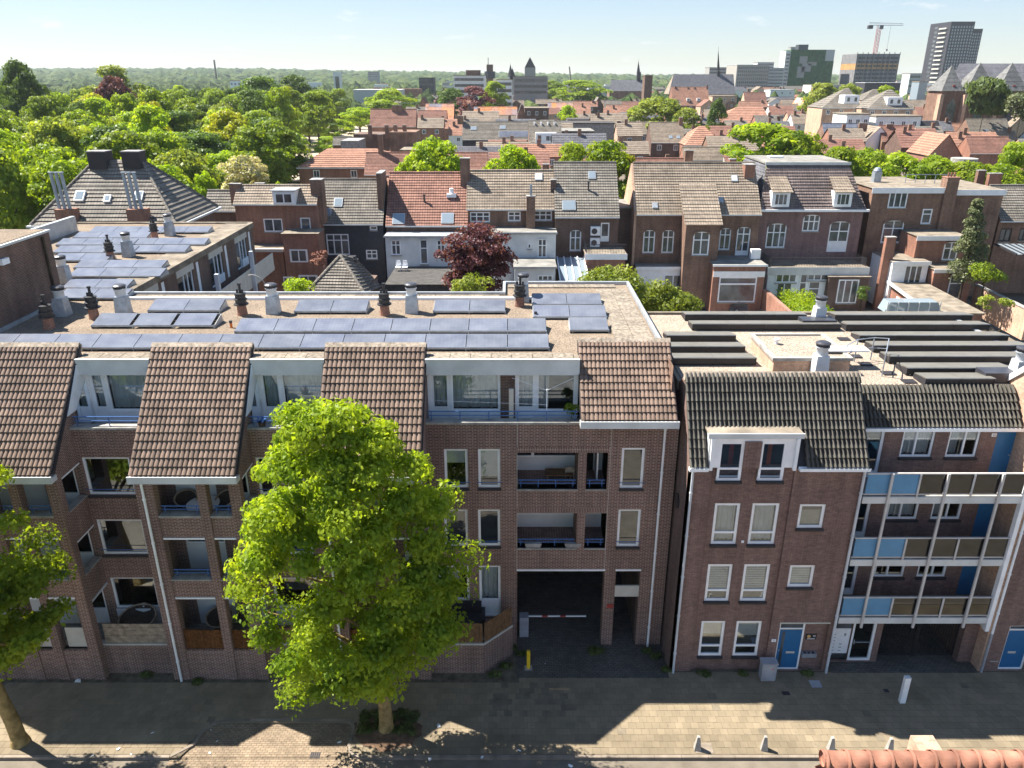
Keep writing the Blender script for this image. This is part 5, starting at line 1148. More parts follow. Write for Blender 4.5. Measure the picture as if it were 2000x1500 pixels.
flatbox(h7.o, 1245, 1392, 522, 80.4, 1.6, 0, 'white', 'feltgrey', 'white', name='shop_front', th=.25); W4(h7.o, 1340, 1384, 533, 578, 80.4, 't'); W4(h7.o, 1296, 1332, 536, 572, 80.4, 'm')
farwin(h7.o, xa(1388, 560, 80), 0, .9, 2.6, 79.0, 't')
q = MB(); x = xa(1474, 508, 80.5); q.box(x-.6, x+.4, 80.0, 80.7, fz+.1, fz+1.1); q.build('air_conditioner', 'white', h7.o)
h7b = thing('dark_passage_house', 'dark brick side wing in the narrow gap beside the broad plastered gable', 'house', (xa(1215, 480, 84), 84, 0), 'houses behind the courtyard')
MB().box(xa(1206, 450, 84), xa(1243, 450, 84), 84, 90, 0, za(407, 84)).build('wall', 'brickdark', h7b); MB().box(xa(1204, 450, 84), xa(1243, 450, 84), 83.9, 90, za(407, 84), za(405, 84)).build('flat_roof', 'feltgrey', h7b)
# mansard house
h8 = thing('mansard_house', 'purplish brick house with dark mansard roof, two tiled dormers, balcony and glazed garden room', 'house', (xa(1580, 450, 83), 83, 0), 'houses behind the courtyard')
Y8 = 83; x0, x1 = xa(1483, 410, Y8), xa(1690, 410, Y8); ez = za(408, Y8); tz = za(320, Y8+3.0)
ops8 = [((1497, 1535, 436, 484), dict(mull=(.36, .68), trans=(.6,), arch=.45)), ((1568, 1601, 419, 452), dict(mull=(.36, .68), trans=(.55,), arch=.35)), ((1618, 1657, 432, 492), dict(mull=(.5,), trans=(.5,), arch=.4, panel=1.0, sill=None))]
oo = [((xa(a, (c+d)/2, Y8), xa(b, (c+d)/2, Y8), za(d, Y8), za(c, Y8)), kw) for (a, b, c, d), kw in ops8]
q = MB(); wall(q, x0+.15, x1-.15, 0, ez, Y8, [o for o, _ in oo]); q.poly([(x0+.15, Y8, 0), (x0+.15, Y8+14, 0), (x0+.15, Y8+14, ez), (x0+.15, Y8, ez)]); q.poly([(x1-.15, Y8, 0), (x1-.15, Y8+14, 0), (x1-.15, Y8+14, ez), (x1-.15, Y8, ez)]); q.build('wall', 'brickpurple', h8)
for o, kw in oo: window(h8, *o, Y8+.05, glass='farglass', fr=.14, wallmat='brickpurple', **{**dict(sill='concrete'), **kw})
s_ = 1.3; q = MB(); strips(q, (x0, Y8-.2, ez), (x1, Y8-.2, ez), (x1-s_, Y8+3, tz), (x0+s_*.9, Y8+3, tz), 15, .07); rf8 = q.build('mansard_front', 'roofmauve', h8)
q = MB(); strips(q, (x0, Y8+14, ez), (x0, Y8-.2, ez), (x0+s_*.9, Y8+3, tz), (x0+s_*.9, Y8+11, tz), 10, .04); q.build('mansard_side', 'roofslate', h8)
q = MB(); strips(q, (x1, Y8-.2, ez), (x1, Y8+14, ez), (x1-s_, Y8+11, tz), (x1-s_, Y8+3, tz), 10, .04); q.build('mansard_far_side', 'roofslate', h8)
MB().box(x0+s_*.9-.15, x1-s_+.15, Y8+2.85, Y8+11.2, tz, tz+.16).build('flat_roof', 'feltgrey', h8); MB().box(x0+s_*.9-.2, x1-s_+.2, Y8+2.78, Y8+2.849, tz-.1, tz+.2).build('roof_trim', 'fascia', h8)
MB().box(x0-.3, x1+.3, Y8-.45, Y8-.1, ez-.25, ez-.02).build('gutter', 'white', h8)
p = at(1490, 300, Z=tz+.16); MB().box(p.x-.8, p.x+.8, Y8+8, Y8+9, tz+.16, tz+.34).build('roof_hatch', 'white', h8)
for u in (1524, 1645):
    x = xa(u, 395, Y8); z0 = za(404, Y8); q = MB(); q.box(x-.95, x+.95, Y8-.1, Y8+2.4, z0, z0+1.6); do = q.build('dormer', 'white', h8)
    q = MB(); strips(q, (x-1.15, Y8-.35, z0+1.55), (x+1.15, Y8-.35, z0+1.55), (x+1.0, Y8+2.2, z0+3.0), (x-1.0, Y8+2.2, z0+3.0), 6, .06); q.build('dormer_roof', 'rooftaupe', do); farwin(do, x-.75, z0+.15, 1.5, 1.3, Y8-.14, '3')
Ysl = Y8+1.2; p = at(1586, 380, Y=Ysl); MB(Matrix.Translation(p) @ Matrix.Rotation(R(50), 4, 'X')).box(-.45, .45, -.5, .5, 0, .15).build('roof_window', 'slate', h8)
bo, b0, b1, bz = flatbox(h8, 1502, 1695, 523, 79.6, 3.4, 0, 'white', 'felt', 'fascia', name='garden_room', th=.75)
q = MB()
for x in np.arange(b0+.2, b1-.2, .17): q.box(x, x+.035, 79.75, 79.78, bz+.1, bz+.98)
for x in (b0+.2, b1-.2):
    for y in np.arange(79.8, 82.9, .17): q.box(x, x+.035, y, y+.03, bz+.1, bz+.98)
q.box(b0+.2, b1-.2, 79.73, 79.8, bz+.98, bz+1.05); q.build('balcony_railing', 'darkmetal', h8, kind='stuff')
for i, (u0, u1, v0, v1, k_) in enumerate(((1515, 1556, 530, 552, '3'), (1515, 1545, 552, 592, 'm'), (1560, 1575, 530, 590, 't'), (1577, 1618, 530, 548, '3'), (1577, 1600, 549, 590, 't'), (1625, 1685, 526, 536, '3'))): W4(h8, u0, u1, v0, v1, 79.58, k_)
flatbox(h8, 1620, 1700, 541, 78.9, 1, 0, 'brickdark', 'felt', None, name='garden_wing'); W4(h8, 1635, 1675, 546, 592, 78.88, '3')
# flat-roofed brick house group
h9 = thing('flat_roof_house', 'brown brick house with white-edged flat roof, arched windows and stepped rear annexes', 'house', (xa(1770, 450, 84), 84, 0), 'houses behind the courtyard')
Y9 = 84
o9, x0, x1, z9 = flatbox(h9, 1706, 1846, 368, Y9, 10, 0, 'brickbrown', 'felt', 'white', name='wall', th=.5)
W4(h9, 1736, 1772, 368, 406, Y9, '3', .5, 'brickbrown'); W4(h9, 1723, 1763, 430, 474, Y9, 'c', .4, 'brickbrown'); W4(h9, 1800, 1819, 408, 437, Y9, 't')
o9b, *_ = flatbox(h9, 1864, 1962, 372, Y9+.6, 9, 0, 'brickbrown', 'felt', 'white', name='wall', th=.5)
chimney(h9, 1858, 345, 84.3, 1.3, 12, 'brickbrown', 1.2, pots=3, top='brickred'); chimney(h9, 1944, 338, 92, 1.5, 2, 'brickred'); chimney(h9, 1917, 332, 94, .9, 2.4, 'brickbrown')
q = MB(); p = at(1712, 345, Y=89); q.box(p.x-.4, p.x+.4, 88.6, 89.4, z9, z9+1.2); q.lathe([(.35, z9+1.2), (.45, z9+1.3), (.3, z9+1.6), (0, z9+1.7)], (p.x, 89, 0)); q.build('roof_vent', 'galv', h9)
q = MB()
for i in range(6): x = xa(1770, 345, 88)+i*1.1; q.tube((x, 88, z9), (x, 88, z9+1.0), .04)
q.box(xa(1770, 345, 88), xa(1770, 345, 88)+5.5, 87.97, 88.03, z9+.95, z9+1.02); q.build('guard_rail', 'galv', h9)
o, a0, a1, az = flatbox(h9, 1793, 1888, 462, 80.2, 4, 0, 'brickred', 'felt', 'white', name='stair_annex', th=.4); W4(h9, 1842, 1870, 472, 508, 80.2, 'c', .3, 'brickred')
flatbox(h9, 1826, 1902, 527, 77.5, 3, 0, 'brickred', 'felt', 'white', name='lower_annex', th=.3); W4(h9, 1852, 1880, 536, 584, 77.5, 't')
flatbox(h9, 1745, 1815, 512, 78.5, 5, 0, 'white', 'felt', 'white', name='bay_annex', th=.3); W4(h9, 1765, 1800, 518, 556, 78.5, '3')
chimney(h9, 1740, 462, 79.5, 1.0, 9, 'brickred')
h10 = House('grey_tiled_side_house', 'brick house with plain grey tiled roof and black-framed windows at the picture edge', 1950, 2120, 440, 86, 432, 362, 'brickbrown', 'roofgrey')
h10.win(1947+5, 1975, 446, 472, mull=(.5,), mat='slate').win(1990, 2010, 446, 470, mull=(.5,), mat='slate'); h10.done()
cv = thing('glass_canopy', 'dark framed glass veranda roof behind the tall conifer', 'canopy', at(1965, 500, Y=80)); p0, p1 = xa(1948, 480, 82), xa(2010, 480, 82)
q = MB(); q.poly([(p0, 78.5, za(497, 78.5)), (p1, 78.5, za(497, 78.5)), (p1, 82.5, za(476, 82.5)), (p0, 82.5, za(476, 82.5))]); q.build('glass_sheet', 'skylight', cv)
for i in range(6): x = p0+(p1-p0)*i/5; MB().prism([(78.5, za(497, 78.5)-.1), (78.5, za(497, 78.5)+.1), (82.5, za(476, 82.5)+.1), (82.5, za(476, 82.5)-.1)], 'x', x-.05, x+.05).build('glazing_bar', 'slate', cv)
# courtyard things
wg_ = thing('garden_annex', 'long low flat-roofed brick garden annex with glazed doors and lantern rooflight', 'building', at(1800, 580, Z=3))
za3 = 3.2; A0, A1, A2, A3 = at(1695, 520, Z=za3), at(1742, 517, Z=za3), at(1925, 612, Z=za3), at(1820, 612, Z=za3)
q = MB(); q.prism([(p.x, p.y) for p in (A0, A3, A2, A1)], 'z', za3-.12, za3); q.build('flat_roof', 'felt', wg_)
q = MB(); q.prism([(p.x, p.y) for p in (A0+Vector((.3, 0, 0)), A3+Vector((.3, 0, 0)), A2+Vector((-.3, 0, 0)), A1+Vector((-.3, 0, 0)))], 'z', 0, za3-.121); q.build('wall', 'brickred', wg_)
dv = (A3-A0).normalized(); Tn = face((A0.x, A0.y, 0), math.atan2(dv.y, dv.x))
for i in range(4): farwin(wg_, *(A0+dv*(4+i*6)).xy.to_3d()[:1], .2, 2.6, 2.2, (A0+dv*(4+i*6)).y-.02, 'm', 'white', math.atan2(dv.y, dv.x))
ed9 = MB(Tn); ed9.box(0, (A3-A0).length, -.1, .08, za3-.2, za3+.05); ed9.build('roof_edge', 'white', wg_)
lp = at(1775, 605, Z=3.2); q = MB(Matrix.Translation(lp)); q.prism([(-2.6, 0), (2.6, 0), (2.2, .9), (-2.2, .9)], 'y', -.7, .7); ln_ = q.build('roof_lantern', 'skylight', wg_)
for i in range(6): x = lp.x-2.4+i*.96; MB().box(x-.05, x+.05, lp.y-.76, lp.y-.705, 3.2, 4.15).build('glazing_bar', 'fascia', ln_)
pv = thing('courtyard_pavilion', 'small courtyard building with steep dark pyramid-hipped tile roof', 'building', at(670, 560, Y=64))
ap, ap2 = at(665, 499, Y=66), at(698, 508, Y=67); b0, b1 = at(598, 572, Y=63), at(712, 574, Y=63); b2 = at(745, 560, Y=70); b3 = at(640, 560, Y=71)
q = MB(); strips(q, b0, b1, ap, ap, 13, .07); q.build('front_slope', 'roofgrey', pv); q = MB(); strips(q, b1, b2, ap2, ap, 11, .08); q.build('side_slope', 'roofgrey', pv); q = MB(); strips(q, b3, b0, ap, ap, 9, .08); q.build('rear_slope', 'roofgrey', pv)
for a, b in ((b0, ap), (b1, ap), (ap, ap2)): q = MB(); q.tube(a, b, .15); q.build('hip_ridge', 'roofgrey', pv)
q = MB(); q.prism([(b0.x+.3, b0.y+.3), (b1.x-.3, b1.y+.3), (b2.x-.3, b2.y), (b3.x+.3, b3.y)], 'z', 0, min(b0.z, b1.z)-.1); q.build('wall', 'brickdark', pv)
q = MB(); p = at(688, 500, Y=67); q.box(p.x-.3, p.x+.3, 66.7, 67.3, p.z-3, p.z); q.build('chimney', 'slate', pv)
gwl = solo(MB().prism([(at(1490, 565, Z=2.6).x, at(1490, 565, Z=2.6).y), (at(1545, 612, Z=2.6).x, at(1545, 612, Z=2.6).y), (at(1552, 612, Z=2.6).x, at(1552, 612, Z=2.6).y), (at(1496, 563, Z=2.6).x, at(1496, 563, Z=2.6).y)], 'z', 0, 2.6), 'garden_wall', 'brickred', 'red brick garden wall beside the clipped bright hedge', 'wall')
p0, p1 = at(1905, 555, Z=3), at(2010, 605, Z=3); dv = p1-p0; T = face((p0.x, p0.y, 0), math.atan2(dv.y, dv.x))
bw2 = thing('boundary_wall', 'pinkish brick boundary wall with pale coping at the right beyond the gravel roof', 'wall', p0); MB(T).box(0, dv.length, 0, .3, 0, 2.9).build('wall', 'bricklight', bw2); MB(T).box(-.05, dv.length, -.06, .36, 2.9, 3.02).build('coping', 'concrete', bw2)
sheet('courtyard_paving', 2, 40, 62, 79, .02, 'feltgrey'); sheet('rear_court', -22, 2, 40, 78, .02, 'cobble')
# parked car in the yard
def car(loc, rz, paint, label, group=None):
    o = thing('parked_car', label, 'car', (0, 0, 0), group)
    L_, W_ = 4.3, 1.75
    prof = [(-2.1, .35), (2.1, .35), (2.15, .62), (2.0, .82), (1.05, .95), (.35, 1.40), (-1.0, 1.45), (-1.75, 1.05), (-2.1, .95)]
    bd = MB(); n = len(prof)
    sec = [(-.86, 1), (-.80, 1.02), (.80, 1.02), (.86, 1)]
    vv = []
    for y, k_ in ((-.87, .96), (-.72, 1.0), (.72, 1.0), (.87, .96)):
        vv += [(x*(k_), y*(.82 if z > 1.2 else 1), z) for x, z in prof]
    bd.add(vv, [tuple(range(n)), tuple(range(4*n-1, 3*n-1, -1))]+[(r*n+i, r*n+(i+1) % n, (r+1)*n+(i+1) % n, (r+1)*n+i) for r in range(3) for i in range(n)])
    bd.build('body', paint, o, True)
    MB().prism([(1.02, .97), (.36, 1.36), (-.98, 1.40), (-1.66, 1.06)], 'y', -.80, .80).build('windows', 'farglass', o)
    for x in (-1.3, 1.3):
        for y in (-.8, .8):
            q = MB(); q.tube((x, y-.1, .32), (x, y+.1, .32), .32, n=16); wh = q.build('wheel', 'slate', o); q = MB(); q.tube((x, y-.105, .32), (x, y+.105, .32), .19, n=12); q.build('rim', 'galv', wh)
    for y in (-.65, .65):
        MB().box(-2.12, -2.04, y-.16, y+.16, .72, .9).build('tail_light', 'red', o); MB().box(2.02, 2.12, y-.17, y+.17, .62, .76).build('headlight', 'white', o)
    o.location = loc; o.rotation_euler = (0, 0, rz); return o
M('silverpaint', (.30, .33, .35), .25, .6, metal=.5, var=0, coat=.5); M('redpaint', (.35, .02, .03), .25, .5, var=0, coat=.5)
car(at(1455, 608, Z=.02), R(6), 'silverpaint', 'silver grey hatchback parked in the yard behind the gravel roof')
c2 = car(at(557, 347, Z=0), R(70), 'redpaint', 'red car parked by the park road beyond the roofs')
# ================================================================ foliage
leafmat('lime', (.16, .265, .012), (.38, .46, .03), .5)
leafmat('street', (.125, .21, .014), (.34, .41, .03), .54)
leafmat('mid', (.13, .205, .018), (.28, .35, .035), .46)
leafmat('deep', (.07, .13, .02), (.15, .22, .045), .38)
leafmat('gold', (.26, .30, .014), (.46, .45, .025), .42)
leafmat('olive', (.14, .19, .025), (.32, .36, .06), .4)
leafmat('purple', (.085, .03, .043), (.24, .09, .105), .4)
leafmat('blossom', (.30, .30, .16), (.58, .52, .36), .35)
leafmat('conifer', (.06, .08, .03), (.17, .18, .085), .15)
leafmat('willow', (.07, .11, .03), (.15, .19, .06), .3)
leafmat('ivy', (.05, .08, .015), (.15, .17, .05), .2)
def leaves(name, mat, centres, radii, per, size, seed, flat=.75, droop=0.0, aspect=.62, inner=.72):
    g = np.random.default_rng(seed); C = np.asarray(centres); n = len(C); N_ = n*per
    idx = np.repeat(np.arange(n), per)
    d = g.normal(size=(N_, 3)); d /= np.linalg.norm(d, axis=1)[:, None]
    d[:, 2] = np.where(d[:, 2] < -.35, -d[:, 2]*.5, d[:, 2]); d /= np.linalg.norm(d, axis=1)[:, None]
    rr = np.asarray(radii)[idx]*g.uniform(inner, 1.08, N_)
    P = C[idx]+d*rr[:, None]*np.array([1, 1, flat])
    nr = d+g.normal(size=(N_, 3))*.55+np.array([0, 0, .25]); nr /= np.linalg.norm(nr, axis=1)[:, None]
    a = np.cross(nr, g.normal(size=(N_, 3))); a /= np.linalg.norm(a, axis=1)[:, None]; a[:, 2] -= droop; b = np.cross(nr, a)
    s = size*g.uniform(.45, 1.5, N_)[:, None]
    V = np.empty((N_, 4, 3)); V[:, 0] = P-a*s*.5; V[:, 1] = P+b*s*.5*aspect+nr*s*.08; V[:, 2] = P+a*s*.5; V[:, 3] = P-b*s*.5*aspect+nr*s*.08
    me = bpy.data.meshes.new(name); me.vertices.add(N_*4); me.vertices.foreach_set('co', V.ravel())
    me.loops.add(N_*4); me.loops.foreach_set('vertex_index', np.arange(N_*4, dtype=np.int32)); me.polygons.add(N_)
    me.polygons.foreach_set('loop_start', np.arange(0, N_*4, 4, dtype=np.int32))
    ct = g.uniform(0, 1, n); tv = np.clip(ct[idx]*.75+g.uniform(-.1, .3, N_), 0, 1)
    me.attributes.new('tint', 'FLOAT', 'POINT').data.foreach_set('value', np.repeat(tv, 4).astype(np.float32))
    me.materials.append(MATS[mat]); me.update(); me.validate(); return me
def blob(seed, n, rx, zb, zt, prof=None, cr=(.24, .36), wob=.12):
    r_ = random.Random(seed); cs_ = []; rs = []
    for i in range(n):
        h = r_.random(); pr = prof(h) if prof else math.sin(math.pi*min(1, .12+h*.88))**.6
        q = rx*pr*math.sqrt(r_.uniform(.12, 1))*.82; a = r_.uniform(0, 6.283)
        q *= 1+wob*(math.sin(2*a+seed+3*h)+.7*math.sin(5*a-4*h+seed))
        cs_.append((q*math.cos(a), q*math.sin(a), zb+(zt-zb)*(.06+.86*h)+wob*1.6*math.sin(3*a+seed))); rs.append(rx*r_.uniform(*cr))
    return cs_, rs
# street trees -----------------------------------------------------------------
def street_tree(base, lean, zt, zb, rx, shift, n, per, seed, label, prof, extra=()):
    o = thing('street_tree', label, 'tree', base, 'street trees along the pavement'); b = Vector(base)
    r_ = random.Random(seed); cs_, rs = blob(seed, n, rx, zb, zt, prof, (.09, .21), .09); cs_ = [(c[0], c[1]*.66-1.15, c[2]) for c in cs_]
    cs_ = [Vector(c)+Vector((shift[0]+lean[0]*c[2], shift[1]+lean[1]*c[2], 0))+b for c in cs_]+[Vector(e[:3]) for e in extra]; rs += [e[3] for e in extra]
    me = leaves('crown', 'street', [tuple(c-b) for c in cs_], rs, per, .14, seed, .8, .35, inner=.35)
    c = bpy.data.objects.new('crown', me); COL.objects.link(c); c.parent = o; c['kind'] = 'stuff'; ORG[c.name] = b
    m = MB(); pts = [b+Vector((lean[0]*z+.04*math.sin(z*1.7), lean[1]*z, z)) for z in np.linspace(-.05, zt*.82, 12)]
    for i, (p, q) in enumerate(zip(pts, pts[1:])): m.tube(p, q, .25*(1-i/13)+.02, .25*(1-(i+1)/13)+.02, 10, False)
    m.tube(b-Vector((0, 0, .05)), b+Vector((0, 0, .35)), .36, .25, 10, False)
    tr = m.build('trunk', 'bark', o, True)
    for i in range(26):
        t = r_.choice(cs_); k_ = max(2.2, min(zt*.75, (t.z-b.z)*.62)); s = b+Vector((lean[0]*k_, lean[1]*k_, k_)); md = s.lerp(t, .5)+Vector((0, 0, .35))
        m = MB(); m.tube(s, md, .085, .05, 6, False); m.tube(md, t, .05, .02, 6, False); m.build('limb', 'bark', o, True)
def pf(h): return float(np.interp(h, [0, .05, .16, .35, .52, .69, .82, .9, 1], [.5, .68, 1.05, 1.08, 1.0, .9, .76, .62, .3]))
b0 = at(755, 1424, Z=0)
street_tree(b0, (-.035, .02), 14.5, 3.0, 4.15, (-.3, .1), 215, 420, 11, 'leafy bright green street tree in a planted pit in front of the tiled bays', pf,
            [(b0.x-2.6, b0.y-1.1, 3.3, 1.0), (b0.x-2.9, b0.y-.9, 2.5, .8), (b0.x-2.2, b0.y-.6, 4.1, 1.0), (b0.x+.3, b0.y-.9, 3.6, .95), (b0.x+.2, b0.y-.5, 4.6, 1.0), (b0.x-.9, b0.y-.2, 3.2, .7), (b0.x-3.9, b0.y, 5.5, 1.1), (b0.x-4.2, b0.y+.4, 6.6, 1.1), (b0.x+2.6, b0.y+.3, 6.2, 1.0), (b0.x+3.1, b0.y+.2, 7.5, 1.0)])
b1 = at(40, 1450, Z=0)
street_tree(b1, (-.11, .02), 14.3, 4.4, 4.2, (.75, -.1), 200, 400, 23, 'leafy street tree cut by the picture edge with a leaning mossy trunk', pf)
# planted pit
pit = thing('tree_pit', 'bare soil pit with ivy round the foot of the middle street tree', 'planting bed', (b0.x, b0.y, 0))
m = MB(); n = 26
pp = [(b0.x+.1+1.25*math.cos(6.283*i/n)*(1+.08*math.sin(i*2.3)), b0.y-.1+.92*math.sin(6.283*i/n)*(1+.1*math.sin(i*1.7))) for i in range(n)]
m.add([(x, y, .012) for x, y in pp]+[(b0.x, b0.y, .09)], [(i, (i+1) % n, n) for i in range(n)]); m.build('soil', 'soil', pit)
g_ = random.Random(5); cc = [(g_.uniform(-.95, 1.05), g_.uniform(-.2, .8), .05) for _ in range(34)]
me = leaves('ivy', 'ivy', cc, [.2]*34, 60, .11, 4, .6); c = bpy.data.objects.new('ivy', me); COL.objects.link(c); c.parent = pit; c['kind'] = 'stuff'
wd = [(-.1, 26.7), (.5, 26.3), (5.9, 26.5), (6.3, 26.2), (6.45, 25.4), (3.62, 26.6), (3.9, 26.5), (3.5, 26.4), (-.3, 25.6), (-.7, 25.1), (-8, 25.05), (-15.2, 25.05), (-13, 24.65), (12.3, 25.15), (8, 25.15), (9.6, 25.15)]
me = leaves('weeds', 'ivy', [(x+g_.uniform(-.2, .2), y-.05+g_.uniform(-.05, .05), .04) for x, y in wd for _ in range(4)], [.16]*len(wd)*4, 45, .10, 9, .9)
c = bpy.data.objects.new('weeds', me); COL.objects.link(c); c['kind'] = 'stuff'; tag(c, 'weeds sprouting along the foot of the walls', 'weeds')
# broad trees: a few shapes, many individuals --------------------------------------
PR = []
for k_ in range(6):
    cs_, rs = blob(40+k_, 62, 4.6, 3.2+k_ % 2, 11.5+(k_ % 3)*.6, None if k_ % 2 else (lambda h: .75+.25*math.sin(3.1*h) if h < .6 else 1-.75*((h-.6)/.4)**1.4), (.17, .30))
    PR.append(leaves('crown', 'mid', cs_, rs, 190, .36, 60+k_, .78, .2))
tk = MB(); tk.tube((0, 0, 0), (0, 0, 6), .32, .18, 7); 
for i in range(5): a = i*1.26; tk.tube((0, 0, 3.6+i*.35), (2.2*math.cos(a), 2.2*math.sin(a), 7.2), .13, .05, 5)
TRK = tk.mesh('trunk', 'barkdark')
HT = [11.5+(k_ % 3)*.6+1.0 for k_ in range(6)]
NT_ = [0]
def tree(x, y, ht, w_, kind, label, group, sq=1.0):
    k_ = NT_[0] % 6; NT_[0] += 1
    o = thing('broad_tree', label, 'tree', (x, y, 0), group); o.rotation_euler = (0, 0, rnd.uniform(0, 6.28))
    c = bpy.data.objects.new('crown', PR[k_]); COL.objects.link(c); c.parent = o; c['kind'] = 'stuff'
    c.material_slots[0].link = 'OBJECT'; c.material_slots[0].material = MATS[kind]
    s = ht/HT[k_]; c.scale = (w_/4.1, w_/4.1, s)
    t = bpy.data.objects.new('trunk', TRK); COL.objects.link(t); t.parent = o; t.scale = (max(.8, w_/5), max(.8, w_/5), s)
    return o
def ptree(u, vt, Y, w_px, kind, label, group=None):
    p = at(u, vt, Y=Y); t = Y/(cs+(750-vt)/F*sn); w_px *= 1.3 if 100 < Y < 135 and u > 600 else 1; return tree(p.x, Y, max(5, p.z), w_px/2*t/F, kind, label, group)
ZONE = [(100, 'nearest behind the hipped roof'), (135, 'in the second belt of the park'), (185, 'in the middle of the park'), (260, 'in the far half of the park'), (999, 'along the far edge of the park')]
NMK = {'lime': 'lime green', 'mid': 'fresh green', 'deep': 'dark green', 'gold': 'golden yellow', 'olive': 'olive green'}
Y = 84.0; row = 0
while Y < 420:
    umax = 330 if Y < 96 else 385 if Y < 122 else 590 if Y < 190 else 660
    if 185 < Y < 270: umax = 545
    t = Y/1.05; wv = 5.2+rnd.uniform(-.4, .8); u = -70+(row % 2)*70; row += 1
    while u < umax:
        w_ = wv*rnd.uniform(.8, 1.3); ht = rnd.uniform(15.0, 20.0)+(2.0 if Y > 180 else 0)-(3.0 if u > 330 and Y < 190 else 0)-(2 if Y < 96 else 0)
        x = (u+rnd.uniform(-25, 25)-1000)/F*t
        kd = rnd.choices(['lime', 'mid', 'deep', 'gold', 'olive'], [.52, .26, .1, .04, .08] if Y < 150 else [.3, .36, .22, .02, .1])[0]
        zn = next(z for m_, z in ZONE if Y < m_)
        tree(x, Y+rnd.uniform(-4, 4), ht, w_, kd, NMK[kd]+' park tree '+zn, 'trees of the park')
        u += 2*w_*.80*F/t
    Y *= 1.125
for a in ((25, 104, 240, 85, 'deep', 'tall spreading tree rising above the others at the picture corner'), (212, 114, 300, 105, 'olive', 'tall pale green tree standing highest over the park'), (215, 136, 270, 72, 'purple', 'dark purple beech in front of the tallest pale park tree'),
          (505, 138, 320, 120, 'deep', 'big dark rounded tree at the end of the park'), (570, 137, 380, 75, 'deep', 'dark dome tree right of the biggest dark park tree'), (288, 186, 170, 80, 'gold', 'golden crowned tree in the middle of the park canopy'), (440, 205, 175, 110, 'gold', 'wide golden green tree near the promenade'), (525, 203, 250, 60, 'mid', 'small round tree alone on the far lawn'),
          (470, 290, 118, 105, 'blossom', 'cream blossoming round tree behind the pantile roof'), (345, 320, 100, 50, 'lime', 'young lime tree just right of the hipped roof'), (395, 322, 104, 60, 'lime', 'young lime tree left of the cream blossoming tree'), (540, 345, 105, 40, 'lime', 'small bush behind the white dormer'), (600, 225, 290, 80, 'lime', 'pollarded tree at the near end of the promenade row'), (655, 228, 300, 75, 'lime', 'pollarded tree in the middle of the promenade row'), (560, 250, 230, 70, 'lime', 'promenade tree nearest the red hipped house'), (635, 262, 240, 60, 'lime', 'promenade tree with a bare trunk on the sandy square'), (700, 205, 330, 80, 'lime', 'promenade tree at the far end beside the red metal roof'), (745, 190, 360, 90, 'mid', 'tree behind the red metal roof'), (760, 168, 420, 90, 'lime', 'far tree above the red metal roof'),
          (925, 160, 360, 68, 'purple', 'dark purple tree in front of the white offices'), (880, 165, 380, 60, 'deep', 'dark tree left of the purple tree in town'), (965, 150, 400, 60, 'mid', 'green tree right of the purple town tree'),
          (845, 252, 108, 110, 'lime', 'bright tree behind the red roof house ridge'), (800, 288, 106, 70, 'lime', 'lower bright tree at the left end of the red ridge'), (1000, 268, 104, 105, 'lime', 'bright tree behind the taupe ridge by its chimney'), (1120, 258, 103, 80, 'street', 'fresh tree behind the narrow grey roof'), (1185, 256, 108, 105, 'street', 'bushy tree behind the gap beside the broad gable'), (1232, 287, 108, 32, 'gold', 'yellow bush behind the broad gable'),
          (1290, 180, 250, 125, 'olive', 'large olive green tree among the town roofs'), (1345, 205, 235, 80, 'olive', 'lower olive tree before the big red roof'), (1405, 184, 260, 40, 'deep', 'dark conifer-shaped tree beside the big red roof'), (1490, 222, 130, 150, 'street', 'very large bright tree behind the mansard chimney'), (1560, 240, 128, 100, 'street', 'second large bright tree beside the very large one'), (1612, 152, 330, 85, 'olive', 'big round tree left of the pyramid roofs'), (1660, 155, 340, 60, 'olive', 'smaller tree just behind the pyramid roofs'), (1730, 160, 330, 75, 'lime', 'vivid tree behind the double pyramid roofs'), (1110, 200, 300, 40, 'lime', 'small tree beside the slate block'),
          (1130, 150, 520, 110, 'mid', 'tree clump at the far edge of the centre'), (1075, 152, 560, 70, 'mid', 'far green clump below the dark spire')):
    ptree(*a[:5], a[5], 'single trees among the houses' if a[0] > 600 else 'single trees of the park')
for i, (u, vt, Y, w_) in enumerate(((1645, 268, 112, 95), (1705, 275, 113, 100), (1770, 286, 110, 110), (1835, 292, 111, 105), (1900, 300, 108, 105), (1960, 306, 106, 95), (1995, 258, 112, 90))):
    ptree(u, vt, Y, w_, 'street', ('first', 'second', 'third', 'fourth', 'fifth', 'sixth', 'last and tallest')[i]+' bright street tree from the mansard in the row behind the flat roofs', 'street trees behind the flat roofs')
def shrub(name, label, cat, cs_, rs, per, size, mat, seed, stem=True, zb=0, **kw):
    b = Vector((sum(c[0] for c in cs_)/len(cs_), sum(c[1] for c in cs_)/len(cs_), zb)); o = thing(name, label, cat, b)
    me = leaves('foliage', mat, [tuple(Vector(c)-b) for c in cs_], rs, per, size, seed, **kw); c = bpy.data.objects.new('foliage', me); COL.objects.link(c); c.parent = o; c['kind'] = 'stuff'
    if stem:
        m = MB(); m.tube(b, Vector((b.x, b.y, zb+(max(q[2] for q in cs_)-zb)*.7)), .16 if not zb else .02, .06 if not zb else .01, 7); m.build('stem', 'barkdark', o)
    return o
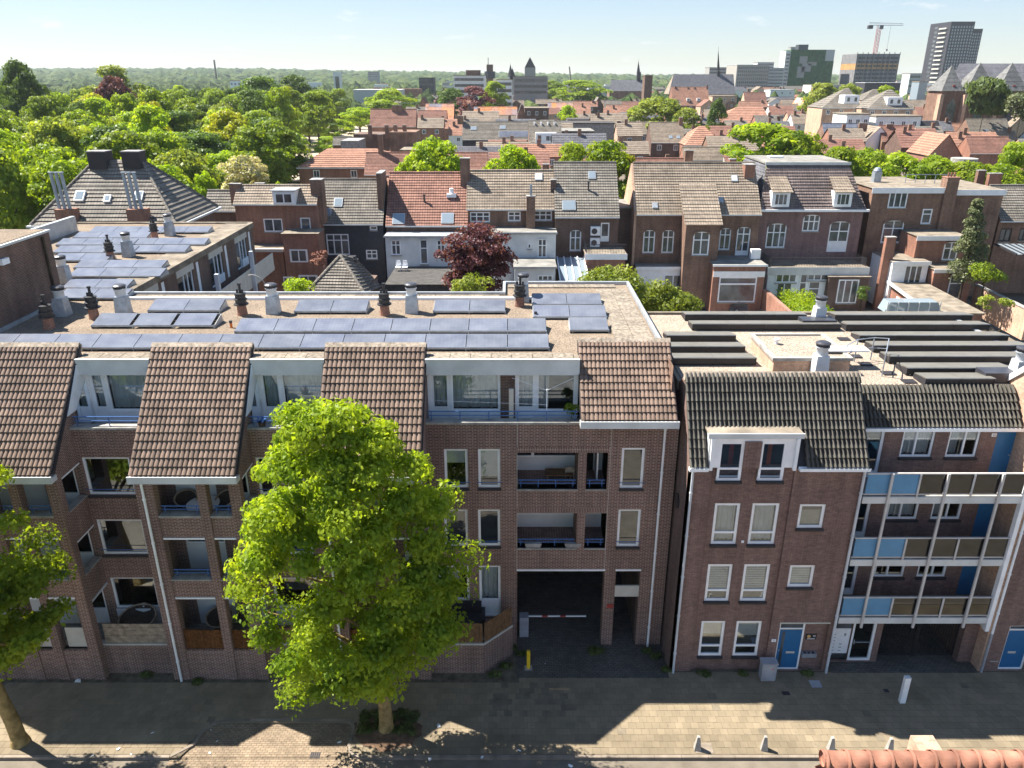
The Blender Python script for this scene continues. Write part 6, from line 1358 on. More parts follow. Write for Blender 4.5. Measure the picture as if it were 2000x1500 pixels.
def cluster(u0, u1, v0, v1, Y, dep, n, r, seed, shape=None):
    g = random.Random(seed); cs_ = []
    while len(cs_) < n:
        a, b, c = g.uniform(-1, 1), g.uniform(-1, 1), g.uniform(-1, 1)
        if a*a+b*b+c*c > 1: continue
        p = at((u0+u1)/2+a*(u1-u0)/2*.85, (v0+v1)/2+c*(v1-v0)/2*.85, Y=Y+b*dep); cs_.append(tuple(p))
    return cs_, [r*g.uniform(.7, 1.25) for _ in cs_]
shrub('copper_beech', 'dark purple leaved tree standing in the courtyard before the white extension', 'tree', *cluster(850, 1018, 436, 590, 66, 2.6, 100, .98, 3), 170, .26, 'purple', 3, inner=.3)
shrub('garden_bush', 'light green bush under the purple leaved tree', 'bush', *cluster(885, 960, 535, 585, 60, 1.0, 14, .7, 8), 150, .2, 'olive', 8)
shrub('tall_shrub', 'large yellow-green shrub right behind the flat roof corner, left part', 'shrub', *cluster(1110, 1270, 518, 640, 52, 2.2, 60, .8, 4), 170, .22, 'olive', 4, inner=.4)
shrub('tall_shrub', 'large yellow-green shrub beside the silver car, right part of the thicket', 'shrub', *cluster(1215, 1365, 545, 650, 54, 2.2, 60, .8, 5), 170, .22, 'olive', 5, inner=.4)
hg = [(a.x+dx, a.y, z) for k_ in range(14) for a in (at(1533, 572, Z=2.4).lerp(at(1580, 616, Z=2.4), k_/13),) for dx in (-.2, .9, 2.0) for z in (.9, 1.7, 2.3)]
shrub('clipped_hedge', 'clipped bright yellow-green hedge along the red garden wall', 'hedge', hg, [.75]*len(hg), 60, .2, 'lime', 6, False)
cf = []; cr_ = []
g_ = random.Random(2); cb_ = at(1905, 560, Z=0); Yc = 76.0
for i in range(90):
    h = g_.random()**.85; v = 552-(552-392)*h; w_ = 26*(1-h)**.75+4; cf.append(tuple(at(1888+22*h+g_.uniform(-w_, w_), v, Y=Yc+g_.uniform(-1, 1)))); cr_.append(.75*(1-h)+.28)
shrub('tall_conifer', 'tall narrow grey-green conifer by the brick annex', 'tree', cf, cr_, 120, .2, 'conifer', 12)
shrub('conifer_foot_bush', 'green bush at the foot of the tall conifer', 'bush', *cluster(1895, 1965, 515, 556, 74, 1.2, 16, .8, 13), 110, .22, 'mid', 13)
shrub('red_leaf_shrub', 'small reddish shrub on the terrace of the charcoal house', 'shrub', *cluster(612, 640, 488, 525, 74, .5, 10, .5, 14), 90, .18, 'terracotta', 14)
shrub('court_bush', 'yellow-green bush showing over the roof edge left of the pyramid roof', 'bush', *cluster(545, 612, 545, 580, 62, .8, 16, .7, 15), 100, .2, 'lime', 15)
shrub('terrace_plant', 'leafy potted plant on the terrace beside the rightmost tiled slope', 'plant', *cluster(1102, 1132, 786, 818, 27.3, .12, 9, .13, 16), 60, .09, 'mid', 16, zb=10.3)
shrub('box_shrub', 'dark upright shrub beside the garden room doors', 'shrub', *cluster(1678, 1694, 552, 592, 78, .3, 10, .45, 17), 70, .16, 'deep', 17)
for i, (u, v, w_) in enumerate(((1925, 590, 30), (1968, 595, 30))): shrub('sprawling_weed', ('left' if i == 0 else 'right')+' of two scraggy bushes against the pink boundary wall', 'bush', *cluster(u-w_/2, u+w_/2, v-18, v+20, 60, .4, 9, .35, 18+i), 50, .16, 'olive', 18+i)
shrub('weeping_willow', 'drooping grey-green willow in front of the big church', 'tree', *cluster(1890, 1965, 150, 240, 225, 4, 60, 2.2, 20), 90, .8, 'willow', 20, droop=.9)
shrub('blue_conifer', 'blue-green conifer at the picture edge below the church', 'tree', *cluster(1970, 2020, 175, 240, 215, 3, 40, 1.9, 21), 80, .7, 'conifer', 21)
# ================================================================ town beyond
M('sand', (.42, .35, .26), .95, .05, var=.2, vs_=.1)
sheet('promenade', -95, -40, 190, 420, .03, 'sand'); 
TG = 'houses of the town beyond'
def bh(u0, u1, vr, ve, roofm, wallm, label, ez=7.5, wins=2, m_=1.0, ch=(), kind='m', rows=None, name='town_house'):
    Y = (EYE-ez)/kk(ve); h = House(name, label, u0, u1, ve, Y, ve, vr, wallm, roofm, m_, group=TG, rows=rows or max(5, min(16, int((ve-vr)/2.5))))
    h.done()
    for i in range(wins):
        x = h.x0+(h.x1-h.x0)*(i+.5)/wins; farwin(h.o, x-.6, h.ez-1.9, 1.2, 1.4, Y-.02, kind)
    for c in ch: chimney(h.o, c[0], c[1], h.yr-.3, .9 if len(c) < 3 else c[2], 2.2, 'brickbrown', .8)
    return h
def gable(u0, u1, va, ve, roofm, wallm, label, ez=7.5, dep=11, wins=2, ua=None, name='gabled_house'):
    Y = (EYE-ez)/kk(ve); x0, x1 = xa(u0, ve, Y), xa(u1, ve, Y); xm = (x0+x1)/2 if ua is None else xa(ua, ve, Y); rz = za(va, Y)
    o = thing(name, label, 'house', ((x0+x1)/2, Y, 0), TG); FP.append((x0, x1, Y, Y+dep))
    q = MB(); q.prism([(x0, 0), (x1, 0), (x1, ez), (xm, rz), (x0, ez)], 'y', Y, Y+dep); q.build('wall', wallm, o)
    for s_, a in ((-1, x0), (1, x1)):
        q = MB(); e = a+s_*.25; ze = ez-.25*(rz-ez)/max(.5, abs(xm-a)); p = ((e, Y-.25, ze+.06), (e, Y+dep, ze+.06), (xm, Y+dep, rz+.06), (xm, Y-.25, rz+.06))
        strips(q, *(p if s_ > 0 else (p[1], p[0], p[3], p[2])), 9, .08); q.build('roof', roofm, o)
    for i in range(wins): x = x0+(x1-x0)*(i+.5)/wins; farwin(o, x-.5, ez-1.6, 1.0, 1.4, Y-.03)
    return o
def hip(u0, u1, r0, r1, vr, ve, roofm, wallm, label, ez=7.5, wins=2, dep=None, name='hipped_house'):
    Y = (EYE-ez)/kk(ve); x0, x1 = xa(u0, ve, Y), xa(u1, ve, Y); dep = dep or (x1-x0)*.8; yr = Y+dep/2; rz = za(vr, yr); a, b = xa(r0, vr, yr), xa(r1, vr, yr)
    o = thing(name, label, 'house', ((x0+x1)/2, Y, 0), TG); FP.append((x0, x1, Y, Y+dep))
    MB().box(x0+.2, x1-.2, Y+.2, Y+dep-.2, 0, ez-.02).build('wall', wallm, o)
    for nm, p in (('front_slope', ((x0, Y, ez), (x1, Y, ez), (b, yr, rz), (a, yr, rz))), ('side_slope', ((x1, Y, ez), (x1, Y+dep, ez), (b, yr, rz), (b, yr, rz))), ('side_slope', ((x0, Y+dep, ez), (x0, Y, ez), (a, yr, rz), (a, yr, rz))), ('rear_slope', ((x1, Y+dep, ez), (x0, Y+dep, ez), (a, yr, rz), (b, yr, rz)))):
        q = MB(); strips(q, *p, 10, .08); q.build(nm, roofm, o)
    MB().box(x0-.1, x1+.1, Y-.1, Y, ez-.25, ez-.02).build('gutter', 'fascia', o)
    for i in range(wins): x = x0+(x1-x0)*(i+.5)/wins; farwin(o, x-.6, ez-1.9, 1.2, 1.4, Y+.17)
    return o
def block(u0, u1, vt, Y, dep, wallm, label, top='felt', zb=0, cat='building', name='town_block', bands=0, glass='farglass', wins=0):
    x0, x1, z1 = xa(u0, vt, Y), xa(u1, vt, Y), za(vt, Y); o = thing(name, label, cat, ((x0+x1)/2, Y, 0), TG); FP.append((x0, x1, Y, Y+dep))
    MB().box(x0, x1, Y, Y+dep, zb, z1).build('wall', wallm, o); MB().box(x0-.2, x1+.2, Y-.2, Y+dep+.2, z1, z1+.3).build('roof', top, o)
    for i in range(bands): z = z1-1.2-i*3.2; MB().box(x0+.5, x1-.5, Y-.12, Y-.01, z-1.5, z).build('window_band', glass, o)
    for i in range(wins): x = x0+(x1-x0)*(i+.5)/wins; farwin(o, x-.6, z1-2.6, 1.2, 1.5, Y-.03)
    return o
hip(580, 800, 640, 735, 290, 327, 'rooforange', 'brickred', 'long red hipped house behind the charcoal house with a tall chimney', wins=3, dep=16)
h = bh(712, 952, 298, 342, 'roofred', 'brickred', 'long low red roof partly behind the bright trees', ez=7, wins=3); chimney(h.o, 742, 262, h.yr, .9, 5, 'brickbrown')
q = thing('roof_chimney_house', 'flat-roofed outbuildings with tall chimneys behind the red hipped house', 'house', at(740, 290, Y=190), TG)
for i, (u0, u1, vt, Y) in enumerate(((690, 760, 262, 190), (760, 812, 258, 186), (665, 700, 275, 180))): MB().box(xa(u0, vt, Y), xa(u1, vt, Y), Y, Y+9, 0, za(vt, Y)).build('outbuilding', ('brickdark', 'brickbrown', 'greyconc')[i], q)
for u in (722, 755, 772, 790): chimney(q, u, 244, 188, .9, 3, 'brickbrown')
bh(903, 1034, 238, 273, 'roofgrey', 'darkrender', 'grey ribbed roof house with dark rear wall and solar strip', wins=1, ch=[(899, 226, 1.6)]).sky(925, 251, 1.6, 1.2).sky(982, 249, 1.6, 1.2).sky(1003, 262, 8, 2, 'solar')
h = bh(1033, 1097, 236, 281, 'roofgrey', 'brickred', 'grey ribbed roof house with white dormer and four white roof vents', wins=1)
p = h.on(1066, 272); q = MB(); q.box(p.x-2.6, p.x+2.6, p.y-1.2, p.y+3, p.z-1.0, p.z+1.6); d_ = q.build('dormer', 'white', h.o); farwin(d_, p.x-.2, p.z-.4, 2.4, 1.4, p.y-1.23, 'm'); farwin(d_, p.x-2.2, p.z-.9, 1.1, 2.2, p.y-1.23, 's')
for u in (1044, 1057, 1070, 1083): h.pipe(u, 243, .5, 'white', .18)
block(1098, 1160, 258, 210, 12, 'brickdark', 'long dark flat-roofed shed right of the white dormer', 'feltgrey', wins=2)
block(1097, 1200, 242, 235, 12, 'greyconc', 'plain grey-walled building behind the bushy tree', 'roofdark')
bh(1210, 1276, 238, 262, 'rooftaupe', 'brickdark', 'brown brick terrace house with half orange half grey roof', wins=2, ch=[(1208, 236)]); bh(1272, 1337, 239, 279, 'rooftaupe', 'brickdark', 'terrace house with taupe roof and double garden door near the pointed tree', wins=2, ch=[(1330, 229), (1300, 257)]).sky(1310, 268, .9, 1).sky(1325, 268, .9, 1)
bh(722, 812, 213, 248, 'roofred', 'brickred', 'hall with dark red standing seam roof and brick end gable', wins=0, m_=1.2, ch=[(775, 205, 3.5)], rows=2)
gable(842, 900, 172, 212, 'roofred', 'brickbrown', 'brick gable house left of the purple town tree', wins=1, ua=868); bh(830, 886, 203, 233, 'roofpatch', 'brickdark', 'roof of mixed orange and blue-grey tiles beside the red hall')
gable(812, 842, 190, 222, 'roofred', 'brickred', 'narrow brick gable beside the mixed tile roof', wins=0); bh(815, 872, 216, 242, 'roofred', 'brickdark', 'low red lean roof right of the red hall', wins=0)
bh(903, 985, 195, 218, 'rooforange', 'brickred', 'long orange roof with blue solar strip in the town centre', wins=0).sky(948, 202, 9, 2.5, 'solar'); bh(925, 1010, 209, 239, 'roofpatch', 'brickbrown', 'broad patched roof of orange and grey tiles in mid town', wins=2); bh(985, 1024, 196, 212, 'rooftaupe', 'brickbrown', 'taupe roof right of the long orange roof', wins=0)
gable(903, 927, 204, 236, 'roofdark', 'brickbrown', 'tall pointed brick gable left end of the patched roof', wins=1); gable(1007, 1030, 204, 236, 'roofdark', 'brickbrown', 'tall pointed brick gable right end of the patched roof', wins=1)
gable(915, 938, 225, 240, 'roofgrey', 'brickbrown', 'small gable in front of the patched roof', wins=0); bh(950, 1008, 225, 240, 'rooftaupe', 'brickdark', 'taupe roof just behind the grey ribbed roof', wins=0)
bh(1070, 1136, 201, 214, 'roofpatch', 'brickdark', 'dark brick row with blue and orange banded roof and three small windows', wins=3); gable(1117, 1136, 213, 224, 'rooforange', 'brickred', 'little orange gable at the end of the banded roof row', wins=0)
hip(1030, 1085, 1047, 1066, 180, 197, 'rooforange', 'brickbrown', 'pale orange hipped roof left of the slate block', ez=8)
block(1025, 1072, 212, 335, 14, 'brickdark', 'flat dark brick building with railing in mid town', wins=3); block(1130, 1175, 176, 560, 22, 'darkrender', 'slate grey block with stepped roof in the town', 'roofslate', wins=3); bh(1098, 1135, 166, 178, 'roofslate', 'bricklight', 'slate roof house left of the slate block', ez=9); hip(1065, 1095, 1072, 1090, 167, 179, 'roofgrey', 'brickbrown', 'grey hipped roof between the orange hip and slate block', ez=9)
block(990, 1020, 188, 500, 14, 'whitewall', 'white top-storey apartment above the orange roof', bands=1); hip(955, 988, 962, 975, 155, 172, 'rooftaupe', 'brickred', 'brick house with tall taupe hip near the radio mast', ez=12); block(970, 1001, 156, 420, 16, 'white', 'white flats with stacked balconies by the dark spire', bands=4)
block(886, 946, 148, 470, 25, 'whitewall', 'white office block with window bands and brown roof unit', bands=3); block(910, 937, 138, 480, 14, 'brickdark', 'brown brick roof unit on the white offices', zb=20); block(1003, 1070, 150, 480, 30, 'greyconc', 'long grey building at the foot of the dark spire', bands=3); bh(1033, 1073, 157, 168, 'roofred', 'brickbrown', 'reddish roof in front of the long grey building', ez=12, wins=0)
bh(1180, 1215, 196, 212, 'roofgrey', 'brickbrown', 'grey roof gable cluster by the lane', wins=1); bh(1185, 1240, 205, 222, 'rooforange', 'bricklight', 'peach roofed terrace along the lane', wins=2); bh(1205, 1248, 198, 210, 'roofred', 'bricklight', 'red roof behind the peach roofed terrace', wins=1); bh(1228, 1290, 178, 185, 'rooforange', 'brickdark', 'orange strip roof with arched dormers', ez=9, wins=3); gable(1198, 1228, 172, 190, 'rooforange', 'brickred', 'steep orange gable before the grey church', wins=0); gable(1220, 1245, 168, 188, 'rooforange', 'brickred', 'second steep orange gable before the grey church', wins=0)
gable(1155, 1182, 190, 215, 'roofgrey', 'brickdark', 'dark gabled house with dormers at the lane corner', wins=1); block(1110, 1160, 235, 262, 10, 'greyconc', 'grey rendered side wall with sloping parapet', 'roofdark')
h = bh(1313, 1385, 170, 206, 'rooforange', 'brickred', 'big steep red roof with four chimneys and two white dormers', ez=9, wins=3, ch=[(1319, 168), (1344, 171), (1357, 171), (1381, 166)], m_=1.3)
for u in (1344, 1364): p = h.on(u, 196); q = MB(); q.box(p.x-.9, p.x+.9, p.y-.6, p.y+1.5, p.z-.4, p.z+1.1); d_ = q.build('dormer', 'white', h.o); farwin(d_, p.x-.7, p.z-.2, 1.4, 1.1, p.y-.63)
bh(1455, 1498, 180, 210, 'roofred', 'bricklight', 'red roofed house with a tall chimney at its middle', wins=1, ch=[(1466, 188, 1.2)], m_=1.3); hip(1395, 1508, 1440, 1490, 209, 242, 'rooforange', 'brickred', 'wide orange-red hipped house behind the very large tree', wins=3, dep=20)
bh(1515, 1562, 203, 222, 'rooftaupe', 'whitewall', 'grey roof with solar strip and washing terrace', wins=2).sky(1535, 213, 3, 3, 'solar'); bh(1497, 1552, 189, 208, 'roofslate', 'brickbrown', 'bluish lichened roof behind the red chimney house', wins=1); gable(1555, 1590, 192, 222, 'roofpatch', 'brickbrown', 'orange lichened gable roof left of the patchwork roof', wins=1, dep=14)
h = bh(1587, 1662, 212, 242, 'roofpatch', 'brickred', 'patchwork red and grey tiled roof with small white dormer', wins=2); p = h.on(1626, 232); MB().box(p.x-1, p.x+1, p.y-.6, p.y+1.5, p.z-.4, p.z+1).build('dormer', 'white', h.o)
hip(1338, 1412, 1366, 1376, 246, 284, 'rooforange', 'brickred', 'bright orange pyramid roof with two roof windows and solar panels', wins=2, dep=15); bh(1335, 1412, 287, 313, 'rooftaupe', 'brickred', 'low taupe roof right behind the broad gabled house', ez=8.5, wins=0); bh(1238, 1345, 309, 322, 'roofred', 'brickred', 'strip of red roof behind the broad gabled ridge', ez=9, wins=0)
block(1505, 1552, 176, 560, 14, 'whitewall', 'white rooftop house with curved roof and dark windows', 'zinc', wins=3); bh(1525, 1575, 168, 180, 'roofgrey', 'brickbrown', 'grey roof behind the white rooftop house', ez=10, wins=0); block(1370, 1392, 183, 560, 14, 'greyconc', 'grey annexe with dark roof left of the red chimney house', 'roofdark'); block(1392, 1440, 188, 500, 14, 'bricklight', 'pale brick terrace in front of the long church roof', wins=3)
h1p = hip(1606, 1684, 1652, 1658, 172, 211, 'roofgrey', 'bricklight', 'grey pyramid roof apartment with white dormer, left of the three', ez=14.6, wins=3, dep=13); hip(1684, 1722, 1706, 1712, 174, 196, 'roofgrey', 'bricklight', 'small grey pyramid roof in the middle of the three', ez=16, wins=1, dep=10); h3p = hip(1694, 1786, 1736, 1742, 175, 213, 'roofgrey', 'bricklight', 'grey pyramid roof apartment with white dormer, right of the three', ez=14.6, wins=4, dep=14)
for u, v, Y in ((1664, 195, 238), (1748, 199, 238)):
    p = at(u, v, Y=Y); q = MB(); q.box(p.x-2.2, p.x+2.2, Y, Y+4, p.z-1.0, p.z+1.3); d_ = q.build('dormer', 'white', h3p if u > 1700 else h1p); farwin(d_, p.x-1.5, p.z-.6, 1.0, 1.4, Y-.03, 's'); farwin(d_, p.x+.6, p.z-.6, 1.0, 1.4, Y-.03, 's')
block(1655, 1700, 224, 224, 10, 'whitewall', 'cream terraced apartments below the pyramid roofs', wins=3); block(1712, 1800, 228, 224, 10, 'whitewall', 'long cream terrace wall with planters below the right pyramid roof', wins=4); bh(1772, 1818, 195, 217, 'rooftaupe', 'brickbrown', 'plain taupe roof left of the church', wins=0)
bh(1612, 1678, 241, 276, 'solar', 'brickbrown', 'roof wholly covered in blue solar panels', wins=0, ch=[(1686, 240, 2.2)], rows=4); gable(1690, 1742, 248, 275, 'rooftaupe', 'white', 'white rendered gable with mossy grey roof', wins=0, dep=16); bh(1723, 1792, 245, 276, 'roofred', 'brickbrown', 'red roof with roof window right of the white gable', wins=1, ch=[(1737, 242, 1.6)]).sky(1772, 264, 1.6, 1.4); bh(1788, 1842, 236, 270, 'roofgrey', 'brickbrown', 'grey roof with black solar field before the church', wins=0, ch=[(1787, 238, 1.5), (1793, 240, 1.2)]).sky(1815, 247, 6, 4, 'slate').sky(1815, 266, 1.4, 1.3)
bh(1848, 1912, 241, 262, 'rooforange', 'brickbrown', 'orange flat-pitched roof with one roof window', wins=0); bh(1896, 1976, 232, 268, 'roofgrey', 'brickbrown', 'large plain grey tiled roof near the picture edge', wins=0).sky(1926, 257, 1.6, 1.4); gable(1958, 2040, 213, 262, 'rooftaupe', 'bricklight', 'tall pinkish gable wall at the picture edge', wins=0, dep=14)
bh(1895, 1978, 267, 300, 'roofred', 'brickred', 'long brown-red tiled roof behind the tree row', ez=8, wins=0); gable(1815, 1876, 263, 302, 'rooforange', 'brickred', 'orange gabled roof with stone trim behind the tree row', wins=0, dep=10)
tw_ = thing('round_turret', 'low round banded brick turret with flat pale rim among the tree row', 'tower', at(1888, 300, Y=150)); q = MB(); q.lathe([(2.0, 0), (2.0, 8.2)], (at(1888, 290, Y=150).x, 150, 0), 18); q.build('wall', 'brickbrown', tw_); q = MB(); q.lathe([(2.0, 8.2), (2.35, 8.25), (2.35, 9.0), (1.7, 9.05), (0, 8.9)], (at(1888, 290, Y=150).x, 150, 0), 18); q.build('rim', 'concrete', tw_)
bh(650, 735, 268, 283, 'roofgrey', 'brickbrown', 'grey felt roofs with small chimneys behind the red hip', ez=8, wins=0)
# filler of the dense centre: small houses, kinds told apart by roof
rc = {'rooforange': 'orange', 'roofred': 'red', 'rooftaupe': 'taupe', 'roofgrey': 'grey', 'roofslate': 'slate'}
g_ = random.Random(31)
for i in range(200):
    ve = g_.uniform(160, 210) if i < 150 else g_.uniform(162, 180); u = (g_.uniform(1000, 2010) if g_.random() < .8 else g_.uniform(760, 1000)) if i < 150 else g_.uniform(1430, 1850); w_ = g_.uniform(22, 46)*(ve-120)/70
    ezh = g_.uniform(7, 10) if i < 150 else g_.uniform(9, 14); rm = g_.choice(list(rc)); wm = g_.choice(['brickbrown', 'brickred', 'bricklight', 'whitewall', 'brickdark']); hh = g_.uniform(.28, .42)*w_*.6
    if g_.random() < .55: bh(u-w_/2, u+w_/2, ve-hh, ve, rm, wm, 'small '+rc[rm]+'-roofed house deep in the far town', ez=ezh, wins=2, ch=[(u+w_*.3, ve-hh-3)], rows=3, name='far_house')
    else: gable(u-w_*.3, u+w_*.3, ve-hh, ve, rm, wm, 'small gabled '+rc[rm]+'-roofed house deep in the far town', ez=ezh, wins=1, name='far_gable_house')
def low(x, Y, w_, d_, ez, roofm, wallm, kind, label):
    o = thing('back_house', label, 'house', (x+w_/2, Y, 0), TG); MB().box(x, x+w_, Y, Y+d_, 0, ez).build('wall', wallm, o)
    if kind == 0: MB().box(x-.2, x+w_+.2, Y-.2, Y+d_+.2, ez, ez+.2).build('roof', 'feltgrey' if roofm in ('roofgrey', 'roofslate') else 'felt', o)
    else:
        rz = ez+d_*.42; q = MB(); strips(q, (x-.2, Y-.2, ez), (x+w_+.2, Y-.2, ez), (x+w_+.2, Y+d_/2, rz), (x-.2, Y+d_/2, rz), 7); q.build('roof', roofm, o); q = MB(); strips(q, (x+w_+.2, Y+d_+.2, ez), (x-.2, Y+d_+.2, ez), (x-.2, Y+d_/2, rz), (x+w_+.2, Y+d_/2, rz), 4); q.build('rear_slope', roofm, o)
        for a in (x+.01, x+w_-.2): MB().prism([(Y+.05, ez-.01), (Y+d_-.05, ez-.01), (Y+d_/2, rz-.1)], 'x', a, a+.19).build('gable', wallm, o)
        q = MB(); cx_ = x+w_*g_.uniform(.1, .9); q.box(cx_-.4, cx_+.4, Y+d_*.4, Y+d_*.4+.6, ez, rz+1.0); q.build('chimney', 'brickbrown', o)
    for i in range(max(1, int(w_/3.5))): farwin(o, x+w_*(i+.5)/max(1, int(w_/3.5))-.6, ez-1.8, 1.2, 1.3, Y-.03)
g_ = random.Random(8); nlow = 0
for _ in range(2500):
    if nlow > 150: break
    Y = 112*math.exp(g_.uniform(0, 1.25)); u = g_.uniform(650, 2040); w_, d_ = g_.uniform(6, 13), g_.uniform(6, 9); x = (u-1000)/F*Y/1.04
    if u < 700+80*(Y > 200) and Y > 190: continue
    if any(x < b+.4 and x+w_ > a-.4 and Y < d+.6 and Y+d_ > c-.6 for a, b, c, d in FP): continue
    FP.append((x, x+w_, Y, Y+d_)); nlow += 1; rm = g_.choice(list(rc)); kd = g_.random() < .75
    low(x, Y, w_, d_, g_.uniform(3.2, 5.8) if Y < 170 else g_.uniform(5.5, 8.8), rm, g_.choice(['brickbrown', 'brickred', 'bricklight', 'brickdark', 'whitewall']), int(kd), ('low '+rc[rm]+'-roofed house' if kd else 'low flat-roofed '+rc[rm]+' annexe')+' filling in between the town roofs')
# ---------------------------------------------------------------- churches and spires
def spire(o, u, vb, vt, Y, r, mat='slate', n=8):
    a, b = at(u, vb, Y=Y), at(u, vt, Y=Y); q = MB(); q.tube(a, b, r, .03, n); s = q.build('spire', mat, o); q = MB(); q.tube(b, b+Vector((0, 0, (b.z-a.z)*.12)), .08); q.build('finial', 'slate', s)
ch1 = thing('long_church', 'church with one very long plain grey roof and slender ridge turret', 'church', at(1370, 180, Y=545)); Yc = 540
x0, x1 = xa(1318, 182, Yc), xa(1436, 182, Yc); ez, yr, rz = za(184, Yc), Yc+9, za(145, Yc+9); a0 = xa(1300, 182, Yc)
q = MB(); strips(q, (x0-4, Yc, ez), (x1, Yc, ez), (x1, yr, rz), (x0, yr, rz), 3, .02); q.build('roof', 'roofslate', ch1); q = MB(); strips(q, (x0-4, Yc+18, ez), (x0-4, Yc, ez), (x0, yr, rz), (x0, yr, rz), 3, .02); q.build('hip_slope', 'rooftaupe', ch1)
q = MB(); q.prism([(Yc, 0), (Yc+18, 0), (Yc+18, ez), (yr, rz), (Yc, ez)], 'x', x0, x1); q.build('wall', 'bricklight', ch1); q = MB(); p = at(1403, 146, Y=yr); q.tube(p-Vector((0, 0, 3)), p+Vector((0, 0, 2.2)), 1.2, n=8); q.build('ridge_turret', 'slate', ch1); spire(ch1, 1403, 138, 96, yr, 1.0)
ch2 = thing('small_church', 'small grey-roofed church with pointed ridge turret near the orange roofs', 'church', at(1225, 170, Y=600)); Yc = 600
x0, x1 = xa(1190, 178, Yc), xa(1264, 178, Yc); ez, yr, rz = za(178, Yc), Yc+8, za(156, Yc+8); q = MB(); strips(q, (x0, Yc, ez), (x1, Yc, ez), (x1-3, yr, rz), (x0+2, yr, rz), 3, .02); q.build('roof', 'roofslate', ch2); q = MB(); q.box(x0+.3, x1-.3, Yc+.3, Yc+16, 0, ez-.02); q.build('wall', 'brickbrown', ch2); q = MB(); p = at(1247, 158, Y=yr); q.tube(p, p+Vector((0, 0, 6)), 1.6, n=8); q.build('ridge_turret', 'slate', ch2); spire(ch2, 1247, 143, 119, yr, 1.4)
block(1260, 1275, 148, 425, 8, 'brickdark', 'dark square tower stump beside the small church')
ch3 = thing('gothic_church', 'large gothic brick church with row of pointed slate side roofs at the picture edge', 'church', at(1920, 225, Y=245)); Yc = 245
zt_ = za(178, Yc); x0 = xa(1838, 200, Yc); xs = [xa(u, 178, Yc) for u in (1838, 1885, 1948, 2010, 2070)]
MB().box(x0, xs[1]+2, Yc+.5, Yc+9, 0, zt_-.05).build('wall', 'brickbrown', ch3); MB().box(xs[1]+2, xs[-1], Yc+.5, Yc+26, 0, zt_-.06).build('nave_wall', 'brickbrown', ch3)
nr = za(124, Yc+13); q = MB(); strips(q, (x0+2, Yc+3, zt_), (xs[-1], Yc+3, zt_), (xs[-1], Yc+13, nr), (xa(1874, 124, Yc+13), Yc+13, nr), 6, .03); q.build('nave_roof', 'roofslate', ch3)
for i in range(4):
    a, b = xs[i], xs[i+1]; mx_ = (a+b)/2+.6; ap = Vector((mx_, Yc+4.5, za(127 if i == 0 else 122, Yc+4.5)))
    q = MB(); strips(q, (a+.2, Yc, zt_), (b-.2, Yc, zt_), ap, ap, 6, .03); q.build('chapel_roof', 'roofpale', ch3); q = MB(); strips(q, (b-.2, Yc, zt_), (b-.2, Yc+9, zt_), ap, ap, 5, .03); q.build('chapel_side', 'roofpale', ch3); q = MB(); strips(q, (a+.2, Yc+9, zt_), (a+.2, Yc, zt_), ap, ap, 5, .03); q.build('chapel_side', 'roofpale', ch3)
    MB().box(a-.5, a+.5, Yc-1.4, Yc+.6, 0, zt_-1.0).build('buttress', 'bricklight', ch3)
    MB().prism([(mx_-1.3, 2), (mx_+1.3, 2), (mx_+1.3, zt_-4), (mx_, zt_-1.8), (mx_-1.3, zt_-4)], 'y', Yc+.42, Yc+.49).build('lancet_window', 'farglass', ch3)
    MB().box(mx_-.5, mx_+.2, Yc+.7, Yc+2.4, zt_+1.0, zt_+1.7).build('roof_dormer', 'red', ch3)
sp = thing('dark_spire_tower', 'massive dark pointed church tower on the horizon', 'tower', at(1035, 160, Y=800)); p = at(1035, 165, Y=800); a = at(1035, 132, Y=800); b = at(1035, 116, Y=800); q = MB(); q.box(p.x-5.2, p.x+5.2, 797, 807, 0, a.z); q.build('tower', 'greyconc', sp); q = MB(); q.prism([(p.x-5.2, a.z), (p.x+5.2, a.z), (b.x, b.z+2)], 'y', 797, 807); q.build('roof', 'slate', sp)
mt = thing('radio_mast_tower', 'dark brick tower with ring of antennas left of the twin spires', 'tower', at(957, 160, Y=520)); p = at(957, 165, Y=520); a = at(957, 126, Y=520); q = MB(); q.box(p.x-2, p.x+2, 518, 522, 0, a.z); q.build('tower', 'brickdark', mt); q = MB(); q.lathe([(3.4, a.z-8), (3.4, a.z-4)], (p.x, 520, 0), 10); q.tube((p.x-1, 520, a.z), (p.x-1, 520, a.z+4), .2); q.build('antenna_ring', 'darkmetal', mt)
tsp = thing('twin_spires', 'pair of slim church spires beside the white flats', 'church', at(998, 160, Y=620)); 
for u, vt in ((997, 125), (1001, 133)): p = at(u, 150, Y=620); MB().box(p.x-2, p.x+2, 618, 622, 0, p.z).build('tower', 'whitewall' if u < 1000 else 'greyconc', tsp); spire(tsp, u, 150, vt, 620, 2.2)
for u, vt, Y, r, lab in ((418, 117, 1500, 2.2, 'thin factory chimney on the wooded horizon'), (1112, 130, 1500, 1.6, 'distant thin chimney right of the dark spire')):
    p = at(u, vt, Y=Y); q = MB(); q.tube((p.x+(-6 if u < 500 else 0)+6, Y, 0), (p.x, Y, p.z), r, r*.7); solo(q, 'factory_chimney', 'brickdark', lab, 'chimney')
wt = thing('white_black_tower', 'white slab tower with dark glazed front beyond the park', 'tower', at(657, 160, Y=620)); p = at(657, 141, Y=620); MB().box(p.x-2.6, p.x+2.6, 620, 626, 0, p.z).build('wall', 'whitewall', wt); MB().box(p.x-1.3, p.x+1.6, 619.8, 619.99, 3, p.z-3).build('glazing', 'farglass', wt)
